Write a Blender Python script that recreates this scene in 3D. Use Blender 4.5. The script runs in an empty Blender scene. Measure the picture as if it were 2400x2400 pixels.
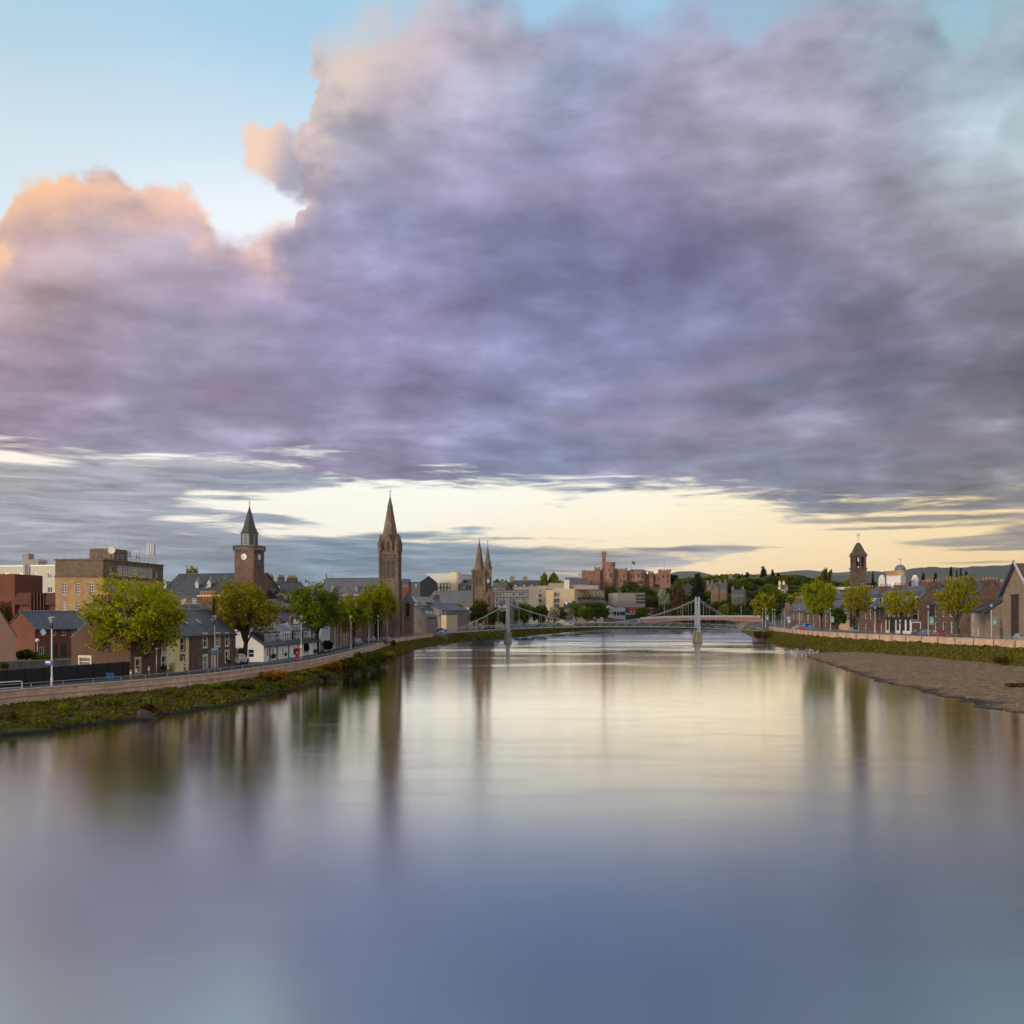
import bpy, bmesh, math, random
import numpy as np
from mathutils import Vector, Matrix
from math import radians, sin, cos, pi, atan2, sqrt

scene = bpy.context.scene
COL = scene.collection

# ------------------------------------------------------------------ camera
HC = 8.2            # the eye stands on a road bridge, 8.2 m above the water
F = 2400.0          # focal length in units of the photograph's pixels
HY = 1443.0         # row of the horizon
cam_data = bpy.data.cameras.new('camera')
cam_data.sensor_width = 36.0
cam_data.lens = 36.0
cam_data.shift_y = (HY - 1200.0) / 2400.0
cam_data.clip_start = 0.5
cam_data.clip_end = 40000.0
cam = bpy.data.objects.new('camera', cam_data)
cam.location = (0, 0, HC)
cam.rotation_euler = (radians(90), 0, 0)
COL.objects.link(cam)
scene.camera = cam

# ------------------------------------------------------------------ exposure
scene.view_settings.view_transform = 'Standard'
scene.view_settings.look = 'None'
scene.view_settings.exposure = 0.0
scene.view_settings.gamma = 1.0
scene.view_settings.use_curve_mapping = False
scene.cycles.max_bounces = 6
scene.cycles.diffuse_bounces = 2
scene.cycles.glossy_bounces = 3
scene.cycles.transparent_max_bounces = 6
scene.cycles.volume_bounces = 0
scene.cycles.use_denoising = True
scene.cycles.use_adaptive_sampling = True
scene.cycles.adaptive_threshold = 0.03
scene.cycles.caustics_reflective = False
scene.cycles.caustics_refractive = False

# ------------------------------------------------------------------ sun: low, behind the left shoulder, softened by cloud
SUN_AZ = radians(232)      # compass-like angle, 0 = straight ahead, clockwise
SUN_EL = radians(9)
sd = bpy.data.lights.new('sun', 'SUN')
sd.energy = 2.6
sd.angle = radians(14)
sd.color = (1.0, 0.82, 0.62)
sun = bpy.data.objects.new('sun', sd)
sdir = Vector((sin(SUN_AZ) * cos(SUN_EL), cos(SUN_AZ) * cos(SUN_EL), sin(SUN_EL)))
sun.rotation_euler = sdir.to_track_quat('Z', 'Y').to_euler()
sun.location = (-60, -80, 60)
COL.objects.link(sun)


def lin(r, g, b):
    f = lambda c: (c / 255 / 12.92) if c / 255 <= 0.04045 else ((c / 255 + 0.055) / 1.055) ** 2.4
    return (f(r), f(g), f(b))


# a small wrapper that turns arithmetic on sockets into shader nodes
class NT:
    def __init__(s, tree):
        s.t = tree
        s.n = tree.nodes
        s.l = tree.links

    def put(s, sock, v):
        if isinstance(v, S):
            s.l.new(v.o, sock)
        elif isinstance(v, (tuple, list)) and sock.type == 'RGBA' and len(v) == 3:
            sock.default_value = (*v, 1)
        else:
            sock.default_value = v

    def math(s, op, a, b=None, c=None, clamp=False):
        n = s.n.new('ShaderNodeMath')
        n.operation = op
        n.use_clamp = clamp
        for i, v in enumerate((a, b, c)):
            if v is not None:
                s.put(n.inputs[i], v)
        return S(s, n.outputs[0])

    def vmath(s, op, a, b=None, scale=None):
        n = s.n.new('ShaderNodeVectorMath')
        n.operation = op
        s.put(n.inputs[0], a)
        if b is not None:
            s.put(n.inputs[1], b)
        if scale is not None:
            s.put(n.inputs['Scale'], scale)
        return S(s, n.outputs['Value'] if op in ('LENGTH', 'DISTANCE', 'DOT_PRODUCT') else n.outputs['Vector'])

    def sep(s, v):
        n = s.n.new('ShaderNodeSeparateXYZ')
        s.put(n.inputs[0], v)
        return [S(s, o) for o in n.outputs]

    def comb(s, x, y, z=0.0):
        n = s.n.new('ShaderNodeCombineXYZ')
        for i, v in enumerate((x, y, z)):
            s.put(n.inputs[i], v)
        return S(s, n.outputs[0])

    def noise(s, vec, scale=1.0, detail=4.0, rough=0.5, lac=2.0, dist=0.0, col=False):
        n = s.n.new('ShaderNodeTexNoise')
        s.put(n.inputs['Vector'], vec)
        for k, v in (('Scale', scale), ('Detail', detail), ('Roughness', rough), ('Lacunarity', lac), ('Distortion', dist)):
            s.put(n.inputs[k], v)
        return S(s, n.outputs['Color' if col else 'Fac'])

    def sm(s, v, a, b, lo=0.0, hi=1.0):
        n = s.n.new('ShaderNodeMapRange')
        n.interpolation_type = 'SMOOTHSTEP'
        for i, q in enumerate((v, a, b, lo, hi)):
            s.put(n.inputs[i], q)
        return S(s, n.outputs[0])

    def mix(s, f, a, b):
        n = s.n.new('ShaderNodeMix')
        n.data_type = 'RGBA'
        s.put(n.inputs[0], f)
        s.put(n.inputs[6], a)
        s.put(n.inputs[7], b)
        return S(s, n.outputs[2])

    def curve(s, v, pts):
        """piecewise smooth function through (x, y) points"""
        n = s.n.new('ShaderNodeFloatCurve')
        x0, x1 = pts[0][0], pts[-1][0]
        y0, y1 = min(p[1] for p in pts), max(p[1] for p in pts)
        c = n.mapping.curves[0]
        nn = [((x - x0) / (x1 - x0), (y - y0) / (y1 - y0)) for x, y in pts]
        c.points[0].location = nn[0]
        c.points[1].location = nn[-1]
        for p in nn[1:-1]:
            c.points.new(*p)
        n.mapping.update()
        s.put(n.inputs['Value'], (v - x0) / (x1 - x0))
        return S(s, n.outputs[0]) * (y1 - y0) + y0

    def blend(s, pos, pts, r):
        """smooth colour field through control colours: (x, y, colour[, radius])"""
        acc = None
        tot = None
        for p in pts:
            rr = p[3] if len(p) > 3 else r
            d = s.vmath('DISTANCE', pos, (p[0], p[1], 0.0))
            w = s.math('EXPONENT', (d * d) * (-1.0 / (rr * rr))) + 1e-5
            c = s.vmath('SCALE', p[2], scale=w)
            acc = c if acc is None else s.vmath('ADD', acc, c)
            tot = w if tot is None else tot + w
        return s.vmath('SCALE', acc, scale=s.math('DIVIDE', 1.0, tot))


class S:
    def __init__(s, nt, o):
        s.nt, s.o = nt, o

    def __add__(s, b): return s.nt.math('ADD', s, b)
    def __radd__(s, b): return s.nt.math('ADD', s, b)
    def __sub__(s, b): return s.nt.math('SUBTRACT', s, b)
    def __rsub__(s, b): return s.nt.math('SUBTRACT', b, s)
    def __mul__(s, b): return s.nt.math('MULTIPLY', s, b)
    def __rmul__(s, b): return s.nt.math('MULTIPLY', s, b)
    def __truediv__(s, b): return s.nt.math('DIVIDE', s, b)


# ------------------------------------------------------------------ sky: evening cloud sheet over a bright gap at the horizon
world = bpy.data.worlds.new('World')
scene.world = world
world.use_nodes = True
world.cycles.sampling_method = 'MANUAL'
world.cycles.sample_map_resolution = 512


def build_sky():
    N = NT(world.node_tree)
    N.n.clear()
    out = N.n.new('ShaderNodeOutputWorld')
    bg = N.n.new('ShaderNodeBackground')
    N.l.new(bg.outputs[0], out.inputs[0])
    tc = N.n.new('ShaderNodeTexCoord')
    d = S(N, tc.outputs['Generated'])
    x, y, z = N.sep(d)
    # azimuth and elevation, in degrees
    az = N.math('ARCTAN2', x, y) * 57.29578
    el = N.math('ARCSINE', z) * 57.29578
    pos = N.comb(az, el)

    def ae(px, py):                       # direction of a point of the sky
        u, v = (px - 1200) / F, (HY - py) / F
        a = math.atan(u)
        return math.degrees(a), math.degrees(math.atan(v * cos(a)))

    def P(px, py, c, r=None):
        a, e = ae(px, py)
        return (a, e, lin(*c)) if r is None else (a, e, lin(*c), r)

    # cloud plane coordinates: streets of cloud converge on the horizon
    inv = N.math('DIVIDE', 1.0, N.math('MAXIMUM', z, 0.0) + 0.07)
    plane = N.comb(x * inv, y * inv, 0.3)
    warp = N.noise(plane, 0.9, 3, 0.5, col=True)
    # wobble of the outlines
    w1 = N.noise(pos, 0.34, 4, 0.52) - 0.5
    w2 = N.noise(N.comb(az, el, 7.7), 0.32, 4, 0.52) - 0.5
    w3 = N.noise(N.comb(az, el, 3.3), 0.95, 4, 0.5) - 0.5
    calm = N.sm(az, -17.0, -9.0, 0.5, 1.0)
    wa = az + w1 * calm * 3.0
    we = el + w2 * calm * 3.4

    def bump(px, py, rx, ry, amp, wob=False):
        a, e = ae(px, py)
        q = N.comb(((wa if wob else az) - a) * (40.0 / rx), ((we if wob else el) - e) * (40.0 / ry))
        r = N.vmath('LENGTH', q)
        return N.math('EXPONENT', (r * r) * -1.0) * amp

    # --- clear sky
    clear = N.blend(N.comb(az * 0.45, el), [(p[0] * 0.45, *p[1:]) for p in [
        P(0, 0, (176, 208, 226)), P(600, 0, (166, 205, 230)), P(1300, 30, (160, 205, 232)), P(2150, 40, (150, 195, 215)),
        P(2400, 250, (178, 204, 212)), P(0, 300, (204, 222, 230)), P(500, 280, (198, 222, 238)), P(100, 480, (222, 236, 244)),
        P(560, 520, (246, 250, 254)), P(2400, 350, (200, 215, 220)),
        P(100, 1080, (255, 246, 232), 3.0), P(600, 1170, (255, 254, 244), 3.0), P(1000, 1150, (255, 255, 246), 3.0), P(1400, 1170, (255, 254, 240), 3.0),
        P(1900, 1200, (255, 246, 216), 3.0), P(2350, 1220, (250, 224, 170), 3.0),
        P(700, 1300, (250, 236, 214), 3.0), P(1500, 1280, (255, 243, 208), 3.0), P(2000, 1300, (254, 226, 168), 3.0),
        P(1300, 1350, (254, 224, 176), 3.0), P(1700, 1350, (252, 214, 164), 3.0), P(2350, 1300, (248, 208, 150), 3.0),
        P(1200, 1420, (238, 200, 165), 3.0), P(1900, 1400, (240, 200, 160), 3.0), P(2400, 1400, (232, 190, 145), 3.0), P(0, 1400, (190, 190, 190), 3.0),
    ]], 3.0)
    sk = N.n.new('ShaderNodeTexSky')
    sk.sky_type = 'NISHITA'
    sk.sun_disc = False
    sk.sun_elevation = SUN_EL
    sk.sun_rotation = SUN_AZ
    clear = N.vmath('ADD', N.vmath('SCALE', clear, scale=1.0), N.vmath('SCALE', S(N, sk.outputs[0]), scale=0.012))

    # --- colours of the great cloud sheet
    cl = N.blend(pos, [
        P(760, 150, (190, 182, 186)), P(950, 200, (190, 174, 186)), P(1200, 130, (172, 172, 194)), P(1100, 300, (172, 160, 188)),
        P(1350, 100, (150, 168, 198)), P(1700, 160, (164, 164, 188)), P(1750, 280, (172, 160, 178)), P(2050, 260, (162, 158, 174)),
        P(2330, 120, (146, 168, 180)), P(2385, 330, (186, 204, 210)), P(2180, 60, (150, 166, 186)), P(2290, 240, (164, 176, 188)), P(2350, 450, (166, 158, 164)), P(2000, 430, (146, 138, 156)), P(740, 400, (146, 154, 180)),
        P(950, 440, (136, 142, 174)), P(1250, 480, (130, 136, 168)), P(1500, 330, (164, 148, 174)), P(1550, 560, (112, 112, 148)),
        P(1800, 600, (122, 120, 148)), P(2200, 700, (118, 114, 132)), P(2380, 800, (112, 106, 120)), P(2000, 780, (114, 112, 136)),
        P(1300, 680, (126, 126, 164)), P(1000, 600, (146, 142, 178)), P(700, 580, (166, 152, 182)), P(560, 620, (178, 160, 180)),
        P(60, 560, (214, 176, 166)), P(250, 560, (192, 168, 174)), P(300, 680, (158, 152, 174)), P(60, 720, (168, 146, 158)),
        P(700, 750, (150, 140, 174)), P(300, 830, (150, 138, 164)), P(900, 830, (144, 138, 174)), P(1250, 860, (140, 138, 176)),
        P(1650, 820, (132, 134, 168)), P(2000, 920, (124, 124, 148)), P(2350, 1000, (118, 116, 128)), P(100, 960, (156, 140, 160)),
        P(500, 1000, (150, 138, 164)), P(850, 1010, (152, 142, 168)), P(1250, 1000, (146, 146, 176)), P(1250, 1110, (128, 138, 164)),
        P(1700, 1060, (132, 136, 156)), P(2000, 1130, (136, 138, 148)), P(2380, 1150, (140, 136, 136)), P(150, 1050, (150, 140, 158)),
    ], 3.8)
    # colours of the lit crests
    lit = N.blend(pos, [
        P(0, 520, (255, 206, 168)), P(200, 430, (255, 200, 152)), P(450, 440, (250, 206, 186)), P(580, 340, (240, 208, 198)),
        P(760, 130, (226, 208, 198)), P(1000, 120, (210, 196, 200)), P(1500, 150, (176, 184, 206)), P(2300, 350, (190, 200, 206)),
    ], 4.0)

    # --- outline of the sheet: elevation of its crest and of its base by azimuth
    def eds(pts):
        return [ae(*p) for p in pts]

    top = N.curve(wa, eds([(-900, 300), (-300, 480), (-40, 560), (0, 540), (18, 490), (45, 440), (85, 416), (135, 408), (188, 410), (212, 394), (240, 382), (270, 390), (302, 412), (336, 432),
                           (368, 436), (398, 426), (426, 430), (458, 456), (490, 495), (522, 526), (550, 540), (580, 540), (610, 525), (645, 492), (690, 470), (704, 330), (690, 190), (722, 100), (780, 62), (900, 20),
                           (1050, -60), (1300, -60), (1600, -60), (1900, -90), (2120, -90), (2400, -60), (3400, 0)]))
    # the curve folds back at the notch, so the notch is cut by blobs instead
    depth = top - we + w3 * 1.3 - bump(688, 455, 40, 17, 4.5, True) - bump(1290, 10, 70, 45, 2.6, True) - bump(1770, 30, 90, 55, 3.4, True) - bump(2265, 60, 50, 80, 3.6, True) - bump(2395, 330, 60, 90, 7.8, True) - bump(1500, 0, 60, 40, 1.6, True)   # degrees below the crest
    soft = N.sm(az, -22.0, 2.0, 0.6, 2.8)
    sub = N.sm(depth / soft, -0.25, 1.0)
    base = N.curve(az + w1 * 1.5, eds([(-900, 1080), (0, 1062), (250, 1075), (480, 1085), (700, 1100), (850, 1130), (1050, 1135), (1250, 1138), (1450, 1150),
                                       (1650, 1160), (1800, 1176), (1950, 1194), (2150, 1204), (2400, 1186), (3000, 1180)]))
    streak = N.noise(N.comb(az * 0.16, el * 1.5, 2.0), 1.0, 6, 0.62, dist=0.6)
    streak_f = N.noise(N.comb(az * 0.3, el * 3.2, 5.0), 1.0, 5, 0.6, dist=0.4)
    above = N.sm(el + (streak - 0.5) * 4.6 + (streak_f - 0.5) * 2.0 - base, -0.45, 0.8)
    sheet = sub * above
    puff = N.sm(bump(598, 325, 44, 34, .9, True) + bump(634, 372, 48, 44, .9, True) + bump(672, 350, 40, 66, .8, True) + bump(690, 420, 40, 40, .5, True) + w3 * 1.1, 0.30, 0.95)

    # detail inside the sheet
    n_a = N.noise(N.vmath('ADD', plane, N.vmath('SCALE', warp, scale=0.6)), 1.45, 7, 0.56)
    n_b = N.noise(N.vmath('ADD', N.comb(az * 0.55, el, 1.0), N.vmath('SCALE', warp, scale=1.4)), 0.42, 5, 0.5)
    n_c = N.noise(N.comb(az * 0.05, el * 0.25, 9.0), 1.0, 3, 0.5)
    up = N.sm(el, 4.0, 16.0)
    n_e = N.noise(N.vmath('ADD', N.comb(az * 0.20, el * 0.55, 3.0), N.vmath('SCALE', warp, scale=1.3)), 1.0, 7, 0.58)
    n_d = N.noise(N.vmath('ADD', plane, N.vmath('SCALE', warp, scale=0.8)), 3.3, 5, 0.55)
    det = (n_a - 0.5) * 1.35 + (n_b - 0.5) * 1.3 + (n_d - 0.5) * (0.75 - up * 0.35) + (n_e - 0.5) * 0.85 + (streak - 0.5) * (0.30 - up * 0.25)
    det = det * (1.0 - up * 0.25)
    gain = N.math('EXPONENT', det * 1.16 + 0.05)
    clc = N.vmath('MULTIPLY', N.vmath('SCALE', cl, scale=gain), (0.94, 0.975, 0.985))
    # bright gaps lean blue, dark folds lean violet
    clc = N.mix(N.sm(det, 0.1, 0.55) * 0.30, clc, (0.50, 0.52, 0.66))
    clc = N.mix(N.sm(n_c, 0.52, 0.70) * 0.22, clc, lin(186, 158, 182))
    lit_top = N.curve(az + w1 * 6.0, eds([(-900, 300), (-300, 480), (0, 530), (45, 440), (135, 408), (240, 384), (302, 412), (398, 428), (458, 456), (522, 520), (590, 520), (640, 470), (700, 340), (760, 190),
                               (840, 90), (950, 20), (1100, -60), (1900, -90), (3400, 0)])) - we + w3
    crest = (1.0 - N.sm(lit_top, 0.0, 3.5 + N.sm(az, -15.0, -11.0) * 3.4)) * (1.0 - N.sm(az, -9.5, 4.0) * 0.72)
    clc = N.mix(N.math('MULTIPLY', crest, 0.25 + N.sm(n_b, 0.34, 0.62) * 0.75), clc, lit)

    # --- thin high cloud across the top right, veils in the blue
    veil = N.sm(N.noise(N.vmath('ADD', plane, N.vmath('SCALE', warp, scale=0.9)), 1.7, 6, 0.6), 0.36, 0.62) * N.sm(az, -4.0, 6.0) * N.sm(el, 14, 19)
    col = N.mix(veil * 0.72, clear, N.mix(N.sm(az, 10, 24), lin(158, 174, 200), lin(158, 174, 184)))

    # --- low bank on the left with breaks, wedge over the town, bars on the right
    lowc = N.blend(pos, [
        P(0, 1110, (180, 176, 180)), P(300, 1130, (168, 168, 178)), P(700, 1120, (150, 154, 170)), P(0, 1230, (150, 156, 166)), P(350, 1230, (152, 156, 168)),
        P(0, 1330, (150, 156, 162)), P(400, 1330, (132, 146, 160)), P(800, 1340, (124, 144, 160)), P(1100, 1320, (132, 150, 162)), P(1400, 1310, (150, 154, 156)),
        P(1700, 1290, (164, 160, 158)), P(2300, 1270, (160, 152, 140)), P(2300, 1200, (150, 146, 142)), P(1500, 1370, (160, 158, 158)), P(2200, 1360, (176, 160, 142)),
    ], 3.2)
    lowc = N.vmath('SCALE', lowc, scale=N.math('EXPONENT', (streak_f - 0.5) * 1.5 + (streak - 0.5) * 1.3 + 0.04))

    f = None
    for b in [(100, 1220, 420, 95, .52), (-300, 1250, 500, 200, .6), (0, 1380, 700, 75, .7), (600, 1345, 420, 58, .8), (980, 1325, 330, 46, .95), (1330, 1312, 280, 22, .75), (1640, 1286, 170, 7.5, .8),
              (650, 1120, 400, 34, .62), (300, 1120, 300, 45, .42), (620, 1210, 110, 16, .42), (940, 1252, 170, 10, .50), (820, 1290, 160, 22, .55),
              (2000, 1190, 240, 22, .42), (1050, 1236, 130, 5, .34), (1260, 1262, 170, 5, .38), (1480, 1232, 120, 4, .26), (560, 1168, 120, 5, .3), (2150, 1216, 220, 7, .75), (2330, 1150, 300, 50, .55), (2330, 1270, 190, 11, .8), (2430, 1245, 120, 20, .8), (2080, 1238, 150, 5, .6), (2360, 1287, 130, 4.5, .6),
              (2300, 1318, 120, 4, .4), (1700, 1366, 560, 13, .75), (1350, 1368, 220, 14, .35), (2050, 1365, 260, 10, .5), (2420, 1345, 120, 6, .45), (1560, 1200, 60, 4, .12),
              (470, 1160, 60, 14, -.45), (880, 1170, 200, 30, -.75), (680, 1190, 140, 12, -.35), (120, 1085, 160, 12, -.5), (430, 1215, 80, 10, -.3), (700, 1248, 130, 7, -.32), (60, 1285, 120, 8, -.15), (1000, 1215, 200, 20, -.3)]:
        v = bump(*b)
        f = v if f is None else f + v
    lowd = N.sm(f + (streak - 0.5) * 1.5 + (streak_f - 0.5) * 0.7, 0.20, 0.62)
    lowd = lowd * (1.0 - N.sm(el, 7.6, 9.0))
    col = N.mix(lowd, col, lowc)
    col = N.mix(puff, col, N.mix(N.sm(az - el * 0.35, -22.3, -20.0), lin(246, 212, 192), lin(172, 168, 186)))
    col = N.mix(sheet, col, clc)

    # --- unseen sky behind the viewer, made bright and pale to light the facades
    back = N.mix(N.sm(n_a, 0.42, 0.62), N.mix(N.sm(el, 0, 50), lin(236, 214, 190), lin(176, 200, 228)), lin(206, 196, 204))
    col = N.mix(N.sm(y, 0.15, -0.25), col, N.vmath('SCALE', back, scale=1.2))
    zen = N.mix(N.sm(n_a, 0.40, 0.60), lin(168, 196, 226), lin(168, 164, 186))
    col = N.mix(N.sm(el, 36, 55), col, zen)
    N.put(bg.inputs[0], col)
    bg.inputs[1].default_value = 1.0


build_sky()
# ------------------------------------------------------------------ measuring helpers
def at(px, py, D):
    """world point at distance D seen at a point of the photograph"""
    return Vector(((px - 1200.0) * D / F, D, HC + (HY - py) * D / F))


def X(px, D): return (px - 1200.0) * D / F
def Z(py, D): return HC + (HY - py) * D / F


def interp(pts):
    a = np.array(sorted(pts), float)
    return lambda y: float(np.interp(y, a[:, 0], a[:, 1]))


# ------------------------------------------------------------------ mesh builder
class MB:
    def __init__(s, M=None):
        s.v, s.f, s.sm = [], [], []
        s.M = M

    def add(s, vs, fs, smooth=False):
        o = len(s.v)
        if s.M is not None:
            vs = [tuple(s.M @ Vector(v)) for v in vs]
        s.v += [tuple(v) for v in vs]
        s.f += [tuple(o + i for i in f) for f in fs]
        s.sm += [smooth] * len(fs)
        return s

    def box(s, x0, x1, y0, y1, z0, z1):
        return s.add([(x0, y0, z0), (x1, y0, z0), (x1, y1, z0), (x0, y1, z0), (x0, y0, z1), (x1, y0, z1), (x1, y1, z1), (x0, y1, z1)],
                     [(3, 2, 1, 0), (4, 5, 6, 7), (0, 1, 5, 4), (1, 2, 6, 5), (2, 3, 7, 6), (3, 0, 4, 7)])

    def quad(s, a, b, c, d):
        return s.add([a, b, c, d], [(0, 1, 2, 3)])

    def poly(s, pts):
        return s.add(pts, [tuple(range(len(pts)))])

    def prism_x(s, prof, x0, x1):
        """closed outline in (y, z), extruded along x"""
        n = len(prof)
        vs = [(x0, y, z) for y, z in prof] + [(x1, y, z) for y, z in prof]
        fs = [tuple(range(n - 1, -1, -1)), tuple(range(n, 2 * n))] + [(i, (i + 1) % n, n + (i + 1) % n, n + i) for i in range(n)]
        return s.add(vs, fs)

    def prism_y(s, prof, y0, y1):
        """closed outline in (x, z), extruded along y"""
        n = len(prof)
        vs = [(x, y0, z) for x, z in prof] + [(x, y1, z) for x, z in prof]
        fs = [tuple(range(n)), tuple(range(2 * n - 1, n - 1, -1))] + [((i + 1) % n, i, n + i, n + (i + 1) % n) for i in range(n)]
        return s.add(vs, fs)

    def prism_z(s, prof, z0, z1, taper=1.0, c=(0, 0)):
        n = len(prof)
        vs = [(x, y, z0) for x, y in prof] + [(c[0] + (x - c[0]) * taper, c[1] + (y - c[1]) * taper, z1) for x, y in prof]
        fs = [tuple(range(n - 1, -1, -1)), tuple(range(n, 2 * n))] + [(i, (i + 1) % n, n + (i + 1) % n, n + i) for i in range(n)]
        return s.add(vs, fs)

    def lathe(s, cx, cy, prof, n=12, rot=0.0, smooth=True, caps=True):
        """profile (radius, z) turned about a vertical axis"""
        vs, fs = [], []
        for r, z in prof:
            for k in range(n):
                a = rot + 2 * pi * k / n
                vs.append((cx + r * cos(a), cy + r * sin(a), z))
        for i in range(len(prof) - 1):
            for k in range(n):
                k2 = (k + 1) % n
                fs.append((i * n + k, i * n + k2, (i + 1) * n + k2, (i + 1) * n + k))
        s.add(vs, fs, smooth)
        if caps:
            o = len(s.v) - len(vs)
            s.f.append(tuple(o + k for k in range(n - 1, -1, -1)))
            s.f.append(tuple(o + (len(prof) - 1) * n + k for k in range(n)))
            s.sm += [False, False]
        return s

    def tube(s, pts, r, n=6, smooth=True):
        """tube along a path; r a number or one radius per point"""
        P = [Vector(p) for p in pts]
        R = [r] * len(P) if isinstance(r, (int, float)) else list(r)
        vs, fs = [], []
        u = None
        for i, p in enumerate(P):
            t = (P[min(i + 1, len(P) - 1)] - P[max(i - 1, 0)])
            if t.length < 1e-9:
                t = Vector((0, 0, 1))
            t.normalize()
            if u is None:
                u = t.orthogonal().normalized()
            u = (u - t * u.dot(t))
            u = u.normalized() if u.length > 1e-6 else t.orthogonal().normalized()
            w = t.cross(u)
            for k in range(n):
                a = 2 * pi * k / n
                vs.append(tuple(p + (u * cos(a) + w * sin(a)) * R[i]))
        for i in range(len(P) - 1):
            for k in range(n):
                k2 = (k + 1) % n
                fs.append((i * n + k, i * n + k2, (i + 1) * n + k2, (i + 1) * n + k))
        fs.append(tuple(range(n - 1, -1, -1)))
        fs.append(tuple((len(P) - 1) * n + k for k in range(n)))
        return s.add(vs, fs, smooth)

    def wall(s, x0, x1, z0, z1, holes=(), rev=0.16):
        """upright wall in the plane y=0 seen from -y, with real recessed openings (hx0,hx1,hz0,hz1)"""
        hs = []
        for h in holes:
            a, b, c, d = max(h[0], x0), min(h[1], x1), max(h[2], z0), min(h[3], z1)
            if b - a > 0.02 and d - c > 0.02:
                hs.append((a, b, c, d))
        xs = sorted({round(v, 4) for v in [x0, x1] + [h[0] for h in hs] + [h[1] for h in hs]})
        zs = sorted({round(v, 4) for v in [z0, z1] + [h[2] for h in hs] + [h[3] for h in hs]})
        for i in range(len(xs) - 1):
            j = 0
            cx = (xs[i] + xs[i + 1]) / 2
            while j < len(zs) - 1:
                cz = (zs[j] + zs[j + 1]) / 2
                if any(h[0] < cx < h[1] and h[2] < cz < h[3] for h in hs):
                    j += 1
                    continue
                k = j
                while k < len(zs) - 1 and not any(h[0] < cx < h[1] and h[2] < (zs[k] + zs[k + 1]) / 2 < h[3] for h in hs):
                    k += 1
                s.quad((xs[i], 0, zs[j]), (xs[i + 1], 0, zs[j]), (xs[i + 1], 0, zs[k]), (xs[i], 0, zs[k]))
                j = k
        for a, b, c, d in hs:
            s.quad((a, 0, c), (a, rev, c), (a, rev, d), (a, 0, d))
            s.quad((b, rev, c), (b, 0, c), (b, 0, d), (b, rev, d))
            s.quad((a, 0, d), (a, rev, d), (b, rev, d), (b, 0, d))
            s.quad((a, rev, c), (a, 0, c), (b, 0, c), (b, rev, c))
        return s

    def mesh(s, name):
        me = bpy.data.meshes.new(name)
        me.from_pydata(s.v, [], s.f)
        me.polygons.foreach_set('use_smooth', s.sm)
        me.update()
        return me


def link(name, me, mat=None, parent=None, loc=None):
    o = bpy.data.objects.new(name, me)
    if mat is not None and me is not None and not me.materials:
        me.materials.append(mat)
    if parent is not None:
        o.parent = parent
    if loc is not None:
        o.location = loc
    COL.objects.link(o)
    return o


def part(name, mb, mat, parent, loc=None):
    return link(name, mb.mesh(name), mat, parent, loc)


def tag(o, label, cat, group=None):
    o['label'] = label
    o['category'] = cat
    if group:
        o['group'] = group
    return o


def thing(name, label, cat, loc=(0, 0, 0), rz=0.0, group=None):
    o = bpy.data.objects.new(name, None)
    o.empty_display_size = 0.3
    o.location = loc
    o.rotation_euler = (0, 0, rz)
    COL.objects.link(o)
    return tag(o, label, cat, group)


def solo(name, mb, mat, label, cat, loc=(0, 0, 0), rz=0.0, group=None):
    o = link(name, mb.mesh(name), mat, None, loc)
    o.rotation_euler = (0, 0, rz)
    return tag(o, label, cat, group)


def struct(name, mb, mat, kind='structure'):
    o = link(name, mb.mesh(name), mat)
    o['kind'] = kind
    return o


def dup(root, loc, rz=0.0, label=None, scale=None, group=None):
    """copy a thing with its parts and sub-parts"""
    r = root.copy()
    COL.objects.link(r)
    r.location = loc
    r.rotation_euler = (0, 0, rz)
    if scale is not None:
        r.scale = scale
    if label:
        r['label'] = label
    if group:
        r['group'] = group
    for ch in list(root.children):
        c = ch.copy()
        COL.objects.link(c)
        c.parent = r
        for g in ch.children:
            e = g.copy()
            COL.objects.link(e)
            e.parent = c
    return r


# ------------------------------------------------------------------ materials
MATS = {}


def new_mat(name):
    m = bpy.data.materials.new(name)
    m.use_nodes = True
    N = NT(m.node_tree)
    b = next(n for n in N.n if n.type == 'BSDF_PRINCIPLED')
    return m, N, b


def objco(N):
    tc = N.n.new('ShaderNodeTexCoord')
    return S(N, tc.outputs['Object'])


def bump(N, b, h, strength=0.4, dist=0.05):
    n = N.n.new('ShaderNodeBump')
    n.inputs['Strength'].default_value = strength
    n.inputs['Distance'].default_value = dist
    N.put(n.inputs['Height'], h)
    N.l.new(n.outputs[0], b.inputs['Normal'])


def mix3(a, b, f): return tuple(a[i] * (1 - f) + b[i] * f for i in range(3))
def sc(c, k): return tuple(min(1, v * k) for v in c)


def rough(name, c, r=0.8, var=0.25, scale=0.7, spec=0.3, fine=6.0):
    """weathered matt surface: broad stains and a fine grain"""
    if name in MATS: return MATS[name]
    m, N, b = new_mat(name)
    p = objco(N)
    n1 = N.noise(p, scale, 5, 0.6)
    x, y, z = N.sep(p)
    st = N.noise(N.comb(x * 1.6, y * 1.6, z * 0.25), 1.0, 4, 0.6)
    n2 = N.noise(p, fine, 3, 0.6)
    k = (n1 - 0.5) * 1.6 + (st - 0.5) * 1.0 + (n2 - 0.5) * 0.9
    g = N.math('EXPONENT', k * var * 2.0)
    N.put(b.inputs['Base Color'], N.vmath('SCALE', c, scale=g))
    b.inputs['Roughness'].default_value = r
    b.inputs['Specular IOR Level'].default_value = spec
    bump(N, b, n2, 0.3, 0.03)
    MATS[name] = m
    return m


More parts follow.
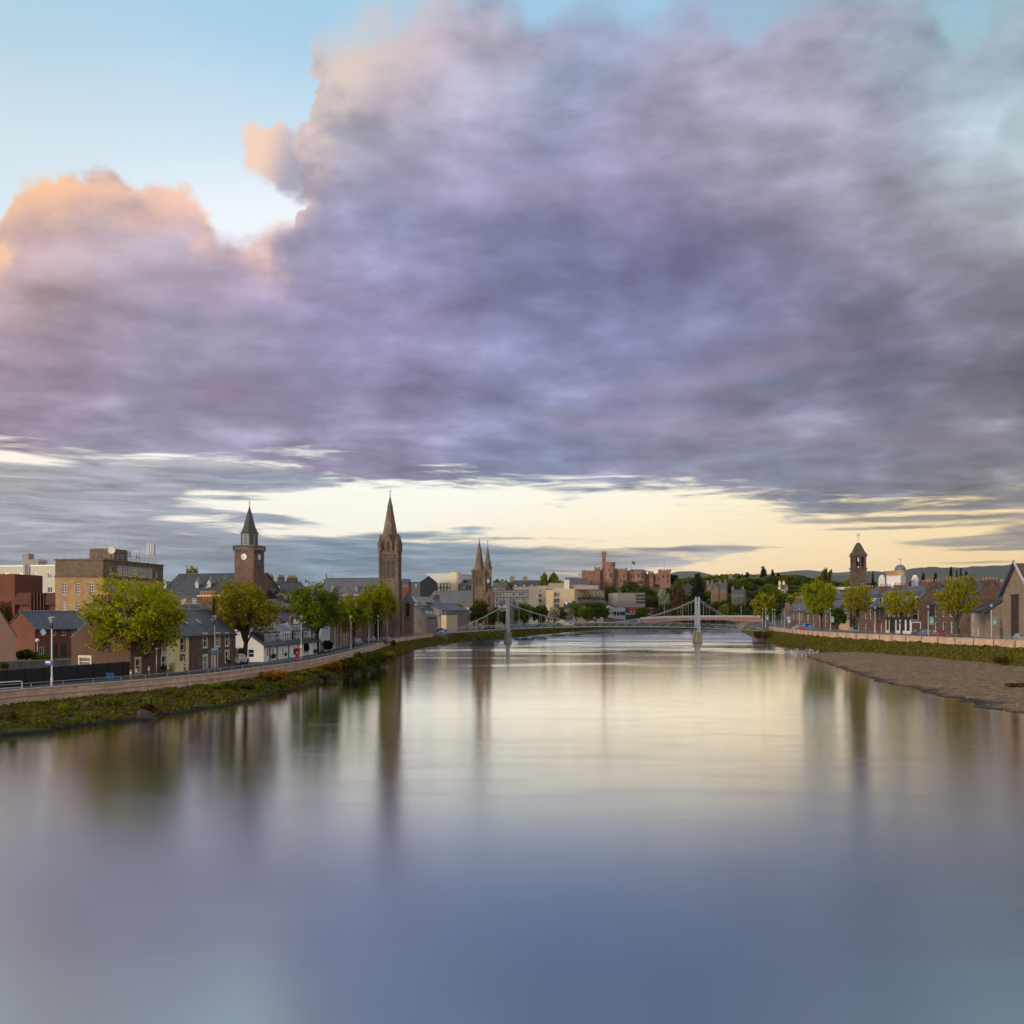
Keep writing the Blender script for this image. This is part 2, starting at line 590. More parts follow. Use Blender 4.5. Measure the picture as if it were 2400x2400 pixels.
def masonry(name, c, c2=None, w=0.7, h=0.32, var=0.3, mortar=0.75, gap=0.02, r=0.85):
    """coursed stone or brick: block-by-block tone, joints, stains"""
    if name in MATS: return MATS[name]
    m, N, b = new_mat(name)
    p = objco(N)
    x, y, z = N.sep(p)
    q = N.comb(x + y, z)
    br = N.n.new('ShaderNodeTexBrick')
    N.put(br.inputs['Vector'], q)
    br.inputs['Scale'].default_value = 1.0
    br.inputs['Brick Width'].default_value = w
    br.inputs['Row Height'].default_value = h
    br.inputs['Mortar Size'].default_value = gap
    br.inputs['Mortar Smooth'].default_value = 0.3
    br.inputs['Bias'].default_value = 0.0
    c2 = c2 or sc(c, 0.6)
    N.put(br.inputs['Color1'], c)
    N.put(br.inputs['Color2'], c2)
    N.put(br.inputs['Mortar'], sc(mix3(c, c2, 0.3), mortar))
    n1 = N.noise(p, 0.35, 5, 0.6)
    st = N.noise(N.comb(x * 1.2, y * 1.2, z * 0.2), 1.0, 4, 0.6)
    n2 = N.noise(p, 4.0, 4, 0.65)
    g = N.math('EXPONENT', ((n1 - 0.5) * 1.7 + (st - 0.5) * 1.2 + (n2 - 0.5) * 1.0) * var * 2)
    N.put(b.inputs['Base Color'], N.vmath('SCALE', S(N, br.outputs['Color']), scale=g))
    b.inputs['Roughness'].default_value = r
    b.inputs['Specular IOR Level'].default_value = 0.25
    bump(N, b, S(N, br.outputs['Fac']) * -0.6 + n2 * 0.5, 0.35, 0.04)
    MATS[name] = m
    return m


def slate(name, c, var=0.35, r=0.55, w=0.32, h=0.2):
    """roof slates: rows of slightly different tone, lichen streaks"""
    if name in MATS: return MATS[name]
    m, N, b = new_mat(name)
    p = objco(N)
    x, y, z = N.sep(p)
    br = N.n.new('ShaderNodeTexBrick')
    N.put(br.inputs['Vector'], N.comb(x, z + y * 0.3))
    br.inputs['Scale'].default_value = 1.0
    br.inputs['Brick Width'].default_value = w
    br.inputs['Row Height'].default_value = h
    br.inputs['Mortar Size'].default_value = 0.012
    N.put(br.inputs['Color1'], sc(c, 1.2))
    N.put(br.inputs['Color2'], sc(c, 0.75))
    N.put(br.inputs['Mortar'], sc(c, 0.4))
    n1 = N.noise(N.comb(x * 0.5, y * 0.2, z * 0.2), 1.0, 5, 0.65)
    n2 = N.noise(N.comb(x * 2.0, y * 0.8, z * 0.8), 1.0, 4, 0.6)
    g = N.math('EXPONENT', ((n1 - 0.5) * 2.0 + (n2 - 0.5) * 1.0) * var * 2)
    col = N.vmath('SCALE', S(N, br.outputs['Color']), scale=g)
    moss = N.sm(N.noise(p, 0.5, 5, 0.6), 0.56, 0.72)
    col = N.mix(moss * 0.3, col, (0.07, 0.07, 0.045))
    N.put(b.inputs['Base Color'], col)
    b.inputs['Roughness'].default_value = r
    b.inputs['Specular IOR Level'].default_value = 0.4
    bump(N, b, S(N, br.outputs['Fac']) * -1.0 + n2 * 0.4, 0.4, 0.03)
    MATS[name] = m
    return m


def paint(name, c, r=0.45, metal=0.0, var=0.12, emit=0.0):
    if name in MATS: return MATS[name]
    m, N, b = new_mat(name)
    p = objco(N)
    g = N.math('EXPONENT', (N.noise(p, 1.3, 4, 0.6) - 0.5) * var * 3)
    N.put(b.inputs['Base Color'], N.vmath('SCALE', c, scale=g))
    b.inputs['Roughness'].default_value = r
    b.inputs['Metallic'].default_value = metal
    if emit:
        b.inputs['Emission Color'].default_value = (*c, 1)
        b.inputs['Emission Strength'].default_value = emit
    MATS[name] = m
    return m


def glass(name='window glass', c=(0.018, 0.022, 0.028), r=0.06):
    if name in MATS: return MATS[name]
    m, N, b = new_mat(name)
    oi = N.n.new('ShaderNodeObjectInfo')
    rnd = S(N, oi.outputs['Random'])
    # a drawn curtain or blind behind some panes
    p = objco(N)
    x, y, z = N.sep(p)
    cur = N.sm(N.math('FRACT', rnd * 7.31), 0.60, 0.62)
    fold = N.noise(N.comb(x * 9.0, 0.0, z * 0.6), 1.0, 2, 0.5)
    cc = N.vmath('SCALE', (0.22, 0.20, 0.16), scale=fold + 0.3)
    N.put(b.inputs['Base Color'], N.mix(cur, c, cc))
    b.inputs['Roughness'].default_value = r
    b.inputs['Specular IOR Level'].default_value = 0.6
    # slightly uneven sheet
    bump(N, b, N.noise(p, 1.1, 2, 0.5), 0.06, 0.05)
    MATS[name] = m
    return m


def foliage(name, c, c2, trans=0.35, var=0.5):
    """leaves: every leaf its own tone, whole sprays lighter or darker, some light through them"""
    if name in MATS: return MATS[name]
    m, N, b = new_mat(name)
    N.n.remove(b)
    out = next(n for n in N.n if n.type == 'OUTPUT_MATERIAL')
    ge = N.n.new('ShaderNodeNewGeometry')
    rnd = S(N, ge.outputs['Random Per Island'])
    p = objco(N)
    oi = N.n.new('ShaderNodeObjectInfo')
    oro = S(N, oi.outputs['Random'])
    n1 = N.noise(p, 0.45, 3, 0.5)
    f = N.math('MULTIPLY_ADD', n1 - 0.5, 2.2, rnd * 0.6 + 0.2, clamp=True)
    col = N.mix(f, c, c2)
    g = N.math('EXPONENT', (rnd - 0.5) * var + (oro - 0.5) * 0.35)
    col = N.vmath('SCALE', col, scale=g)
    d = N.n.new('ShaderNodeBsdfDiffuse')
    t = N.n.new('ShaderNodeBsdfTranslucent')
    N.put(d.inputs[0], col)
    N.put(t.inputs[0], N.vmath('MULTIPLY', col, (1.15, 1.1, 0.6)))
    mx = N.n.new('ShaderNodeMixShader')
    mx.inputs[0].default_value = trans
    N.l.new(d.outputs[0], mx.inputs[1])
    N.l.new(t.outputs[0], mx.inputs[2])
    N.l.new(mx.outputs[0], out.inputs[0])
    MATS[name] = m
    return m


# the town's palette
GLASS = glass()
M_WHITE = paint('white paint', (0.72, 0.72, 0.70), 0.5)
M_CREAM = paint('cream paint', (0.62, 0.56, 0.40), 0.6)
M_DARKPAINT = paint('dark paint', (0.025, 0.025, 0.028), 0.5)
M_GREYMETAL = paint('grey metal', (0.33, 0.34, 0.35), 0.45, 0.3)
M_RAIL = paint('rail grey', (0.26, 0.27, 0.28), 0.45, 0.2)
M_POLE = paint('pole enamel', (0.46, 0.48, 0.48), 0.4, 0.1)
M_SLATE = slate('blue grey slate', (0.085, 0.092, 0.105))
M_SLATE_D = slate('dark slate', (0.058, 0.062, 0.068))
M_SLATE_B = slate('brown slate', (0.085, 0.075, 0.068))
M_LEAD = paint('lead', (0.16, 0.18, 0.20), 0.45, 0.2)
M_POT = rough('clay pot', (0.50, 0.26, 0.12), 0.8, 0.2)
M_BARK = rough('bark', (0.055, 0.045, 0.034), 0.9, 0.35, 1.0)
S_BROWN = masonry('brown whinstone', (0.15, 0.098, 0.072), (0.09, 0.061, 0.047), 0.55, 0.28, 0.3)
S_RED = masonry('red sandstone', (0.19, 0.120, 0.088), (0.125, 0.081, 0.062), 0.7, 0.33, 0.25)
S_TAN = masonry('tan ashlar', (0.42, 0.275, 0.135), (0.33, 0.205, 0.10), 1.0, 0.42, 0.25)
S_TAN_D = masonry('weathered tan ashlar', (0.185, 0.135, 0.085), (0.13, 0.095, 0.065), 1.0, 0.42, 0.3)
S_GREY = masonry('grey stone', (0.22, 0.185, 0.15), (0.15, 0.13, 0.11), 0.6, 0.3, 0.28)
S_PINK = masonry('pink castle stone', (0.29, 0.155, 0.115), (0.23, 0.125, 0.092), 1.1, 0.5, 0.2)
S_WALL = masonry('river wall stone', (0.60, 0.42, 0.30), (0.46, 0.315, 0.225), 0.75, 0.30, 0.25, 0.72, 0.02)
S_GOTHIC = masonry('blackened sandstone', (0.20, 0.145, 0.10), (0.12, 0.09, 0.068), 0.8, 0.4, 0.35)
M_BRICK = masonry('brown red brick', (0.19, 0.070, 0.043), (0.145, 0.056, 0.036), 0.24, 0.085, 0.2, 0.9, 0.008)
M_RENDER_PINK = rough('pinkish harling', (0.32, 0.205, 0.145), 0.9, 0.12)
M_RENDER_BROWN = rough('brown harling', (0.112, 0.066, 0.044), 0.9, 0.14)
M_RENDER_WHITE = rough('white harling', (0.68, 0.67, 0.64), 0.85, 0.1)
M_RENDER_YEL = rough('cream harling', (0.66, 0.55, 0.29), 0.85, 0.1)
M_RENDER_CREAM = rough('cream office render', (0.56, 0.53, 0.42), 0.8, 0.1)
M_CONC = rough('concrete', (0.30, 0.265, 0.23), 0.85, 0.18, 0.4)
M_COPING = rough('sandstone coping', (0.42, 0.32, 0.245), 0.85, 0.2, 0.5)
M_CONC_TAN = rough('sandy concrete', (0.50, 0.40, 0.25), 0.85, 0.14, 0.4)


# ------------------------------------------------------------------ windows and doors
WIN = {}


def win_mesh(key, fn):
    if key not in WIN:
        mb = MB()
        fn(mb)
        WIN[key] = mb.mesh(key[0])
    return WIN[key]


def window(root, M, w, h, style='sash', frame=None, surround=None, rev=0.16, plain=False):
    """window centred on local x=0, sill at z=0, in the wall plane y=0; M places it in the building's frame"""
    w, h = round(w, 2), round(h, 2)
    fm = frame or M_WHITE
    def f_frame(mb):
        b, y0, y1 = 0.085 if w < 1.6 else 0.1, rev - 0.09, rev - 0.02
        mb.box(-w / 2, -w / 2 + b, y0, y1, 0, h).box(w / 2 - b, w / 2, y0, y1, 0, h)
        mb.box(-w / 2 + b, w / 2 - b, y0, y1, 0, b).box(-w / 2 + b, w / 2 - b, y0, y1, h - b, h)
        t = 0.035
        if style in ('sash', 'grid', 'two'):
            nx, nz = {'sash': (1, 2), 'grid': (max(2, round(w / 0.4)), max(3, round(h / 0.5))), 'two': (2, 1)}[style]
            for i in range(1, nx):
                x = -w / 2 + w * i / nx
                mb.box(x - t, x + t, y0 + .01, y1 - .005, b, h - b)
            for j in range(1, nz):
                z = h * j / nz
                mb.box(-w / 2 + b, w / 2 - b, y0 + .004, y1 - .008, z - t, z + t)
    def f_pane(mb):
        mb.quad((-w / 2, rev - 0.012, 0), (w / 2, rev - 0.012, 0), (w / 2, rev - 0.012, h), (-w / 2, rev - 0.012, h))
    if plain:
        o = link('window', win_mesh(('window', w, h, rev), f_pane), GLASS, root)
        o.matrix_local = M
        return o
    fo = link('window', win_mesh(('window', w, h, style, rev, fm.name), f_frame), fm, root)
    fo.matrix_local = M
    po = link('pane', win_mesh(('pane', w, h, rev), f_pane), GLASS, fo)
    if surround:
        def f_sur(mb):
            q, o_ = 0.16, 0.035
            mb.box(-w / 2 - q, -w / 2, -o_, 0.02, -0.12, h + 0.2).box(w / 2, w / 2 + q, -o_, 0.02, -0.12, h + 0.2)
            mb.box(-w / 2, w / 2, -o_, 0.02, h, h + 0.2).box(-w / 2, w / 2, -o_ - 0.03, 0.02, -0.12, 0)
        link('surround', win_mesh(('surround', w, h, surround.name), f_sur), surround, fo)
    return fo


def door(root, M, w, h, mat, surround=None, rev=0.16):
    w, h = round(w, 2), round(h, 2)
    def f(mb):
        mb.box(-w / 2, w / 2, rev - 0.05, rev - 0.01, 0, h)
        for z0, z1 in ((0.15, h * .42), (h * .5, h * .9)):
            mb.box(-w / 2 + .12, w / 2 - .12, rev - 0.065, rev - 0.05, z0, z1)
    o = link('door', win_mesh(('door', w, h, mat.name), f), mat, root)
    o.matrix_local = M
    if surround:
        def f_sur(mb):
            q, o_ = 0.16, 0.035
            mb.box(-w / 2 - q, -w / 2, -o_, 0.02, 0, h + 0.2).box(w / 2, w / 2 + q, -o_, 0.02, 0, h + 0.2).box(-w / 2, w / 2, -o_, 0.02, h, h + 0.2)
        link('surround', win_mesh(('door surround', w, h, surround.name), f_sur), surround, o)
    return o


FRONT = lambda L, dp, x, z: Matrix.Translation((x, 0, z))
LEFT = lambda L, dp, y, z: Matrix.Translation((0, dp - y, z)) @ Matrix.Rotation(-pi / 2, 4, 'Z')   # gable x=0, seen from -x; its left end is the back
RIGHT = lambda L, dp, y, z: Matrix.Translation((L, y, z)) @ Matrix.Rotation(pi / 2, 4, 'Z')       # gable x=L, seen from +x


class House:
    """a building on a facade line A-B (left to right as seen), body behind it; local x along the facade, y away, z up from its base"""

    def __init__(s, name, label, A, B, depth, zb, cat='house', group=None):
        a = Vector((X(*A), A[1], 0))
        b = Vector((X(*B), B[1], 0))
        d = b - a
        s.L = d.length
        s.rz = atan2(d.y, d.x)
        s.a = a
        s.zb = zb
        s.dp = depth
        s.root = thing(name, label, cat, (a.x, a.y, zb), s.rz, group)
        s.u = d.normalized()
        s.n = Vector((-s.u.y, s.u.x, 0))
        s.holes = {'F': [], 'L': [], 'R': []}

    def on(s, px, py, face='F', off=0.0):
        """where the sight line through a photograph point meets a face: (distance along the face, height above base)"""
        if face == 'F':
            o, n, u = s.a + s.n * off, s.n, s.u
        elif face == 'L':
            o, n, u = s.a + s.n * s.dp, s.u, -s.n
        else:
            o, n, u = s.a + s.u * s.L, s.u, s.n
        r = Vector(((px - 1200) / F, 1, (HY - py) / F))
        t = (o.x * n.x + o.y * n.y) / (r.x * n.x + r.y * n.y)
        p = r * t
        return (Vector((p.x, p.y, 0)) - o).dot(u), HC + p.z - s.zb

    def Mx(s, face, x, z):
        return {'F': FRONT, 'L': LEFT, 'R': RIGHT}[face](s.L, s.dp, x, z)

    def win(s, px, py, w, h, style='sash', face='F', frame=None, surround=None, plain=False, rev=0.16):
        """window with its centre at a photograph point"""
        x, z = s.on(px, py, face)
        s.win_l(x, z - h / 2, w, h, style, face, frame, surround, plain, rev)

    def win_l(s, x, z, w, h, style='sash', face='F', frame=None, surround=None, plain=False, rev=0.16):
        s.holes[face].append((x - w / 2, x + w / 2, z, z + h))
        window(s.root, s.Mx(face, x, z), w, h, style, frame, surround, rev, plain)

    def row(s, xs, z, w, h, **k):
        for x in xs:
            s.win_l(x, z, w, h, **k)

    def door(s, px, w, h, mat, face='F', surround=None, z=0.0):
        x, _ = s.on(px, 1500, face)
        s.holes[face].append((x - w / 2, x + w / 2, z, z + h))
        door(s.root, s.Mx(face, x, z), w, h, mat, surround)

    def body(s, mat, eave, gable=None, name='wall', z0=-0.6, back_eave=None, x0=0.0, x1=None):
        """the walls; gable = ridge height when the ends rise to a point"""
        L, dp = s.L, s.dp
        mb = MB()
        mb.wall(0, L, z0, eave, s.holes['F'])
        be = eave if back_eave is None else back_eave
        mb.M = Matrix.Translation((0, dp, 0)) @ Matrix.Rotation(-pi / 2, 4, 'Z')
        lo = min(eave, be)
        mb.wall(0, dp, z0, lo, s.holes['L'])
        if gable:
            mb.poly([(0, 0, lo), (dp, 0, lo), (dp, 0, eave), (dp / 2, 0, gable), (0, 0, be)])
        mb.M = Matrix.Translation((L, 0, 0)) @ Matrix.Rotation(pi / 2, 4, 'Z')
        mb.wall(0, dp, z0, lo, s.holes['R'])
        if gable:
            mb.poly([(0, 0, lo), (dp, 0, lo), (dp, 0, be), (dp / 2, 0, gable), (0, 0, eave)])
        mb.M = None
        mb.quad((L, dp, z0), (0, dp, z0), (0, dp, be), (L, dp, be))
        if not gable:
            mb.quad((0, 0, eave - .01), (L, 0, eave - .01), (L, dp, eave - .01), (0, dp, eave - .01))
        s.eave = eave
        return part(name, mb, mat, s.root)

    def gable_roof(s, mat, eave, ridge, over=0.25, ends=0.12, th=0.14, back_eave=None, skew=0.5):
        L, dp = s.L, s.dp
        be = eave if back_eave is None else back_eave
        yr = dp * skew
        kf, kb = (ridge - eave) / yr, (ridge - be) / (dp - yr)
        mb = MB()
        prof = [(-over, eave - kf * over), (yr, ridge), (dp + over, be - kb * over), (dp + over, be - kb * over + th), (yr, ridge + th * 1.3), (-over, eave - kf * over + th)]
        mb.prism_x(prof, -ends, L + ends)
        o = part('roof', mb, mat, s.root)
        r = MB().prism_x([(yr - .16, ridge + th * 1.1), (yr + .16, ridge + th * 1.1), (yr, ridge + th * 1.3 + .12)], -ends - .01, L + ends + .01)
        part('ridge_cap', r, M_LEAD, o)
        g = MB().box(-ends, L + ends, -over - 0.12, -over + 0.005, eave - kf * over - 0.03, eave - kf * over + 0.09)
        part('gutter', g, M_DARKPAINT, o)
        return o

    def hip_roof(s, mat, eave, ridge, over=0.3, inset=None, th=0.12, flat=False):
        L, dp = s.L, s.dp
        i = dp / 2 if inset is None else inset
        mb = MB()
        a = [(-over, -over, eave), (L + over, -over, eave), (L + over, dp + over, eave), (-over, dp + over, eave)]
        lo = [(x, y, z - th) for x, y, z in a]
        if flat:
            t = [(i, i, ridge), (L - i, i, ridge), (L - i, dp - i, ridge), (i, dp - i, ridge)]
            mb.add(lo + a + t, [(3, 2, 1, 0)] + [(k, (k + 1) % 4, 4 + (k + 1) % 4, 4 + k) for k in range(4)] + [(4 + k, 4 + (k + 1) % 4, 8 + (k + 1) % 4, 8 + k) for k in range(4)] + [(8, 9, 10, 11)])
        else:
            t = [(i, dp / 2, ridge), (L - i, dp / 2, ridge)]
            mb.add(lo + a + t, [(3, 2, 1, 0)] + [(k, (k + 1) % 4, 4 + (k + 1) % 4, 4 + k) for k in range(4)] + [(4, 5, 9, 8), (5, 6, 9), (6, 7, 8, 9), (7, 4, 8)])
        return part('roof', mb, mat, s.root)

    def parapet(s, mat, z, h=0.5, over=0.12, name='parapet', th=0.35):
        L, dp = s.L, s.dp
        mb = MB()
        mb.box(-over, L + over, -over, th, z, z + h).box(-over, L + over, dp - th, dp + over, z, z + h)
        mb.box(-over, th, th, dp - th, z, z + h).box(L - th, L + over, th, dp - th, z, z + h)
        return part(name, mb, mat, s.root)

    def chimney(s, x, y, w, d, z0, z1, mat, pots=3, pot_h=0.7):
        mb = MB().box(x - w / 2, x + w / 2, y - d / 2, y + d / 2, z0, z1)
        mb.box(x - w / 2 - .08, x + w / 2 + .08, y - d / 2 - .08, y + d / 2 + .08, z1, z1 + 0.16)
        c = part('chimney', mb, mat, s.root)
        along = w >= d
        n = pots
        for k in range(n):
            t = (k + 0.5) / n - 0.5
            px, py = (x + t * (w - .1), y) if along else (x, y + t * (d - .1))
            me = win_mesh(('chimney_pot', pot_h), lambda q: q.lathe(0, 0, [(.17, 0), (.15, pot_h * .75), (.19, pot_h * .8), (.17, pot_h)], 8))
            link('chimney_pot', me, M_POT, c, (px, py, z1 + 0.16))
        return c

    def dormer(s, x, z0, w, h, y0, depth, face_mat, roof_mat=None, style='sash', pitch=0.5, win_w=None, win_h=None, n=1, frame=None, ww=None, hip=True):
        """box dormer whose face stands at local y0, sill height z0"""
        rm = roof_mat or M_SLATE
        mb = MB(Matrix.Translation((x - w / 2, y0, z0)))
        wh = win_h or h - 0.25
        wd = ww or (w - 0.2) / n - 0.1
        xs = [(i + 0.5) * w / n for i in range(n)]
        mb.wall(0, w, 0, h, [(q - wd / 2, q + wd / 2, 0.1, 0.1 + wh) for q in xs], 0.1)
        mb.quad((0, depth, 0), (0, 0, 0), (0, 0, h), (0, depth, h)).quad((w, 0, 0), (w, depth, 0), (w, depth, h), (w, 0, h))
        dn = part('dormer', mb, face_mat, s.root)
        for q in xs:
            o = window(dn, Matrix.Translation((x - w / 2 + q, y0, z0 + 0.1)), wd, wh, style, frame, None, 0.1)
        mb = MB(Matrix.Translation((x - w / 2, y0, z0 + h)))
        e = 0.12
        if hip:
            mb.add([(-e, -e, 0), (w + e, -e, 0), (w + e, depth, 0), (-e, depth, 0), (w / 2, w * 0.35, pitch * w * .7), (w / 2, depth, pitch * w * .7)],
                   [(3, 2, 1, 0), (0, 1, 4), (1, 2, 5, 4), (3, 0, 4, 5), (2, 3, 5)])
        else:
            mb.prism_y([(-e, 0), (w + e, 0), (w / 2, pitch * w)], -e, depth)
        part('dormer_roof', mb, rm, dn)
        return dn
# ------------------------------------------------------------------ river, banks and terrain
WL = interp([(-60, -38), (20, -38), (50, -37.5), (60, -36.6), (69, -34.6), (80, -29.6), (89, -26.2), (99, -24.8), (125, -23.6), (144, -21.5), (178, -21.6), (215, -23.2),
             (247, -23.6), (285, -21), (303, -19), (322, -16), (364, -5), (419, 6), (500, 24), (570, 42), (643, 65), (670, 92), (700, 132), (800, 190), (1000, 310)])
LW = interp([(-60, -52), (20, -48), (60, -44.5), (82, -41), (95, -35.2), (106, -31.2), (137, -27.0), (160, -26.9), (200, -27.6), (240, -29.2), (267, -29.8), (290, -27),
             (306, -23.2), (325, -21), (364, -10), (419, 0), (500, 17.5), (570, 35.5), (643, 57.5), (670, 85), (700, 124), (800, 182), (1000, 302)])
WR = interp([(-60, 48), (20, 45), (60, 42.6), (82, 40.9), (88.5, 39), (98, 40), (115, 42), (129, 43.2), (155, 48.5), (185, 54), (203, 57.5), (215, 62), (229, 68.5),
             (245, 71.5), (262, 74.2), (300, 76.0), (322, 77.5), (345, 83), (380, 90), (419, 97), (500, 113), (570, 127), (643, 146), (700, 190), (800, 262), (1000, 390)])
RW = interp([(-60, 96), (0, 92), (60, 88), (120, 83.5), (160, 79.8), (200, 76.0), (222, 74.6), (240, 74.3), (262, 76.2), (288, 79), (330, 84.5), (348, 87.5), (380, 93),
             (419, 100), (500, 116), (570, 131), (643, 150), (700, 194), (800, 266), (1000, 394)])
LTOP = interp([(0, 2.2), (240, 2.2), (280, 2.5), (306, 2.95), (330, 3.0), (500, 3.2), (1000, 4)])    # coping of the left river wall
LROAD = lambda y: LTOP(y) - 0.5
RTOP = interp([(0, 4.4), (300, 4.4), (348, 4.7), (1000, 5)])
RROAD = lambda y: RTOP(y) - 0.6


def sstep(a, b, v):
    t = max(0.0, min(1.0, (v - a) / (b - a)))
    return t * t * (3 - 2 * t)


def gauss(x, y, cx, cy, rx, ry, h): return h * math.exp(-((x - cx) / rx) ** 2 - ((y - cy) / ry) ** 2)


def terrain(x, y):
    """height of the ground well away from the water"""
    l = LROAD(y) if x < (LW(y) + RW(y)) / 2 else RROAD(y)
    z = l
    if x < LW(y):
        z += sstep(15, 90, LW(y) - x) * 4.0 * sstep(120, 260, y)
    z += gauss(x, y, 88, 805, 66, 70, 20) * sstep(0, 40, LW(y) - x + max(0, y - 705) * 2)
    z += gauss(x, y, 210, 850, 95, 85, 15) * sstep(705, 770, y)
    if x > RW(y):
        z += sstep(20, 200, x - RW(y)) * 2.0
    # the wooded ridge beyond the road bridge
    z += gauss(x, y, 240, 1000, 150, 190, 24) + gauss(x, y, 430, 1150, 260, 260, 19) + gauss(x, y, -60, 1150, 260, 200, 22)
    z += sstep(1200, 3000, y) * 18
    return z


rnd = random.Random(5)
YS = [-60, -30, 0, 20, 40, 50, 60, 65, 70, 75, 80, 85, 90, 95, 100] + list(range(106, 320, 6)) + list(range(320, 660, 10)) + list(range(660, 1300, 25)) + [1400, 1600, 1900, 2400, 3200, 4500, 7000, 12000]


def hn(i, j, k=1.0):
    v = sin(i * 12.9898 + j * 78.233) * 43758.5453
    return (v - math.floor(v) - 0.5) * k


def strip(profile, ys):
    """one sheet through cross-sections; profile(y) gives the same number of (x, z) each time"""
    mb = MB()
    rows = [profile(y) for y in ys]
    n = len(rows[0])
    vs = [(x, y, z) for y, r in zip(ys, rows) for x, z in r]
    fs = [(i * n + k, i * n + k + 1, (i + 1) * n + k + 1, (i + 1) * n + k) for i in range(len(ys) - 1) for k in range(n - 1)]
    return mb.add(vs, fs, True)


def ground_profile(y):
    lw, rw, wl, wr = LW(y), RW(y), WL(y), WR(y)
    out = []
    for d in (12000, 5000, 2400, 1400, 900, 600, 420, 300, 220, 170, 130, 100, 80, 65, 50, 40, 30, 22, 14, 8, 4, 0.3):
        x = lw - d
        out.append((x, terrain(x, y) if d > 4 else LROAD(y)))
    if y > 705:
        out += [(lw + (rw - lw) * t, terrain(lw + (rw - lw) * t, y)) for t in (.1, .3, .45, .6, .75, .9)]
    else:
        out += [(lw - 0.1, -1.2), (wl, -1.3), (wl + 4, -2.0), (wr - 4, -2.0), (wr, -1.3), (rw + 0.1, -1.2)]
    for d in (0.3, 4, 8, 14, 22, 30, 40, 50, 65, 80, 100, 130, 170, 220, 300, 420, 600, 900, 1400, 2400, 5000, 12000):
        x = rw + d
        out.append((x, terrain(x, y) if d > 4 else RROAD(y)))
    return out


def m_ground():
    m, N, b = new_mat('ground')
    p = objco(N)
    n = N.noise(p, 0.02, 6, 0.6)
    n2 = N.noise(p, 0.4, 5, 0.6)
    c = N.mix(N.sm(n, 0.4, 0.6), (0.040, 0.055, 0.018), (0.06, 0.066, 0.03))
    x, y, z = N.sep(p)
    town = N.sm(y, 700, 330) * N.sm(z, 9, 5)
    c = N.mix(town, c, (0.075, 0.072, 0.068))
    N.put(b.inputs['Base Color'], N.vmath('SCALE', c, scale=n2 * 0.8 + 0.6))
    b.inputs['Roughness'].default_value = 0.9
    return m


struct('ground', strip(ground_profile, YS), m_ground())


# --- water: long-exposed river, ripples averaged to a soft sheen that streaks reflections downwards
def m_water():
    m, N, b = new_mat('river water')
    N.n.remove(b)
    out = next(n for n in N.n if n.type == 'OUTPUT_MATERIAL')
    p = objco(N)
    x, y, z = N.sep(p)
    big = N.noise(N.comb(x * 0.05, y * 0.022, 0.0), 1.0, 4, 0.55, dist=0.6)
    rip = N.noise(N.comb(x * 0.10, y * 0.35, 1.0), 1.0, 5, 0.6, dist=0.8)
    fine = N.noise(N.comb(x * 0.5, y * 2.2, 2.0), 1.0, 4, 0.6)
    near = N.sm(y, 330, 120)
    bn = N.n.new('ShaderNodeBump')
    bn.inputs['Strength'].default_value = 1.0
    bn.inputs['Distance'].default_value = 0.012
    N.put(bn.inputs['Height'], (rip * 0.6 + fine * 0.12) * N.sm(y, 30, 120, 0.35, 1.0) + big * 0.8)
    gl = N.n.new('ShaderNodeBsdfAnisotropic') if hasattr(bpy.types, 'ShaderNodeBsdfAnisotropic') else N.n.new('ShaderNodeBsdfGlossy')
    gl.distribution = 'BECKMANN'
    N.put(gl.inputs['Roughness'], 0.115 + N.sm(rip, 0.45, 0.7) * 0.025 + N.sm(y, 90, 20) * 0.09)
    # made-up tilt of the normal: stretches near reflections, adds bluish streaks far off
    streaks = N.noise(N.comb(x * 0.010, y * 0.028, 5.0), 1.0, 5, 0.55, dist=0.8)
    band = N.sm(N.sm(y, 120, 330) * 0.75 + (streaks - 0.5) * 2.0, 0.22, 0.80)
    tip = N.comb(0.0, N.sm(y, 96, 50) * N.sm(y, 22, 44, 0.45, 1.0) * 0.031 - band * 0.062, 0.0)
    nrm = N.vmath('NORMALIZE', N.vmath('ADD', S(N, bn.outputs[0]), tip))
    N.put(gl.inputs['Normal'], nrm)
    df = N.n.new('ShaderNodeBsdfDiffuse')
    N.put(df.inputs[0], (0.05, 0.09, 0.13))
    lw = N.n.new('ShaderNodeFresnel')
    lw.inputs['IOR'].default_value = 1.33
    N.l.new(bn.outputs[0], lw.inputs['Normal'])
    fr = N.math('MULTIPLY_ADD', S(N, lw.outputs[0]), 1.30, 0.355, clamp=True) * (1.0 - band * 0.42)
    N.put(gl.inputs['Color'], N.mix(N.sm(S(N, lw.outputs[0]), 0.12, 0.42), (0.77, 0.95, 0.98), (1.0, 0.99, 0.96)))
    mx = N.n.new('ShaderNodeMixShader')
    N.put(mx.inputs[0], fr)
    N.l.new(df.outputs[0], mx.inputs[1])
    N.l.new(gl.outputs[0], mx.inputs[2])
    N.l.new(mx.outputs[0], out.inputs[0])
    return m


ysw = [y for y in YS if y <= 710]
struct('water', strip(lambda y: [(LW(y) + 0.4, 0), (WL(y), 0), ((WL(y) * 2 + WR(y)) / 3, 0), ((WL(y) + WR(y) * 2) / 3, 0), (WR(y), 0), (RW(y) - 0.4, 0)], ysw), m_water())


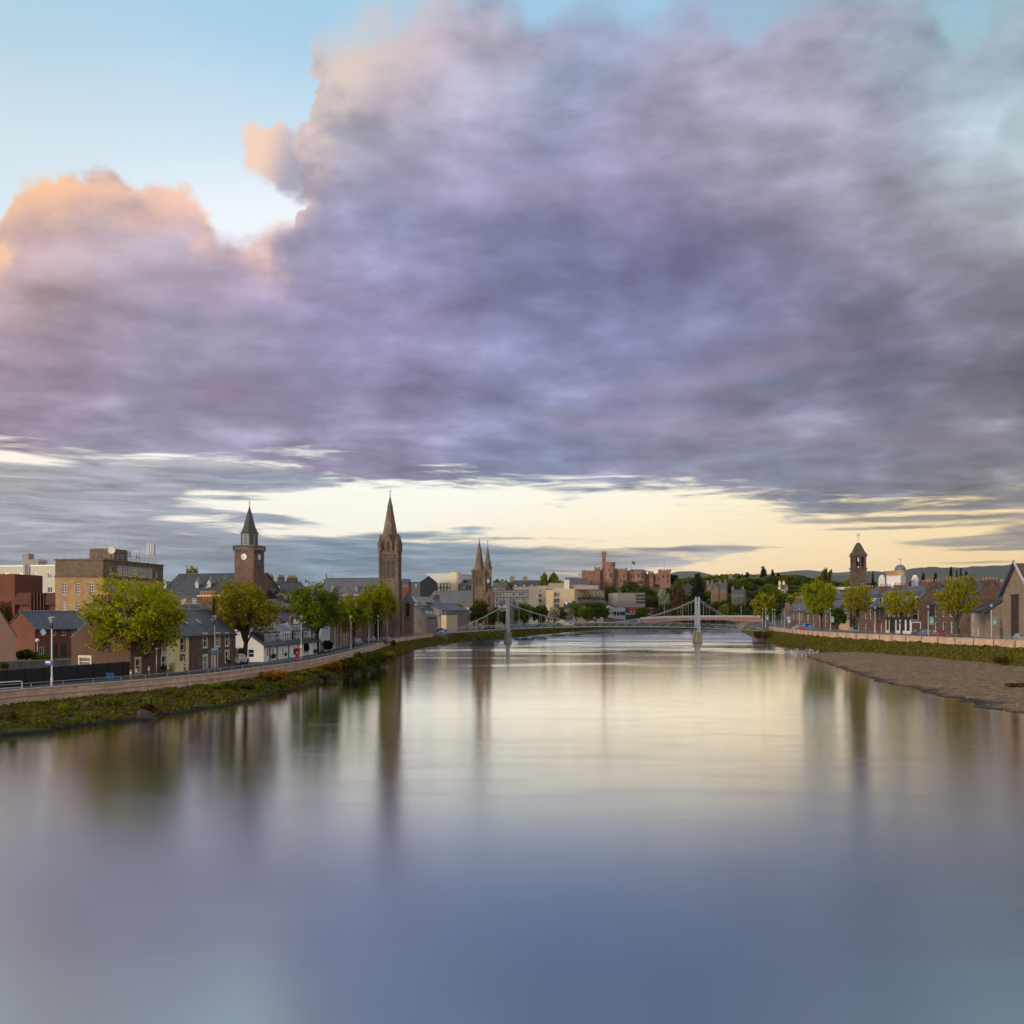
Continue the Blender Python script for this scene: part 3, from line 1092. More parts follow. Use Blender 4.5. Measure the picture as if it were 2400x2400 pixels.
# --- banks: rough grass slopes, gravel bar
def m_bank():
    m, N, b = new_mat('bank turf')
    p = objco(N)
    n = N.noise(p, 0.25, 5, 0.62)
    n2 = N.noise(p, 1.6, 5, 0.65)
    c = N.mix(N.sm(n, 0.38, 0.62), (0.066, 0.084, 0.014), (0.085, 0.068, 0.026))
    c = N.mix(N.sm(n2, 0.5, 0.72) * 0.7, c, (0.10, 0.105, 0.022))
    x, y, z = N.sep(p)
    c = N.mix(N.sm(z, 0.28, 0.05), c, (0.022, 0.019, 0.014))
    N.put(b.inputs['Base Color'], N.vmath('SCALE', c, scale=n2 * 1.1 + 0.45))
    b.inputs['Roughness'].default_value = 0.95
    b.inputs['Specular IOR Level'].default_value = 0.1
    bump(N, b, n2, 0.8, 0.25)
    return m


def m_gravel():
    m, N, b = new_mat('river gravel')
    p = objco(N)
    v = N.n.new('ShaderNodeTexVoronoi')
    N.put(v.inputs['Vector'], p)
    v.inputs['Scale'].default_value = 2.2
    tone = N.sep(S(N, v.outputs['Color']))[0]
    n = N.noise(p, 0.10, 5, 0.6)
    n2 = N.noise(p, 0.9, 5, 0.7)
    c = N.mix(tone, (0.13, 0.079, 0.042), (0.30, 0.195, 0.108))
    c = N.mix(N.sm(n, 0.45, 0.65) * 0.5, c, (0.16, 0.13, 0.06))
    x, y, z = N.sep(p)
    c = N.mix(N.sm(z + (n2 - 0.5) * 0.25, 0.13, 0.0), c, (0.028, 0.024, 0.024))
    N.put(b.inputs['Base Color'], N.vmath('SCALE', c, scale=n2 * 1.2 + 0.4))
    b.inputs['Roughness'].default_value = 0.9
    b.inputs['Specular IOR Level'].default_value = 0.15
    bump(N, b, S(N, v.outputs['Distance']) * -0.6 + n2, 0.9, 0.12)
    return m


BANK, GRAVEL = m_bank(), m_gravel()
ysb = [y + k for y in range(-40, 420, 2) for k in (0,)] + list(range(420, 720, 6))


def lump(x, y): return sin(x * 1.7 + y * 0.9) * 0.10 + sin(x * 0.6 - y * 1.9) * 0.09 + sin(y * 0.47 + x * 2.3) * 0.12 + hn(round(x * 3), round(y), 0.14)


def bank_left(y):
    lw, wl = LW(y) + 0.1, WL(y) - 0.5 * sin(y * 0.31) * 0.5 - 0.35 * sin(y * 0.93)
    top = LTOP(y) - 1.25
    out = []
    for k, (t, f) in enumerate(((0, 1.0), (.12, 1.02), (.25, .97), (.4, .88), (.55, .75), (.7, .55), (.82, .36), (.92, .16), (1.0, -.02), (1.06, -.5))):
        x = lw + (wl - lw) * t
        z = top * f + (lump(x, y) if 0.05 < t < 0.97 else 0)
        out.append((x, z))
    return out


def on_bank(px, py):
    """distance and height at which a sight line meets the left bank"""
    for D in np.arange(70, 320, .25):
        x, z = X(px, D), Z(py, D)
        p = bank_left(float(D))
        if p[0][0] < x < p[-1][0] and z <= float(np.interp(x, [q[0] for q in p], [q[1] for q in p])):
            return float(D), max(z, .05)
    return 120.0, .5


def bank_right(y):
    rw = RW(y) - 0.05
    w = 5.0 + 3.5 * sstep(190, 130, y)
    foot = max(rw - w, WR(y) - 0.2)
    out = []
    fz = 0.85 * sstep(0.5, 12, foot - WR(y)) - 0.12
    for t, f in ((0, 1), (.1, 1.02), (.3, .9), (.5, .66), (.65, .42), (.8, .2), (.92, .06), (1, 0), (1.08, -.25)):
        x = rw + (foot - rw) * t
        out.append((x, fz + (2.95 - fz) * f + (lump(x, y) if 0.05 < t < 0.97 else 0)))
    return out


def gravel_prof(y):
    rw = RW(y) - 0.05
    w = 5.0 + 3.5 * sstep(190, 130, y)
    wob = 0.5 * sin(y * 0.41) + 0.35 * sin(y * 1.07 + 1)
    a, b_ = WR(y) + wob - 0.8, rw - w + 1.6
    b_ = max(b_, a + 0.6)
    out = []
    n = 22
    hi = 0.85 * sstep(0.5, 12, (rw - w) - WR(y)) + 0.02
    for k in range(n):
        t = k / (n - 1)
        x = a + (b_ - a) * t
        z = -0.16 + (hi + 0.16) * (1 - (1 - t) ** 1.7) + (hn(k * 7, y * 3.1, 0.07) + sin(x * .5 + y * .33) * .05) * min(1, t * 6)
        out.append((x, z))
    return out


ls = struct('left_bank', strip(bank_left, ysb), BANK)
rs = struct('right_bank', strip(bank_right, [y for y in ysb if y > 20]), BANK)
struct('gravel_beach', strip(gravel_prof, [y for y in np.arange(30, 262, 1.2)]), GRAVEL)


# loose stones strewn over the gravel, read as one scatter
def stones():
    r = np.random.default_rng(8)
    vs, fs = [], []
    ico = [(0, 0, 1), (.89, 0, .45), (.28, .85, .45), (-.72, .53, .45), (-.72, -.53, .45), (.28, -.85, .45), (.72, .53, -.45), (-.28, .85, -.45), (-.89, 0, -.45), (-.28, -.85, -.45), (.72, -.53, -.45), (0, 0, -1)]
    tri = [(0, 1, 2), (0, 2, 3), (0, 3, 4), (0, 4, 5), (0, 5, 1), (1, 6, 2), (2, 7, 3), (3, 8, 4), (4, 9, 5), (5, 10, 1), (6, 7, 2), (7, 8, 3), (8, 9, 4), (9, 10, 5), (10, 6, 1), (6, 11, 7), (7, 11, 8), (8, 11, 9), (9, 11, 10), (10, 11, 6)]
    for _ in range(5200):
        y = 72 + 150 * r.random() ** 1.3
        p = gravel_prof(y)
        t = r.random() * (len(p) - 1.01)
        i, f = int(t), t - int(t)
        x, z = p[i][0] * (1 - f) + p[i + 1][0] * f, p[i][1] * (1 - f) + p[i + 1][1] * f
        if z < 0.0: continue
        q = .03 + .11 * r.random() ** 3
        o = len(vs)
        sx, sy, sz = q * r.uniform(.8, 1.4), q * r.uniform(.8, 1.4), q * r.uniform(.4, .8)
        vs += [(x + v[0] * sx, y + v[1] * sy, z + v[2] * sz) for v in ico]
        fs += [tuple(o + k for k in t_) for t_ in tri]
    return MB().add(vs, fs)


def m_stone():
    m, N, b = new_mat('loose stone')
    ge = N.n.new('ShaderNodeNewGeometry')
    r = S(N, ge.outputs['Random Per Island'])
    N.put(b.inputs['Base Color'], N.mix(r, (0.06, 0.042, 0.028), (0.32, 0.23, 0.15)))
    b.inputs['Roughness'].default_value = .85
    return m


struct('stones', stones(), m_stone(), 'stuff')


# --- tufts: long grass on the banks as one mass
def leaf_mass(pts, size, rng, up=0.5):
    """small bent blades/leaves, one quad each, at the given points"""
    n = len(pts)
    pts = np.asarray(pts, float)
    sz = np.asarray(size, float).reshape(-1, 1) * rng.uniform(0.7, 1.3, (n, 1))
    a = rng.normal(size=(n, 3))
    a[:, 2] = np.abs(a[:, 2]) * 0.6 + up
    a /= np.linalg.norm(a, axis=1, keepdims=True)
    r = rng.normal(size=(n, 3))
    b = np.cross(a, r)
    b /= np.linalg.norm(b, axis=1, keepdims=True) + 1e-9
    v = np.empty((n, 4, 3))
    v[:, 0] = pts - b * sz * 0.5
    v[:, 1] = pts + b * sz * 0.5
    v[:, 2] = pts + b * sz * 0.35 + a * sz
    v[:, 3] = pts - b * sz * 0.35 + a * sz
    return v.reshape(-1, 3)


def quads_mesh(name, v):
    n = len(v) // 4
    me = bpy.data.meshes.new(name)
    me.vertices.add(len(v))
    me.vertices.foreach_set('co', np.asarray(v, np.float32).ravel())
    me.loops.add(n * 4)
    me.loops.foreach_set('vertex_index', np.arange(n * 4, dtype=np.int32))
    me.polygons.add(n)
    me.polygons.foreach_set('loop_start', np.arange(0, n * 4, 4, dtype=np.int32))
    me.update(calc_edges=True)
    return me


L_GRASS = foliage('bank grass', (0.105, 0.122, 0.010), (0.14, 0.105, 0.028), 0.25, 0.7)
rng = np.random.default_rng(3)


def bank_points(prof, y0, y1, n, t0=0.0, t1=1.0, side='l'):
    out = []
    for _ in range(n):
        y = y0 + (y1 - y0) * rng.random() ** 1.4
        p = prof(y)
        t = (t0 + (t1 - t0) * rng.random()) * (len(p) - 3)
        i = int(t)
        f = t - i
        out.append((p[i][0] * (1 - f) + p[i + 1][0] * f, y, max(0.02, p[i][1] * (1 - f) + p[i + 1][1] * f - 0.05)))
    return out


pl = bank_points(bank_left, 60, 330, 36000)
go = link('grass', quads_mesh('grass', leaf_mass(pl, 0.26, rng, 0.9)), L_GRASS)
go['kind'] = 'stuff'
pr = bank_points(bank_right, 130, 345, 26000, 0.05, 0.98)
go = link('grass', quads_mesh('grass', leaf_mass(pr, 0.28, rng, 0.9)), L_GRASS)
go['kind'] = 'stuff'
pf = bank_points(bank_left, 330, 640, 5000)
go = link('grass', quads_mesh('grass', leaf_mass(pf, 0.8, rng, 0.9)), L_GRASS)
go['kind'] = 'stuff'


# ------------------------------------------------------------------ far hills
def m_hill():
    m, N, b = new_mat('hill heath')
    p = objco(N)
    n = N.noise(p, 0.0016, 6, 0.6)
    n2 = N.noise(p, 0.012, 5, 0.6)
    c = N.mix(N.sm(n, 0.42, 0.58), (0.050, 0.062, 0.040), (0.085, 0.080, 0.050))
    N.put(b.inputs['Base Color'], N.vmath('SCALE', c, scale=n2 * 0.9 + 0.5))
    b.inputs['Roughness'].default_value = 1.0
    return m


def hill(D, pts, amp, depth=2500, seed=0):
    """a ridge at distance D whose crest follows rows of the photograph"""
    f = interp(pts)
    vs, fs = [], []
    r = random.Random(seed)
    ph = [r.random() * 6 for _ in range(6)]
    pxs = np.linspace(pts[0][0], pts[-1][0], 220)
    rows = 5
    for px in pxs:
        x, zt = X(px, D), Z(f(px), D)
        zt += amp * (sin(px * .021 + ph[0]) * .5 + sin(px * .053 + ph[1]) * .3 + sin(px * .13 + ph[2]) * .2 + sin(px * .37 + ph[3]) * .12 + hn(px, 3, .25))
        for k, (dy, q) in enumerate(((-.9, 0.0), (-.5, .42), (-.2, .8), (0, 1), (.6, .3))):
            vs.append((x * (1 + dy * depth / D * .6), D + dy * depth, 5 + (zt - 5) * q + (hn(px, k, amp * .5) if 0 < k < 3 else 0)))
    for i in range(len(pxs) - 1):
        for k in range(rows - 1):
            fs.append((i * rows + k, i * rows + k + 1, (i + 1) * rows + k + 1, (i + 1) * rows + k))
    return struct('hills', MB().add(vs, fs, True), MATS.setdefault('hill heath', m_hill()))


hill(9500, [(-600, 1400), (0, 1395), (400, 1392), (640, 1380), (730, 1372), (860, 1384), (1000, 1395), (1250, 1392), (1500, 1372), (1590, 1339), (1640, 1338), (1690, 1352), (1760, 1352), (1850, 1340),
            (1890, 1335), (1960, 1343), (2010, 1335), (2100, 1345), (2400, 1345), (3200, 1380)], 9, 3000, 1)
hill(5600, [(1300, 1420), (1560, 1395), (1700, 1362), (1900, 1358), (2030, 1342), (2150, 1332), (2260, 1330), (2350, 1322), (2440, 1318), (2700, 1325), (3300, 1370)], 8, 1800, 2)

# ------------------------------------------------------------------ trees
def tree_template(seed, H, R, trunk_h, n_leaf, leaf, shape='round', gap=0.35, limbs=9, trunk_r=None, spread=1.0):
    """trunk with limbs and twigs grown towards a crown envelope; leaves in sprays round the twigs. Unit: metres.
    returns (wood mesh, leaf mesh)"""
    r = np.random.default_rng(seed)
    tr = trunk_r or H * 0.028
    wood = MB()
    cz, ch = (trunk_h + H) / 2 + (0.02 * H), (H - trunk_h) / 2
    tips = []

    def env(d):                          # distance from the crown's middle to its envelope along a direction
        if shape == 'vase':
            k = 1.0 + 0.10 * d[2]
        elif shape == 'cone':
            k = 1.0 - 0.45 * d[2]
        else:
            k = 1.0
        return Vector((d[0] * R * k, d[1] * R * k, d[2] * ch))

    # lobes give the crown an uneven outline
    lob = [(Vector(v).normalized(), r.uniform(0.75, 1.12)) for v in r.normal(size=(11, 3))]
    def lobe(d):
        best = max(lob, key=lambda q: q[0].dot(d))
        return best[1] * (0.86 + 0.14 * best[0].dot(d) ** 3)

    top = Vector((r.normal() * .15, r.normal() * .15, trunk_h + ch * 0.9))
    lean = Vector((r.normal() * .2, r.normal() * .2, 0))
    trunk = [Vector((0, 0, -0.3)), Vector((0, 0, 0.25)), Vector((0, 0, trunk_h * .5)) + lean * .5, Vector((0, 0, trunk_h)) + lean, top]
    wood.tube(trunk, [tr * 1.5, tr * 1.08, tr * .9, tr * .75, tr * .2], 8)
    for i in range(limbs):
        az = 2 * pi * (i + r.uniform(-.3, .3)) / limbs * 1.618 * 2
        up = r.uniform(-0.25, 0.85)
        d = Vector((cos(az) * sqrt(max(0, 1 - up * up)), sin(az) * sqrt(max(0, 1 - up * up)), up))
        e = env(d) * lobe(d) * 0.78
        s0 = trunk[3].lerp(top, r.uniform(-0.12, 0.55))
        end = Vector((0, 0, cz)) + e
        mid = s0.lerp(end, 0.5) + Vector((0, 0, -ch * 0.10 + H * 0.03)) + Vector(r.normal(size=3)) * R * 0.05
        w = tr * r.uniform(.36, .52)
        wood.tube([s0, s0.lerp(mid, .5) + Vector(r.normal(size=3)) * R * .03, mid, mid.lerp(end, .55) + Vector(r.normal(size=3)) * R * .04, end], [w, w * .8, w * .6, w * .38, w * .12], 5)
        for j in range(6):
            t = r.uniform(.35, 1.0)
            b0 = s0.lerp(mid, t * 2) if t < .5 else mid.lerp(end, t * 2 - 1)
            dd = (d + Vector(r.normal(size=3)) * 0.85 * spread).normalized()
            dd.z += 0.2
            b1 = b0 + Vector((dd.x * R, dd.y * R, dd.z * ch)) * r.uniform(.25, .5)
            q = b1 - Vector((0, 0, cz))
            n_ = Vector((q.x / R, q.y / R, q.z / ch))
            lim = lobe(n_.normalized())
            if n_.length > lim:
                b1 = Vector((0, 0, cz)) + Vector((q.x, q.y, q.z)) * (lim / n_.length)
            bm_ = b0.lerp(b1, .5) + Vector(r.normal(size=3)) * R * .04
            wood.tube([b0, bm_, b1], [w * .36, w * .22, w * .06], 4)
            tips += [b1, bm_.lerp(b1, .5), bm_]
            for k in range(2):
                c0 = bm_.lerp(b1, r.uniform(.2, .9))
                c1 = c0 + Vector((r.normal() * R, r.normal() * R, abs(r.normal()) * ch * .8)) * .14
                wood.tube([c0, c1], [w * .12, w * .04], 3)
                tips.append(c1)
    # extra sprays out on the envelope so that the outline closes
    for _ in range(int(len(tips) * 0.5)):
        d = Vector(r.normal(size=3)).normalized()
        if d.z < -0.75: continue
        tips.append(Vector((0, 0, cz)) + env(d) * lobe(d) * r.uniform(0.72, 1.0))
    tips = np.array([tuple(t) for t in tips])
    keep = r.random(len(tips)) > gap * 0.5
    tips = tips[keep]
    wgt = r.uniform(.3, 1.6, len(tips))
    idx = r.choice(len(tips), n_leaf, p=wgt / wgt.sum())
    sig = R * 0.07
    pts = tips[idx] + r.normal(size=(n_leaf, 3)) * np.array([sig, sig, sig * .75])
    v = leaf_mass(pts, np.full(n_leaf, leaf), r, 0.1)
    return wood.mesh('trunk'), quads_mesh('crown', v)


def conifer_template(seed, H, R, n_leaf, leaf, base=0.08, ragged=0.25):
    r = np.random.default_rng(seed)
    wood = MB().tube([(0, 0, -.3), (0, 0, H * .5), (0, 0, H * .97)], [H * .022, H * .013, H * .003], 7)
    pts, sz = [], []
    z = H * base
    while z < H * 0.98:
        f = (z / H - base) / (1 - base)
        rad = R * (1 - f) ** 0.8 * (0.9 + 0.1 * r.normal())
        nb = max(4, int(9 * (1 - f) + 3))
        a0 = r.random() * 6.28
        for k in range(nb):
            a = a0 + 2 * pi * k / nb + r.normal() * .15
            L = rad * r.uniform(1 - ragged, 1.08)
            e = Vector((cos(a) * L, sin(a) * L, z - L * 0.22 + r.normal() * .1))
            wood.tube([(0, 0, z), tuple(Vector((0, 0, z)).lerp(e, .6) + Vector((0, 0, .1 * L))), tuple(e)], [H * .004, H * .003, H * .001], 3)
            m = max(3, int(n_leaf * L / (R * 200)))
            t = r.random(m) ** .7
            q = np.array([0, 0, z]) + np.outer(t, np.array([e.x, e.y, e.z - z])) + r.normal(size=(m, 3)) * np.array([.1, .1, .06]) * R * .8
            pts.append(q)
        z += H * 0.035
    pts = np.concatenate(pts)
    return wood.mesh('trunk'), quads_mesh('crown', leaf_mass(pts, np.full(len(pts), leaf), r, -0.2))


F_LIME = foliage('spring leaf', (0.345, 0.35, 0.016), (0.19, 0.22, 0.012), 0.45, 0.5)
F_LIME2 = foliage('young leaf', (0.36, 0.325, 0.02), (0.23, 0.22, 0.016), 0.45, 0.5)
F_GREEN = foliage('green leaf', (0.17, 0.21, 0.016), (0.09, 0.125, 0.012), 0.4, 0.5)
F_DEEP = foliage('deep leaf', (0.10, 0.135, 0.022), (0.055, 0.080, 0.016), 0.35, 0.5)
F_OLIVE = foliage('bronze leaf', (0.14, 0.115, 0.024), (0.08, 0.072, 0.018), 0.4, 0.5)
F_RUST = foliage('rust leaf', (0.115, 0.062, 0.022), (0.07, 0.045, 0.02), 0.3, 0.5)
F_DARK = foliage('needle', (0.016, 0.024, 0.014), (0.009, 0.014, 0.009), 0.1, 0.5)
F_BLOSSOM = foliage('blossom', (0.55, 0.52, 0.46), (0.12, 0.14, 0.04), 0.3, 0.5)
TT = {
    'big': (tree_template(11, 11, 5.9, 1.3, 10500, .235, 'round', .75, 15, .42), 11, 5.9),
    'vase': (tree_template(12, 11, 5.2, 3.0, 7000, .235, 'vase', .8, 13, .40), 11, 5.2),
    'dense': (tree_template(13, 10, 5.3, 2.8, 7500, .31, 'round', .4, 12, .34), 10, 5.3),
    'tall': (tree_template(14, 12, 5.0, 2.4, 6500, .31, 'round', .5, 12, .3), 12, 5.0),
    'airy': (tree_template(15, 11, 4.4, 2.6, 3400, .28, 'vase', .9, 12, .28), 11, 4.4),
    'street': (tree_template(16, 10, 4.6, 2.2, 3400, .52, 'round', .2, 8, .22), 10, 4.6),
    'street2': (tree_template(17, 10, 4.2, 2.0, 3200, .52, 'cone', .2, 8, .22), 10, 4.2),
    'hillside': (tree_template(18, 10, 5.0, 1.0, 2600, .80, 'round', .1, 6, .22), 10, 5.0),
    'hillside2': (tree_template(19, 10, 5.4, 0.6, 2600, .85, 'round', .15, 6, .22), 10, 5.4),
    'hillside3': (tree_template(20, 10, 4.2, 1.0, 2300, .80, 'cone', .1, 6, .22), 10, 4.2),
    'conifer': (conifer_template(21, 16, 4.4, 5200, .75), 16, 4.4),
    'fir': (conifer_template(22, 16, 3.2, 4200, .7, .05, .4), 16, 3.2),
    'shrub': (tree_template(23, 2.2, 1.5, 0.25, 1300, .20, 'round', .1, 7, .05), 2.2, 1.5),
}
TCACHE = {}


def tree(kind, leaf, px, D, y_top, width, label, zb=None, name='tree', cat='tree', group=None, rz=None):
    """a tree standing at distance D under photograph column px, its top at row y_top and width photograph-pixels broad"""
    (wood, crown), H, R = TT[kind]
    x = X(px, D)
    if zb is None:
        zb = terrain(x, D)
    h = max(0.8, Z(y_top, D) - zb)
    w = width * D / F
    key = (kind, leaf.name)
    if key not in TCACHE:
        c = crown.copy()
        c.materials.clear()
        c.materials.append(leaf)
        TCACHE[key] = c
        if not wood.materials:
            wood.materials.append(M_BARK)
    t = thing(name, label, cat, (x, D, zb), rnd.random() * 6.28 if rz is None else rz, group)
    t.scale = (w / (2.0 * R), w / (2.0 * R), h / (H * 1.01))
    link('trunk', wood, None, t)
    link('crown', TCACHE[key], None, t)
    return t
# ------------------------------------------------------------------ left bank: river wall, railing, street front
def path_wall(xf, ys, th, zb, zt, out=1):
    """wall following the river: outline swept along y"""
    vs, fs = [], []
    for y in ys:
        x = xf(y)
        vs += [(x, y, zb(y)), (x, y, zt(y)), (x - th * out, y, zt(y)), (x - th * out, y, zb(y))]
    n = len(ys)
    for i in range(n - 1):
        for k in range(4):
            a, b = i * 4 + k, i * 4 + (k + 1) % 4
            fs.append((a, a + 4, b + 4, b) if out > 0 else (b, b + 4, a + 4, a))
    fs += [(0, 1, 2, 3), tuple((n - 1) * 4 + k for k in (3, 2, 1, 0))]
    return MB().add(vs, fs)


ysl = [0, 20, 40, 52] + list(range(60, 310, 5))
t = thing('river_wall', 'long pinkish stone flood wall with coping beside the grassy bank on the side of the clock tower', 'wall', (0, 0, 0))
part('wall', path_wall(LW, ysl, 0.45, lambda y: LTOP(y) - 1.5, lambda y: LTOP(y) - 0.12), S_WALL, t)
part('coping', path_wall(lambda y: LW(y) + 0.06, ysl, 0.58, lambda y: LTOP(y) - 0.12, LTOP), M_COPING, t)
part('string_course', path_wall(lambda y: LW(y) + 0.07, ysl, 0.07, lambda y: LTOP(y) - 0.62, lambda y: LTOP(y) - 0.52), S_WALL, t)

t = thing('railing', 'grey tubular handrail running along the top of the stone flood wall by the terraced houses', 'railing')
rx = lambda y: LW(y) - 0.25
yy = np.arange(52, 306, 3.0)
part('handrail', MB().tube([(rx(y), y, LTOP(y) + 0.42) for y in yy], 0.03, 6), M_RAIL, t)
pm = MB().tube([(0, 0, 0), (0, 0, 0.42)], 0.03, 6).mesh('post')
pm.materials.append(M_RAIL)
for y in yy:
    link('post', pm, None, t, (rx(y), float(y), LTOP(y)))

# pavement and road of the riverside street, butted edge to edge
M_ASPH = rough('asphalt', (0.055, 0.055, 0.057), 0.9, 0.15, 0.5)
M_PAVE = masonry('paving flags', (0.20, 0.185, 0.165), (0.16, 0.15, 0.135), 0.9, 0.6, 0.15)
ys2 = [y for y in ysl]
struct('pavement', strip(lambda y: [(LW(y) - 2.2, LROAD(y) + 0.12), (LW(y) - 0.45, LROAD(y) + 0.12)], ys2), M_PAVE)
struct('kerb', path_wall(lambda y: LW(y) - 2.2, ys2, 0.15, lambda y: LROAD(y) - 0.1, lambda y: LROAD(y) + 0.124), M_CONC)
struct('road', strip(lambda y: [(LW(y) - 7.2, LROAD(y) + 0.01), (LW(y) - 2.36, LROAD(y) + 0.01)], ys2), M_ASPH)

# --- terrace of three small houses
def terrace(name, label, A, B, wall, wins, doors, ends=(0, 0), chim=(), roofm=None, ev=4.15, rg=7.1):
    h = House(name, label, A, B, 7.2, 1.7, 'house', 'terraced houses by the black fence')
    for w in wins: h.win(*w[:4], **w[4])
    for d in doors: h.door(*d[:4], **d[4])
    h.body(wall, ev, rg)
    h.gable_roof(roofm or M_SLATE, ev, rg, 0.22, 0.0)
    for c in chim: h.chimney(*c)
    return h


TA = (306, 110.5)
tX = lambda d: X(306, 110.5) + (d - 110.5) * 5.0 / 23.5
tp = lambda d: (1200 + tX(d) * F / d, d)
M_MAROON = paint('maroon paint', (0.10, 0.02, 0.02), 0.5)
M_PINKDOOR = paint('faded pink door', (0.45, 0.28, 0.2), 0.6)
sur = dict(surround=M_CREAM)
h1 = terrace('terraced_house', 'brown two storey terraced house with pale pink door behind the largest lime green tree', TA, tp(117.6), M_RENDER_BROWN,
             [(323, 1560, .95, 1.5, sur), (384, 1553, .9, 1.6, sur), (385, 1513, .9, 1.55, sur), (345, 1515, .9, 1.5, sur), (199, 1551, 1.3, 1.0, dict(face='L', surround=M_CREAM))], [(405.5, .95, 2.05, M_PINKDOOR, sur)],
             chim=[(0.5, 3.6, .7, 1.6, 6.6, 8.2, S_BROWN, 4, .6)])
h2 = terrace('terraced_house', 'cream yellow two storey terraced house with dark red window margins', tp(117.61), tp(122.4), M_RENDER_YEL,
             [(428.4, 1509, .85, 1.6, dict(surround=M_MAROON)), (454, 1504.5, .8, 1.55, dict(surround=M_MAROON)), (427.6, 1550, .85, 1.3, dict(surround=M_MAROON))],
             [(453.5, 1.0, 2.1, M_DARKPAINT, dict(surround=M_MAROON))])
pb = MB().box(.3, 2.6, -.9, -.55, 0, 1.0).box(.25, 2.65, -.95, -.5, 1.0, 1.1)
part('porch_wall', pb, M_RENDER_YEL, h2.root)
h3 = terrace('terraced_house', 'dark brown stone terraced house with cream window margins between yellow house and tree', tp(122.41), tp(134), S_BROWN,
             [(480.7, 1502, .9, 1.6, sur), (510.5, 1500.5, .9, 1.6, sur), (532, 1499.5, .85, 1.55, sur), (481, 1552, .9, 1.6, sur), (532, 1539, .9, 1.4, sur)],
             [(502.7, 1.4, 2.2, M_PINKDOOR, sur)], chim=[(11.2, 3.6, .7, 1.6, 6.6, 8.3, S_BROWN, 4, .6)])
for h, x in ((h2, 1.2), (h2, 3.6), (h3, 2.0), (h3, 5.2), (h3, 9)):
    part('skylight', MB(Matrix.Translation((x, 1.75, 5.72)) @ Matrix.Rotation(radians(39.3), 4, 'X')).box(-.3, .3, -.45, .45, .05, .14), M_GREYMETAL, h.root)

# --- white cottages with box dormers
c1 = House('white_cottage_row', 'row of whitewashed cottages with dark slate roof and big box dormers', (618, 144), (750, 176), 7.4, 1.7, 'cottages')
for px, py in ((640, 1530), (664, 1528), (690, 1526), (708, 1524), (737, 1517), (628, 1530)):
    c1.win(px, py, .95, 1.15, 'sash')
M_BLACKDOOR = paint('black door', (0.02, 0.02, 0.022), 0.4)
M_REDDOOR = paint('red door', (0.25, 0.03, 0.03), 0.4)
M_BLUEDOOR = paint('slate blue door', (0.05, 0.10, 0.14), 0.4)
for px, m in ((633, M_BLACKDOOR), (650, M_REDDOOR), (677, M_BLACKDOOR), (699, M_BLUEDOOR), (722, M_REDDOOR), (745, M_BLACKDOOR)):
    c1.door(px, .9, 1.95, m)
c1.win_l(5.6, 0.6, .9, 1.2, 'sash', 'L')
c1.win_l(4.2, 0.02, .9, 1.95, 'two', 'L', plain=True)
c1.body(M_RENDER_WHITE, 2.25, 4.85)
c1.gable_roof(M_SLATE_D, 2.25, 4.85, .25, .05)
M_DORM = paint('black dormer cladding', (0.03, 0.032, 0.036), 0.5)
for px0, px1, n, m, fr in ((619.5, 656, 3, M_DORM, None), (661, 683, 2, M_WHITE, None), (688, 703, 1, M_DORM, None), (711, 722, 1, M_DORM, None), (728, 742, 1, M_WHITE, None)):
    xa, _ = c1.on(px0, 1490, off=.45)
    xb, _ = c1.on(px1, 1490, off=.45)
    if n == 3:
        for k in range(3):
            w = (xb - xa) / 3
            c1.dormer(xa + w * (k + .5), 2.42, w - .12, 1.75, .45, 2.6, m, M_LEAD, 'two' if k == 0 else 'sash', .45, n=1, win_h=1.35)
    else:
        c1.dormer((xa + xb) / 2, 2.42, xb - xa, 1.75, .45, 2.6, m, M_LEAD, 'sash', .4, n=n * (2 if xb - xa > 3 else 1), win_h=1.4)
for x in (6.2, 13.5, 20.5, 27):
    c1.chimney(x, 3.7, 1.0, .6, 4.4, 5.7, S_BROWN, 3, .5)

# --- blue and white bay fronted house, then brown stone house
b1 = House('bay_front_house', 'small house with blue and white bay window next to the white cottages', (753, 180), (774, 190), 7, 1.7)
b1.win(758, 1481, 1.0, 2.2, 'grid')
b1.win(766, 1480, 1.6, 2.2, 'grid')
b1.win(760, 1510, 1.1, 1.6, 'sash')
b1.body(paint('pale blue paint', (0.36, 0.42, 0.50), .6), 4.9, 6.6)
b1.gable_roof(M_SLATE, 4.9, 6.6)
b2 = House('stone_house', 'brown red sandstone two storey house behind the bushy tree on the river street', (776, 192), (818, 224), 8, 1.7)
for px in (785, 791, 799, 806, 812):
    b2.win(px, 1478, 1.05, 1.9, 'sash', surround=M_CREAM)
    b2.win(px, 1506, 1.05, 1.9, 'sash', surround=M_CREAM)
b2.body(S_RED, 5.6, 8.2)
b2.gable_roof(M_SLATE, 5.6, 8.2)
b2.chimney(.6, 4, .8, 2.2, 7, 9.4, S_RED, 4)
b2.chimney(22, 4, .8, 2.2, 7, 9.4, S_RED, 4)

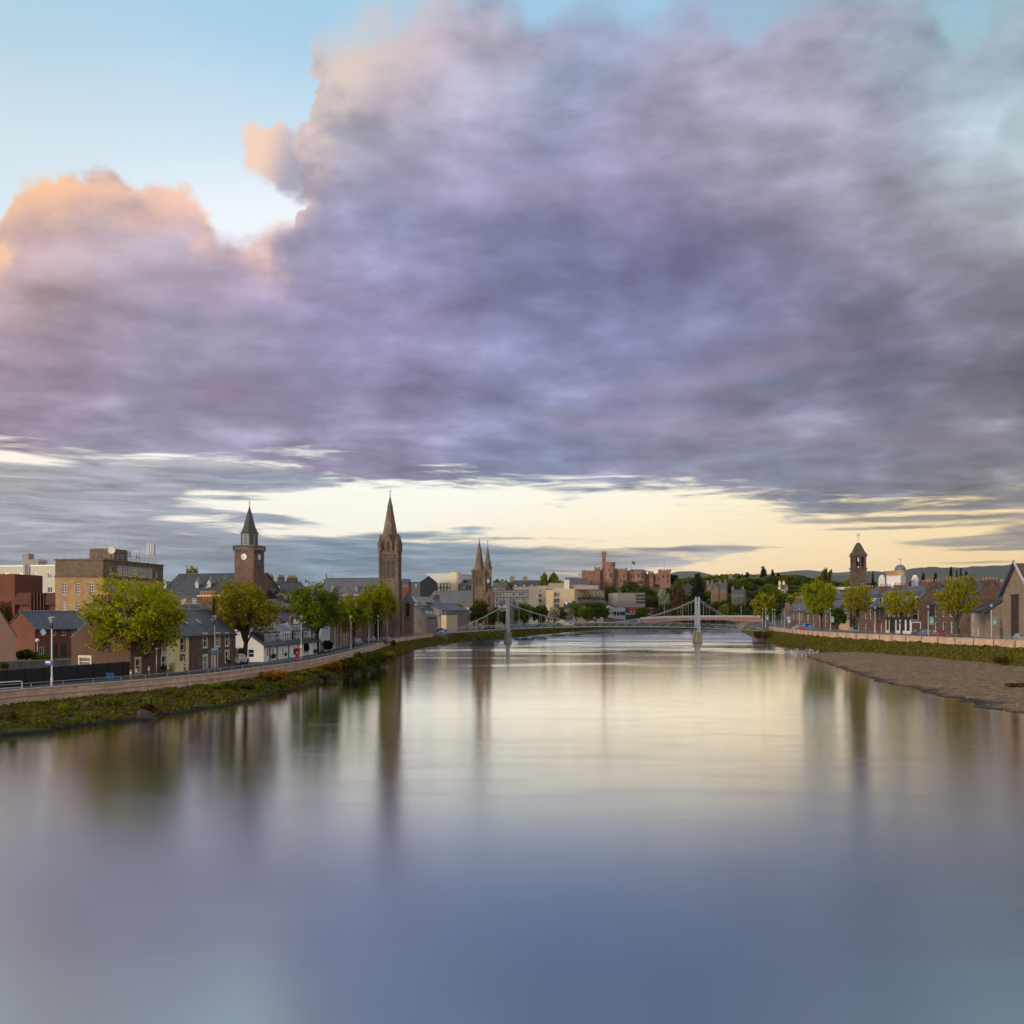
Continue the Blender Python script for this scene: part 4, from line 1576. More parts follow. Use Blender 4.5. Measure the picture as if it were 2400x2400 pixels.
# --- brown red brick house with satellite dish
k = House('brick_house', 'brown brick house with blue grey slate roof and satellite dish behind the black fence', (82, 150), (215, 158), 7.2, 2.0)
for px in (99, 126, 149, 174): k.win(px, 1481, .8, 1.15, 'two')
for px in (98, 174): k.win(px, 1525, .8, 1.2, 'two')
for px in (127, 149): k.door(px, .95, 2.0, M_DARKPAINT)
k.body(M_BRICK, 4.3, 6.7)
k.gable_roof(M_SLATE, 4.3, 6.7, .3, .15)
x, z = k.on(95, 1482)
d = MB().lathe(0, 0, [(.02, 0), (.25, .04), (.42, .12), (.44, .13), (.42, .15), (.24, .08), (.02, .05)], 16)
o = part('satellite_dish', d, M_WHITE, k.root)
o.matrix_local = Matrix.Translation((x, -.55, z)) @ Matrix.Rotation(radians(75), 4, 'X')
part('dish_arm', MB().tube([(x, 0, z - .15), (x, -.3, z - .15), (x, -.5, z)], .03, 5), M_GREYMETAL, k.root)

g = House('gable_house', 'pinkish harled gable end house at the edge of the row by the garden wall', (37, 128), (36, 138), 5.2, 1.8)
g.body(M_RENDER_PINK, 3.9, 8.3)
g.gable_roof(M_SLATE_D, 3.9, 8.3, .1, .1)

a, b = at(-30, 1500, 122), at(196, 1500, 131)
def straight(name, a, b, z0, z1, th, mat, label, cat, cap=None):
    d = Vector((b.x - a.x, b.y - a.y, 0))
    t = thing(name, label, cat, (a.x, a.y, 0), atan2(d.y, d.x))
    part('wall' if cat == 'wall' else 'boarding', MB().box(0, d.length, 0, th, z0, z1), mat, t)
    if cap:
        part('coping', MB().box(-.05, d.length + .05, -.05, th + .05, z1, z1 + .1), cap, t)
    return t, d.length
straight('garden_wall', a, b, 1.2, 2.62, .4, S_GREY, 'low grey rubble garden wall behind the black fence', 'wall', M_CONC)
a, b = at(-80, 1500, 88), at(305, 1500, 110)
M_HOARD = rough('black hoarding', (0.012, 0.012, 0.014), .6, .2)
t, L = straight('site_fence', a, b, 1.45, 3.28, .06, M_HOARD, 'tall black board fence beside the riverside pavement', 'fence')
pm = MB().box(-.06, .06, -.05, .1, 1.45, 3.36).mesh('post')
pm.materials.append(M_HOARD)
for i in range(int(L / 2.4) + 1):
    link('post', pm, None, t, (i * 2.4, 0, 0))

# ------------------------------------------------------------------ second row: office blocks
q = House('brick_office', 'red brick office block with dark slotted band in front of the cream building', (36, 199), (143, 198), 10, 2.5, 'office')
q.body(M_BRICK, 10.0)
part('tower_block', MB().box(-9, .25, -.6, 9, -.5, 13.8), M_BRICK, q.root)
M_BAND = rough('dark brick band', (0.10, 0.045, 0.035), .85, .15)
bd = MB()
bd.prism_x([(-.7, 7.8), (-.7, 9.0), (-.25, 10.15), (.3, 10.15), (.3, 7.8)], .3, 3.4).prism_x([(-.7, 7.8), (-.7, 9.0), (-.25, 10.15), (.3, 10.15), (.3, 7.8)], 6.6, 8.9)
part('parapet_band', bd, M_BAND, q.root)
for i in range(5):
    part('fin', MB().box(3.5 + i * .66, 3.72 + i * .66, -.75, -.02, 6.2, 10.1), M_BAND, q.root)
q2 = House('cream_office', 'flat roofed cream office building with dark vertical stripe above the brick office', (-40, 236), (129, 232), 14, 3.0, 'office')
for px in (15, 49, 83, 117):
    q2.win(px, 1349, 1.15, 1.25, 'two')
    q2.win(px, 1382, 1.2, 1.25, 'two')
q2.body(M_RENDER_CREAM, 16.4)
q2.parapet(M_GREYMETAL, 16.4, .35, .1)
for (pa, pb_, m) in ((55.5, 59.5, paint('teal strip', (0.10, 0.22, 0.22))), (59.6, 66, M_DARKPAINT), (66.1, 70, paint('plum strip', (0.10, 0.04, 0.09)))):
    xa, _ = q2.on(pa, 1350)
    xb, _ = q2.on(pb_, 1350)
    part('facade_stripe', MB().box(xa, xb, -.16, .0, 8, 16.9), m, q2.root)
xa, _ = q2.on(40, 1350)
part('roof_plant', MB().box(xa - .9, xa + .6, 3, 5, 16.4, 19.6).box(xa + .6, xa + 3.4, 3, 6, 16.4, 18.2), M_CONC, q2.root)
rl = MB()
for i in range(6): rl.tube([(xa + 4 + i, 2, 16.4), (xa + 4 + i, 2, 17.9)], .05, 5)
rl.tube([(xa + 4, 2, 17.9), (xa + 9, 2, 17.9)], .05, 5)
part('roof_rail', rl, M_GREYMETAL, q2.root)

tn = House('stone_exchange', 'large square tan sandstone block with rooftop aerials and ribbon of white windows', (130, 191.3), (242, 190), 23.5, 2.5, 'office')
lo, hi = 12.9, 16.0
for px, py in ((150, 1380), (182, 1380), (214, 1379), (150, 1423), (182, 1423), (214, 1423)):
    tn.win(px, py, .85, 2.1, 'grid')
for px, py in ((366, 1378), (340, 1378), (315, 1378), (290, 1378), (265, 1378), (366, 1415), (340, 1415), (315, 1415)):
    tn.win(px, py, 1.0, 2.0, 'grid', 'R')
hl = {k_: list(v) for k_, v in tn.holes.items()}
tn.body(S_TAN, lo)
tn.holes = {'F': [], 'L': [], 'R': []}
for px, py in ((259, 1337), (367, 1347.5)):
    tn.win(px, py, .85, 1.3, 'two', 'R')
ya, _ = tn.on(275, 1340, 'R')
yb, _ = tn.on(357, 1340, 'R')
nw = 7
for i in range(nw):
    tn.win_l(ya + (yb - ya) * (i + .5) / nw, 13.35, (yb - ya) / nw - .08, 1.9, 'grid', 'R')
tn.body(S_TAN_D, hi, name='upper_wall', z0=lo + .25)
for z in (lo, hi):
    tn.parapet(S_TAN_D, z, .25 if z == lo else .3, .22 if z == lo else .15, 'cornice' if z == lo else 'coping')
part('plant_room', MB().box(3.3, 7.8, 6, 12, hi, hi + 2.6), S_TAN_D, tn.root)
rl = MB()
for i in range(13): rl.tube([(9.1, 1 + i * 1.7, hi + .25), (9.1, 1 + i * 1.7, hi + 1.3)], .04, 4)
for i in range(6): rl.tube([(1.2 + i * 1.6, .9, hi + .25), (1.2 + i * 1.6, .9, hi + 1.3)], .04, 4)
for zz in (.8, 1.3): rl.tube([(1.2, .9, hi + zz), (9.1, .9, hi + zz), (9.1, 21.6, hi + zz)], .04, 4)
part('roof_rail', rl, M_GREYMETAL, tn.root)
o = part('satellite_dish', MB().lathe(0, 0, [(.03, 0), (.45, .08), (.75, .25), (.78, .27), (.45, .15), (.03, .1)], 20), M_CREAM, tn.root)
o.matrix_local = Matrix.Translation((8.6, 5, hi + 2.1)) @ Matrix.Rotation(radians(80), 4, 'X')
part('dish_stand', MB().tube([(8.6, 5.2, hi), (8.6, 5.2, hi + 2)], .09, 6), M_GREYMETAL, tn.root)
for (x_, y_, h_) in ((8.5, 7.5, 5.6), (4, 7, 5.2), (6, 7, 4.9)):
    part('whip_aerial', MB().tube([(x_, y_, hi), (x_, y_, hi + h_)], [.05, .02], 5), M_GREYMETAL, tn.root)
for (y_, n_, h_) in ((11.5, 2, 2.6), (15.0, 2, 2.8), (20.5, 5, 4.6)):
    m = MB()
    for i in range(n_):
        a_ = i * 1.3
        ox, oy = (.75 * cos(a_ * 1.0), .75 * sin(a_ * 1.0)) if n_ > 2 else (0, -.45 + .9 * i)
        m.tube([(8.4 + ox, y_ + oy, hi), (8.4 + ox, y_ + oy, hi + h_ * .45)], .05, 5).box(8.3 + ox, 8.5 + ox, y_ + oy - .14, y_ + oy + .14, hi + h_ * .45, hi + h_)
    m.box(7.6, 9.2, y_ - .8, y_ + .8, hi, hi + .25)
    part('antenna_array', m, M_POLE, tn.root)

# ------------------------------------------------------------------ old church with clock tower
cn = House('church_nave', 'broad dark slate church roof with small vents beside the clock tower', (368, 240), (578, 232.5), 17, 4.0, 'church')
for px in (430, 455, 480, 505, 530): cn.win(px, 1418, 1.2, 3.0, 'grid')
cn.body(S_RED, 8.6, 14.1)
rf = cn.gable_roof(M_SLATE_D, 8.6, 14.1, .3, .2)
for px, py in ((395.5, 1375), (470.5, 1373), (499, 1371), (494, 1386)):
    xx, zz = cn.on(px, py, off=4.5)
    m = MB().box(xx - .45, xx + .45, 3.0, 5.2, zz - .6, zz + .25).prism_y([(xx - .65, zz + .25), (xx + .65, zz + .25), (xx, zz + 1.25)], 2.9, 5.4).box(xx - .06, xx + .06, 3.5, 3.62, zz + 1.2, zz + 2.0)
    part('roof_vent', m, M_LEAD, rf)

ct = House('clock_tower', 'square red sandstone tower with white clock faces and lead grey octagonal spire', (549.6, 227.2), (594.6, 226), 4.74, 4.0, 'tower')
s_ = ct.L
top = Z(1291, 227) - 4
ctn = MB()
for fc in ('F', 'R'):
    ct.holes[fc].append((s_ * .5 - .22, s_ * .5 + .22, Z(1338, 227) - 4, Z(1325, 227) - 4))
    ct.holes[fc].append((s_ * .5 - .22, s_ * .5 + .22, Z(1400, 227) - 4, Z(1385, 227) - 4))
    for z_ in (Z(1338, 227) - 4, Z(1400, 227) - 4):
        window(ct.root, ct.Mx(fc, s_ * .5, z_), .44, 1.3, plain=True)
ct.body(S_RED, top)
cb = MB()
cb.box(-.28, s_ + .28, -.28, s_ + .28, top, top + .35)
part('cornice', cb, S_TAN_D, ct.root)
pp = MB()
for (x0, x1, y0, y1) in ((-.25, s_ + .25, -.25, -.05), (-.25, s_ + .25, s_ + .05, s_ + .25), (-.25, -.05, -.05, s_ + .05), (s_ + .05, s_ + .25, -.05, s_ + .05)):
    pp.box(x0, x1, y0, y1, top + 1.05, top + 1.25)
for i in range(13):
    q_ = -.15 + (s_ + .3) * i / 12
    w_ = .22 if i in (0, 12) else .09
    for (x_, y_) in ((q_, -.15), (q_, s_ + .15), (-.15, q_), (s_ + .15, q_)):
        pp.box(x_ - w_ / 2, x_ + w_ / 2, y_ - w_ / 2, y_ + w_ / 2, top + .35, top + 1.05)
part('balustrade', pp, S_TAN_D, ct.root)
cx = s_ / 2
r_ = 1.87
l0, l1 = top + .35, Z(1252, 229) - 4
part('lantern', MB().lathe(cx, cx, [(r_, l0), (r_, l1)], 8, pi / 8, False), paint('lead grey boarding', (0.19, 0.20, 0.205), .5), ct.root)
for kf in range(8):
    a_ = kf * pi / 4
    lv = MB(Matrix.Translation((cx, cx, 0)) @ Matrix.Rotation(a_, 4, 'Z'))
    ap = r_ * cos(pi / 8)
    lv.box(ap + .002, ap + .03, -.42, .42, l0 + .95, l1 - .25)
    o = part('louvre', lv, M_DARKPAINT, ct.root)
    sl = MB(Matrix.Translation((cx, cx, 0)) @ Matrix.Rotation(a_, 4, 'Z'))
    for j in range(5):
        z_ = l0 + 1.0 + j * (l1 - l0 - 1.3) / 5
        sl.box(ap + .02, ap + .09, -.42, .42, z_, z_ + .09)
    part('slats', sl, M_LEAD, o)
st = Z(1186, 229) - 4
part('spire', MB().lathe(cx, cx, [(r_ + .22, l1), (r_ + .05, l1 + .25), (r_ * .72, l1 + 1.5), (.06, st)], 8, pi / 8, False), slate('lead slate', (0.055, 0.062, 0.066), .25), ct.root)
part('weather_vane', MB().tube([(cx, cx, st - .2), (cx, cx, st + 1.25)], .05, 5).box(cx - .35, cx + .35, cx - .03, cx + .03, st + .6, st + .7).lathe(cx, cx, [(.01, st + .1), (.13, st + .25), (.01, st + .4)], 8), M_DARKPAINT, ct.root)
M_CLOCK = paint('clock white', (0.75, 0.72, 0.66), .5)
M_GOLD = paint('gilt', (0.55, 0.38, 0.10), .4, .6)
zc = Z(1305, 227) - 4
for fc in ('F', 'R'):
    M_ = ct.Mx(fc, s_ / 2, zc)
    o = part('clock_face', MB(Matrix.Rotation(pi / 2, 4, 'X')).lathe(0, 0, [(.82, 0), (.82, .07), (.70, .09), (.70, .06)], 32, 0, False), M_DARKPAINT, ct.root)
    o.matrix_local = M_
    part('dial', MB(Matrix.Rotation(pi / 2, 4, 'X')).lathe(0, 0, [(.69, .0), (.69, .066)], 32, 0, False), M_CLOCK, o)
    hd = MB()
    for kk in range(12):
        a_ = kk * pi / 6
        hd.M = Matrix.Rotation(a_, 4, 'Y')
        hd.box(-.025, .025, -.085, -.07, .48, .62)
    for a_, l_, w_ in ((radians(215), .40, .05), (radians(240), .58, .035)):
        hd.M = Matrix.Rotation(a_, 4, 'Y')
        hd.box(-w_, w_, -.10, -.085, -.08, l_)
    part('clock_hands', hd, M_DARKPAINT, o)

# ------------------------------------------------------------------ backs and roofs between the churches
bt = House('tenement_gable', 'broad brown harled gable stack lined with clay chimney pots below the church roof', (464, 190), (516, 188), 7, 3.0)
bt.body(M_RENDER_BROWN, Z(1398, 189) - 3)
part('coping', MB().box(-.15, bt.L + .15, -.15, 1.2, bt.eave, bt.eave + .3), M_CONC_TAN, bt.root)
for i in range(8):
    link('chimney_pot', win_mesh(('chimney_pot', .7), lambda q_: q_.lathe(0, 0, [(.17, 0), (.15, .5), (.19, .56), (.17, .7)], 8)), M_POT, bt.root, (.35 + i * .48, .5, bt.eave + .3))
def simple_house(name, label, A, B, depth, zb, eave, ridge, wall, roof, wins=(), wsz=(.9, 1.5), chim=(), style='sash', hip=False, cat='house', group=None, sur=None, dorm=(), face='F'):
    h = House(name, label, A, B, depth, zb, cat, group)
    for px, py in wins: h.win(px, py, wsz[0], wsz[1], style, face, surround=sur)
    if hip:
        h.body(wall, eave - zb)
        h.hip_roof(roof, eave - zb, ridge - zb)
    else:
        h.body(wall, eave - zb, ridge - zb)
        h.gable_roof(roof, eave - zb, ridge - zb)
    for c in chim:
        px, w, d, ztop, pots = c
        x_, _ = h.on(px, 1400, off=depth / 2)
        h.chimney(max(.5, min(h.L - .5, x_)), depth / 2, w, d, ridge - zb - .8, ztop - zb, wall, pots)
    for px in dorm:
        x_, _ = h.on(px, 1400)
        h.dormer(x_, eave - zb + .15, 1.4, 1.5, .5, 2.5, M_WHITE, roof, 'sash', .8, hip=False)
    return h
simple_house('slate_roof_house', 'slate roofed house tucked below the chimney pot gable', (398, 186), (466, 184), 8, 3, 7.2, Z(1418, 188), S_BROWN, M_SLATE, dorm=(415, 440))
simple_house('tenement', 'stone tenement with three chimney stacks and little white dormers right of clock tower', (618, 256), (722, 262), 11, 4, Z(1387, 257), Z(1364, 262), S_TAN_D, M_SLATE,
             [(x_, 1400) for x_ in (628, 644, 660, 676, 692, 708)], (1.0, 1.8), [(633, 1.6, 1.1, Z(1353, 262), 4), (659, 1.6, 1.1, Z(1354, 262), 4), (685, 2.6, 1.1, Z(1355, 262), 6)], dorm=(636, 651))
simple_house('mansard_house', 'dark mansard roofed stone house with white dormers below the tenement', (655, 238), (705, 242), 9, 4, Z(1408, 239), Z(1384, 243), S_TAN_D, M_SLATE_D, [(x_, 1416) for x_ in (662, 676, 690)], dorm=(665, 680))
simple_house('slate_roof_house', 'low house with blue slate roof between two riverside trees', (640, 208), (705, 222), 9, 3, Z(1437, 212), Z(1407, 216), S_BROWN, M_SLATE, [(x_, 1450) for x_ in (652, 668, 684)], chim=[(690, 1.2, .8, Z(1398, 216), 3)])
simple_house('stone_cottage', 'plain brown stone house behind the white cottages', (655, 192), (720, 200), 8, 2.5, Z(1456, 195), Z(1436, 200), S_BROWN, M_SLATE_D, chim=[(665, 1.2, .8, Z(1428, 200), 3), (712, 1.2, .8, Z(1428, 200), 3)])
simple_house('slate_roof_house', 'brown house with small skylights behind trees beside the gothic church', (700, 240), (760, 248), 9, 3, Z(1430, 243), Z(1402, 248), S_BROWN, M_SLATE, [(x_, 1442) for x_ in (712, 728, 744)], chim=[(705, 1.2, .8, Z(1394, 248), 3)])
simple_house('slate_roof_house', 'stone house with tall ground windows glimpsed under the two far riverside trees', (826, 240), (890, 292), 9, 2, Z(1458, 245), Z(1432, 250), S_RED, M_SLATE, [(836, 1470), (846, 1470), (858, 1472), (870, 1472)])
simple_house('pink_house', 'small pinkish brick house seen under the two far riverside trees', (866, 300), (890, 302), 8, 2.2, Z(1464, 300), Z(1448, 304), S_PINK, M_SLATE, [(872, 1472), (882, 1472)])

# ------------------------------------------------------------------ gothic church with tall stone spire
gn = House('gothic_nave', 'long grey slate nave roof joined to the tall gothic spire', (742, 294), (896, 291), 17, 3, 'church')
for px in (760, 785, 810, 835, 860): gn.win(px, 1412, 1.6, 4.5, 'grid')
gn.body(S_GOTHIC, Z(1398, 291) - 3, Z(1356, 299) - 3)
rf = gn.gable_roof(slate('pale slate', (0.125, 0.125, 0.125), .25), Z(1398, 291) - 3, Z(1356, 299) - 3, .3, .25)
part('gable_cross', MB().box(-.1, .1, 8.3, 8.5, 15.6, 17.6).box(-.1, .1, 7.9, 8.9, 16.6, 16.8), S_GOTHIC, rf)
for px, py in ((782, 1384), (837, 1386)):
    xx, zz = gn.on(px, py, off=3)
    part('roof_vent', MB().box(xx - .5, xx + .5, 2.2, 3.6, zz - .8, zz + .4).prism_y([(xx - .7, zz + .4), (xx + .7, zz + .4), (xx, zz + 1.8)], 2.1, 4), M_LEAD, rf)


def pointed(w, h):
    """pointed arch outline centred on x=0, base z=0"""
    s0 = h - w * .85
    pts = [(-w / 2, 0), (w / 2, 0), (w / 2, s0)]
    for k_ in range(1, 5):
        a_ = k_ / 5 * radians(60)
        pts.append((-w / 2 + w * cos(a_), s0 + w * sin(a_) * .98))
    pts.append((0, s0 + w * .86))
    for k_ in range(4, 0, -1):
        a_ = k_ / 5 * radians(60)
        pts.append((w / 2 - w * cos(a_), s0 + w * sin(a_) * .98))
    pts.append((-w / 2, s0))
    return pts


def gothic_spire(name, label, B, s_, zb, levels, mat, widen=1.0, u=None, lanc=2, spire_mat=None, clock=False, pin=True, cat='church'):
    """tower and broached stone spire. levels: z of belfry base, tower top, spire foot, tip"""
    z1, z2, z3, z4 = levels
    Bv = Vector((X(*B), B[1], 0))
    Av = Bv - u * s_
    h = House(name, label, (1200 + Av.x * F / Av.y, Av.y), (1200 + Bv.x * F / Bv.y, Bv.y), s_, zb, cat)
    R = h.root
    c = s_ / 2
    z1, z2, z3, z4 = (v - zb for v in (z1, z2, z3, z4))
    h.body(mat, z2)
    bt_ = MB()
    for (x_, y_) in ((0, 0), (s_, 0), (s_, s_), (0, s_)):
        for (zz0, zz1, k_) in ((-.5, z1 * .55, .55), (z1 * .55, z1, .38), (z1, z2 - .4, .24)):
            bt_.box(x_ - k_, x_ + k_, y_ - k_, y_ + k_, zz0, zz1)
    part('buttress', bt_, mat, R)
    sc_ = MB()
    for zz in (z1 * .55, z1, z1 + (z2 - z1) * .72, z2 - .3):
        for (x0, x1, y0, y1) in ((-.16, s_ + .16, -.16, 0), (-.16, s_ + .16, s_, s_ + .16), (-.16, 0, 0, s_), (s_, s_ + .16, 0, s_)):
            sc_.box(x0, x1, y0, y1, zz, zz + .22)
    part('string_course', sc_, mat, R)
    for fc in ('F', 'R', 'L'):
        for i in range(lanc):
            x_ = c + (i - (lanc - 1) / 2) * s_ * (.27 if lanc > 2 else .34)
            hh = (z2 - z1) * .58
            o = part('belfry_window', MB().prism_y(pointed(s_ * (.2 if lanc > 2 else .26), hh), -.05, .02), M_DARKPAINT, R)
            o.matrix_local = h.Mx(fc, x_, z1 + (z2 - z1) * .1)
            m_ = MB()
            for j in range(6):
                m_.box(-s_ * .09, s_ * .09, -.11, -.05, hh * (.06 + j * .12), hh * (.10 + j * .12))
            part('louvre', m_, mat, o)
        o = part('gallery', MB().box(-s_ * .36, s_ * .36, -.3, 0, 0, .25).box(-s_ * .36, s_ * .36, -.3, -.2, .7, .85), mat, R)
        o.matrix_local = h.Mx(fc, c, z1 + (z2 - z1) * .78)
        m_ = MB()
        for j in range(7): m_.box(-s_ * .34 + j * s_ * .113 - .07, -s_ * .34 + j * s_ * .113 + .07, -.28, -.2, .25, .7)
        part('baluster', m_, mat, o)
        # tall gable lucarne at the foot of the spire
        lh = (z3 - z2)
        m_ = MB().prism_y([(-s_ * .22, 0), (s_ * .22, 0), (s_ * .22, lh * .45), (0, lh * 1.1), (-s_ * .22, lh * .45)], -.12, s_ * .35)
        o = part('lucarne', m_, mat, R)
        o.matrix_local = h.Mx(fc, c, z2)
        part('lucarne_opening', MB().prism_y(pointed(s_ * .2, lh * .62), -.15, -.119), M_DARKPAINT, o)
    if pin:
        for (x_, y_) in ((.1, .1), (s_ - .1, .1), (s_ - .1, s_ - .1), (.1, s_ - .1)):
            m_ = MB().lathe(x_, y_, [(s_ * .13, z2 - .3), (s_ * .13, z2 + (z3 - z2) * .35), (s_ * .16, z2 + (z3 - z2) * .38), (s_ * .02, z2 + (z3 - z2) * .95), (s_ * .035, z2 + (z3 - z2) * .98), (.01, z2 + (z3 - z2) * 1.06)], 8, pi / 8, False)
            part('pinnacle', m_, mat, R)
    rr = s_ * .5
    rz = rr * 1.04
    zc_ = z3 + (z4 - z3) * .70
    rc = rr * .30
    sp = MB().lathe(c, c, [(rz, z2), (rr * .86, z3), (rc, zc_), (rc * 1.12, zc_ + .1), (rc * 1.12, zc_ + .35), (rc * .92, zc_ + .5), (.05, z4)], 8, pi / 8, False)
    part('spire', sp, spire_mat or mat, R)
    part('finial', MB().tube([(c, c, z4 - .4), (c, c, z4 + 1.6)], .06, 5).lathe(c, c, [(.02, z4 - .1), (.2, z4 + .1), (.02, z4 + .35)], 8).box(c - .4, c + .4, c - .04, c + .04, z4 + .9, z4 + 1.0), M_DARKPAINT, R)
    return h


gs = gothic_spire('gothic_spire', 'tallest gothic stone church tower and spire rising above the riverside trees', (931, 281), 4.92, 2.6,
                  (Z(1362, 281), Z(1290, 281), Z(1254, 281), Z(1158, 281)), S_GOTHIC, u=Vector((.997, -.074, 0)).normalized(), lanc=3)
# octagonal apse at its foot
ap = House('church_apse', 'stone church side chapel with slate cap beside the gothic tower foot', (945, 288), (966, 288), 6, 2.6, 'chapel')
ap.body(S_GOTHIC, Z(1416, 288) - 2.6)
part('roof', MB().lathe(ap.L / 2, 2.2, [(2.2, Z(1416, 288) - 2.6), (.6, Z(1392, 288) - 2.6), (.05, Z(1384, 288) - 2.6)], 8, pi / 8, False), M_SLATE, ap.root)
o = part('window', MB().prism_y(pointed(.9, 4.0), -.05, .02), GLASS, ap.root)
o.matrix_local = ap.Mx('F', ap.L * .52, Z(1445, 288) - 2.6)

# ------------------------------------------------------------------ beyond the spire, along the street to the suspension bridge
h = simple_house('dormer_house', 'grey stone house with two white dormers at the footbridge corner', (1000, 330), (1024, 344), 9, 2.6, Z(1446, 332), Z(1420, 336), S_GREY, M_SLATE,
                 [(1004, 1458), (1009, 1458), (1014, 1457), (1019, 1457), (1004, 1473), (1012, 1472), (1019, 1471)], (1.0, 1.7), chim=[(1002, .9, 1.6, Z(1412, 336), 4)])
for px in (1003, 1013):
    x_, _ = h.on(px, 1435, off=1)
    h.dormer(x_, h.eave + .3, 1.9, 1.7, .8, 2.5, M_WHITE, M_SLATE, 'sash', .5, hip=False)
h = simple_house('street_hall', 'brown flat fronted hall with grey sheet roof behind the footbridge end', (1036, 362), (1100, 374), 16, 2.8, Z(1431, 364), Z(1415, 372), S_GREY, M_SLATE, [(x_, 1440) for x_ in (1042, 1050, 1058, 1066)], (1.6, 1.8), style='two')
part('canopy_block', MB().box(-.5, 5.5, -2.5, .0, -.5, 5.6), M_CONC_TAN, h.root)
r_ = MB().prism_x([(6, 10.2), (8.5, 12.2), (11, 10.2)], -6, 3.5)
part('roof_light', MB().box(-6, 3.5, 6.5, 11, 6.5, 9.6), M_GREYMETAL, h.root)
x0 = -5.9
for i in range(9):
    part('window', MB().box(x0 + i * 1.05, x0 + i * 1.05 + .85, 6.42, 6.52, 8.1, 9.4), GLASS, h.root)
part('glazed_roof', r_, M_LEAD, h.root)
simple_house('slate_roof_house', 'grey roofed house wedged behind the dormer house', (985, 372), (1040, 376), 12, 2.8, Z(1418, 374), Z(1402, 380), S_BROWN, M_SLATE, chim=[(1030, 2, 1.2, Z(1396, 380), 4)])
simple_house('church_hall', 'long grey slate hall roof in front of the twin spires', (990, 428), (1108, 416), 18, 3, Z(1420, 420), Z(1386, 430), S_GREY, slate('pale slate', (0.125, 0.125, 0.125)), [(x_, 1432) for x_ in (1020, 1040, 1060, 1080, 1095)], (1.6, 2.6), style='grid')
# ------------------------------------------------------------------ town centre beyond the footbridge
def block(name, label, A, B, depth, zb, ztop, mat, wins=(), wsz=(1.4, 1.4), cat='office', para=None, style='two', plain=False, extra=()):
    h = House(name, label, A, B, depth, zb, cat)
    for px, py in wins: h.win(px, py, wsz[0], wsz[1], style, plain=plain)
    for px, py, f, w, hh in extra: h.win(px, py, w, hh, style, f, plain=plain)
    h.body(mat, ztop - zb)
    h.parapet(para or mat, ztop - zb, .45, .08)
    return h


M_OFFWHITE = rough('off white cladding', (0.56, 0.55, 0.50), .7, .08)
M_CHAR = rough('charcoal cladding', (0.055, 0.06, 0.07), .6, .15)
# white and charcoal hotel on the skyline
wins = [(x_, y_) for x_ in (1029, 1036, 1043, 1050) for y_ in (1372, 1383)]
h = block('skyline_hotel', 'white boxy modern building with charcoal window band behind the slate hall roof', (1000, 486), (1074, 482), 22, 6, Z(1346, 484), M_OFFWHITE, [(x_, y_) for x_ in (1017, 1069) for y_ in (1366, 1380)], (1.4, 2.0))
xa, xb = h.on(1024, 1400)[0], h.on(1056, 1400)[0]
o = part('window_band', MB().box(xa, xb, -.25, 0, Z(1391, 483) - 6, Z(1366.5, 483) - 6), M_CHAR, h.root)
for px in (1029, 1036.5, 1044, 1051.5):
    for py in (1372, 1383):
        x_, z_ = h.on(px, py, off=-.25)
        part('window', MB().box(x_ - .5, x_ + .5, -.3, -.25, z_ - .9, z_ + .9), M_CREAM, o)
part('stair_tower', MB().box(xb, xb + 3.2, -.4, 5, 6, Z(1341, 483) - 6), paint('warm cream panel', (0.62, 0.52, 0.33), .6), h.root)
part('roof_plant', MB().box(xa + .5, xb - .5, 4, 12, Z(1346, 484) - 6, Z(1342.5, 484) - 6).tube([(xa + 2, 5, 20), (xa + 2, 5, Z(1336, 484) - 6)], .08, 5), M_GREYMETAL, h.root)
h = block('charcoal_block', 'charcoal clad block with cream windows between white hotel and church spires', (1075, 482), (1112, 480), 18, 6, Z(1371, 481), M_CHAR, [(x_, y_) for x_ in (1081, 1088, 1095, 1102, 1108) for y_ in (1377, 1386)], (1.1, 1.5), plain=True)
h.hip_roof(M_SLATE_D, Z(1371, 481) - 6 + .45, Z(1357, 484) - 6)
simple_house('blue_roof_house', 'small dark house with pale blue mono roof left of the white hotel', (957, 470), (985, 466), 12, 6, Z(1364, 468), Z(1351, 474), M_CHAR, paint('pale blue sheet', (0.20, 0.27, 0.34), .4), [(975, 1372)])
simple_house('brick_house', 'little red brick block at the foot of the skyline beside gothic tower', (940, 440), (958, 440), 10, 5, Z(1366, 440), Z(1358, 444), M_BRICK, M_SLATE_D, [(945, 1372), (952, 1372)])
block('white_block', 'low white rendered block left of the skyline hotel', (982, 500), (1001, 498), 14, 6, Z(1352, 499), M_OFFWHITE, [(990, 1372)], (1.2, 2))

# twin church spires
s1 = gothic_spire('church_spire', 'slim brown church spire with twin lancets, left one of the close pair', (1136, 410), 5.0, 3.2,
                  (Z(1374, 410), Z(1340, 410), Z(1333, 410), Z(1266, 410)), S_GOTHIC, u=Vector((.995, -.1, 0)).normalized(), lanc=2)
r1 = House('church_gable', 'red sandstone church gable with pointed window under the twin spires', (1136, 404), (1157, 404), 18, 3.2, 'church')
r1.body(S_RED, 0.1)
ge, gr = Z(1394, 404) - 3.2, Z(1378, 404) - 3.2
part('gable_wall', MB().prism_y([(0, -.5), (r1.L, -.5), (r1.L, ge), (r1.L / 2, gr), (0, ge)], 0, 18), S_RED, r1.root)
part('roof', MB().prism_y([(-.3, ge - .2), (r1.L / 2, gr + .05), (r1.L + .3, ge - .2), (r1.L + .3, ge), (r1.L / 2, gr + .3), (-.3, ge)], .4, 18.2), M_SLATE_D, r1.root)
o = part('window', MB().prism_y(pointed(1.1, 4.2), -.05, .02), GLASS, r1.root)
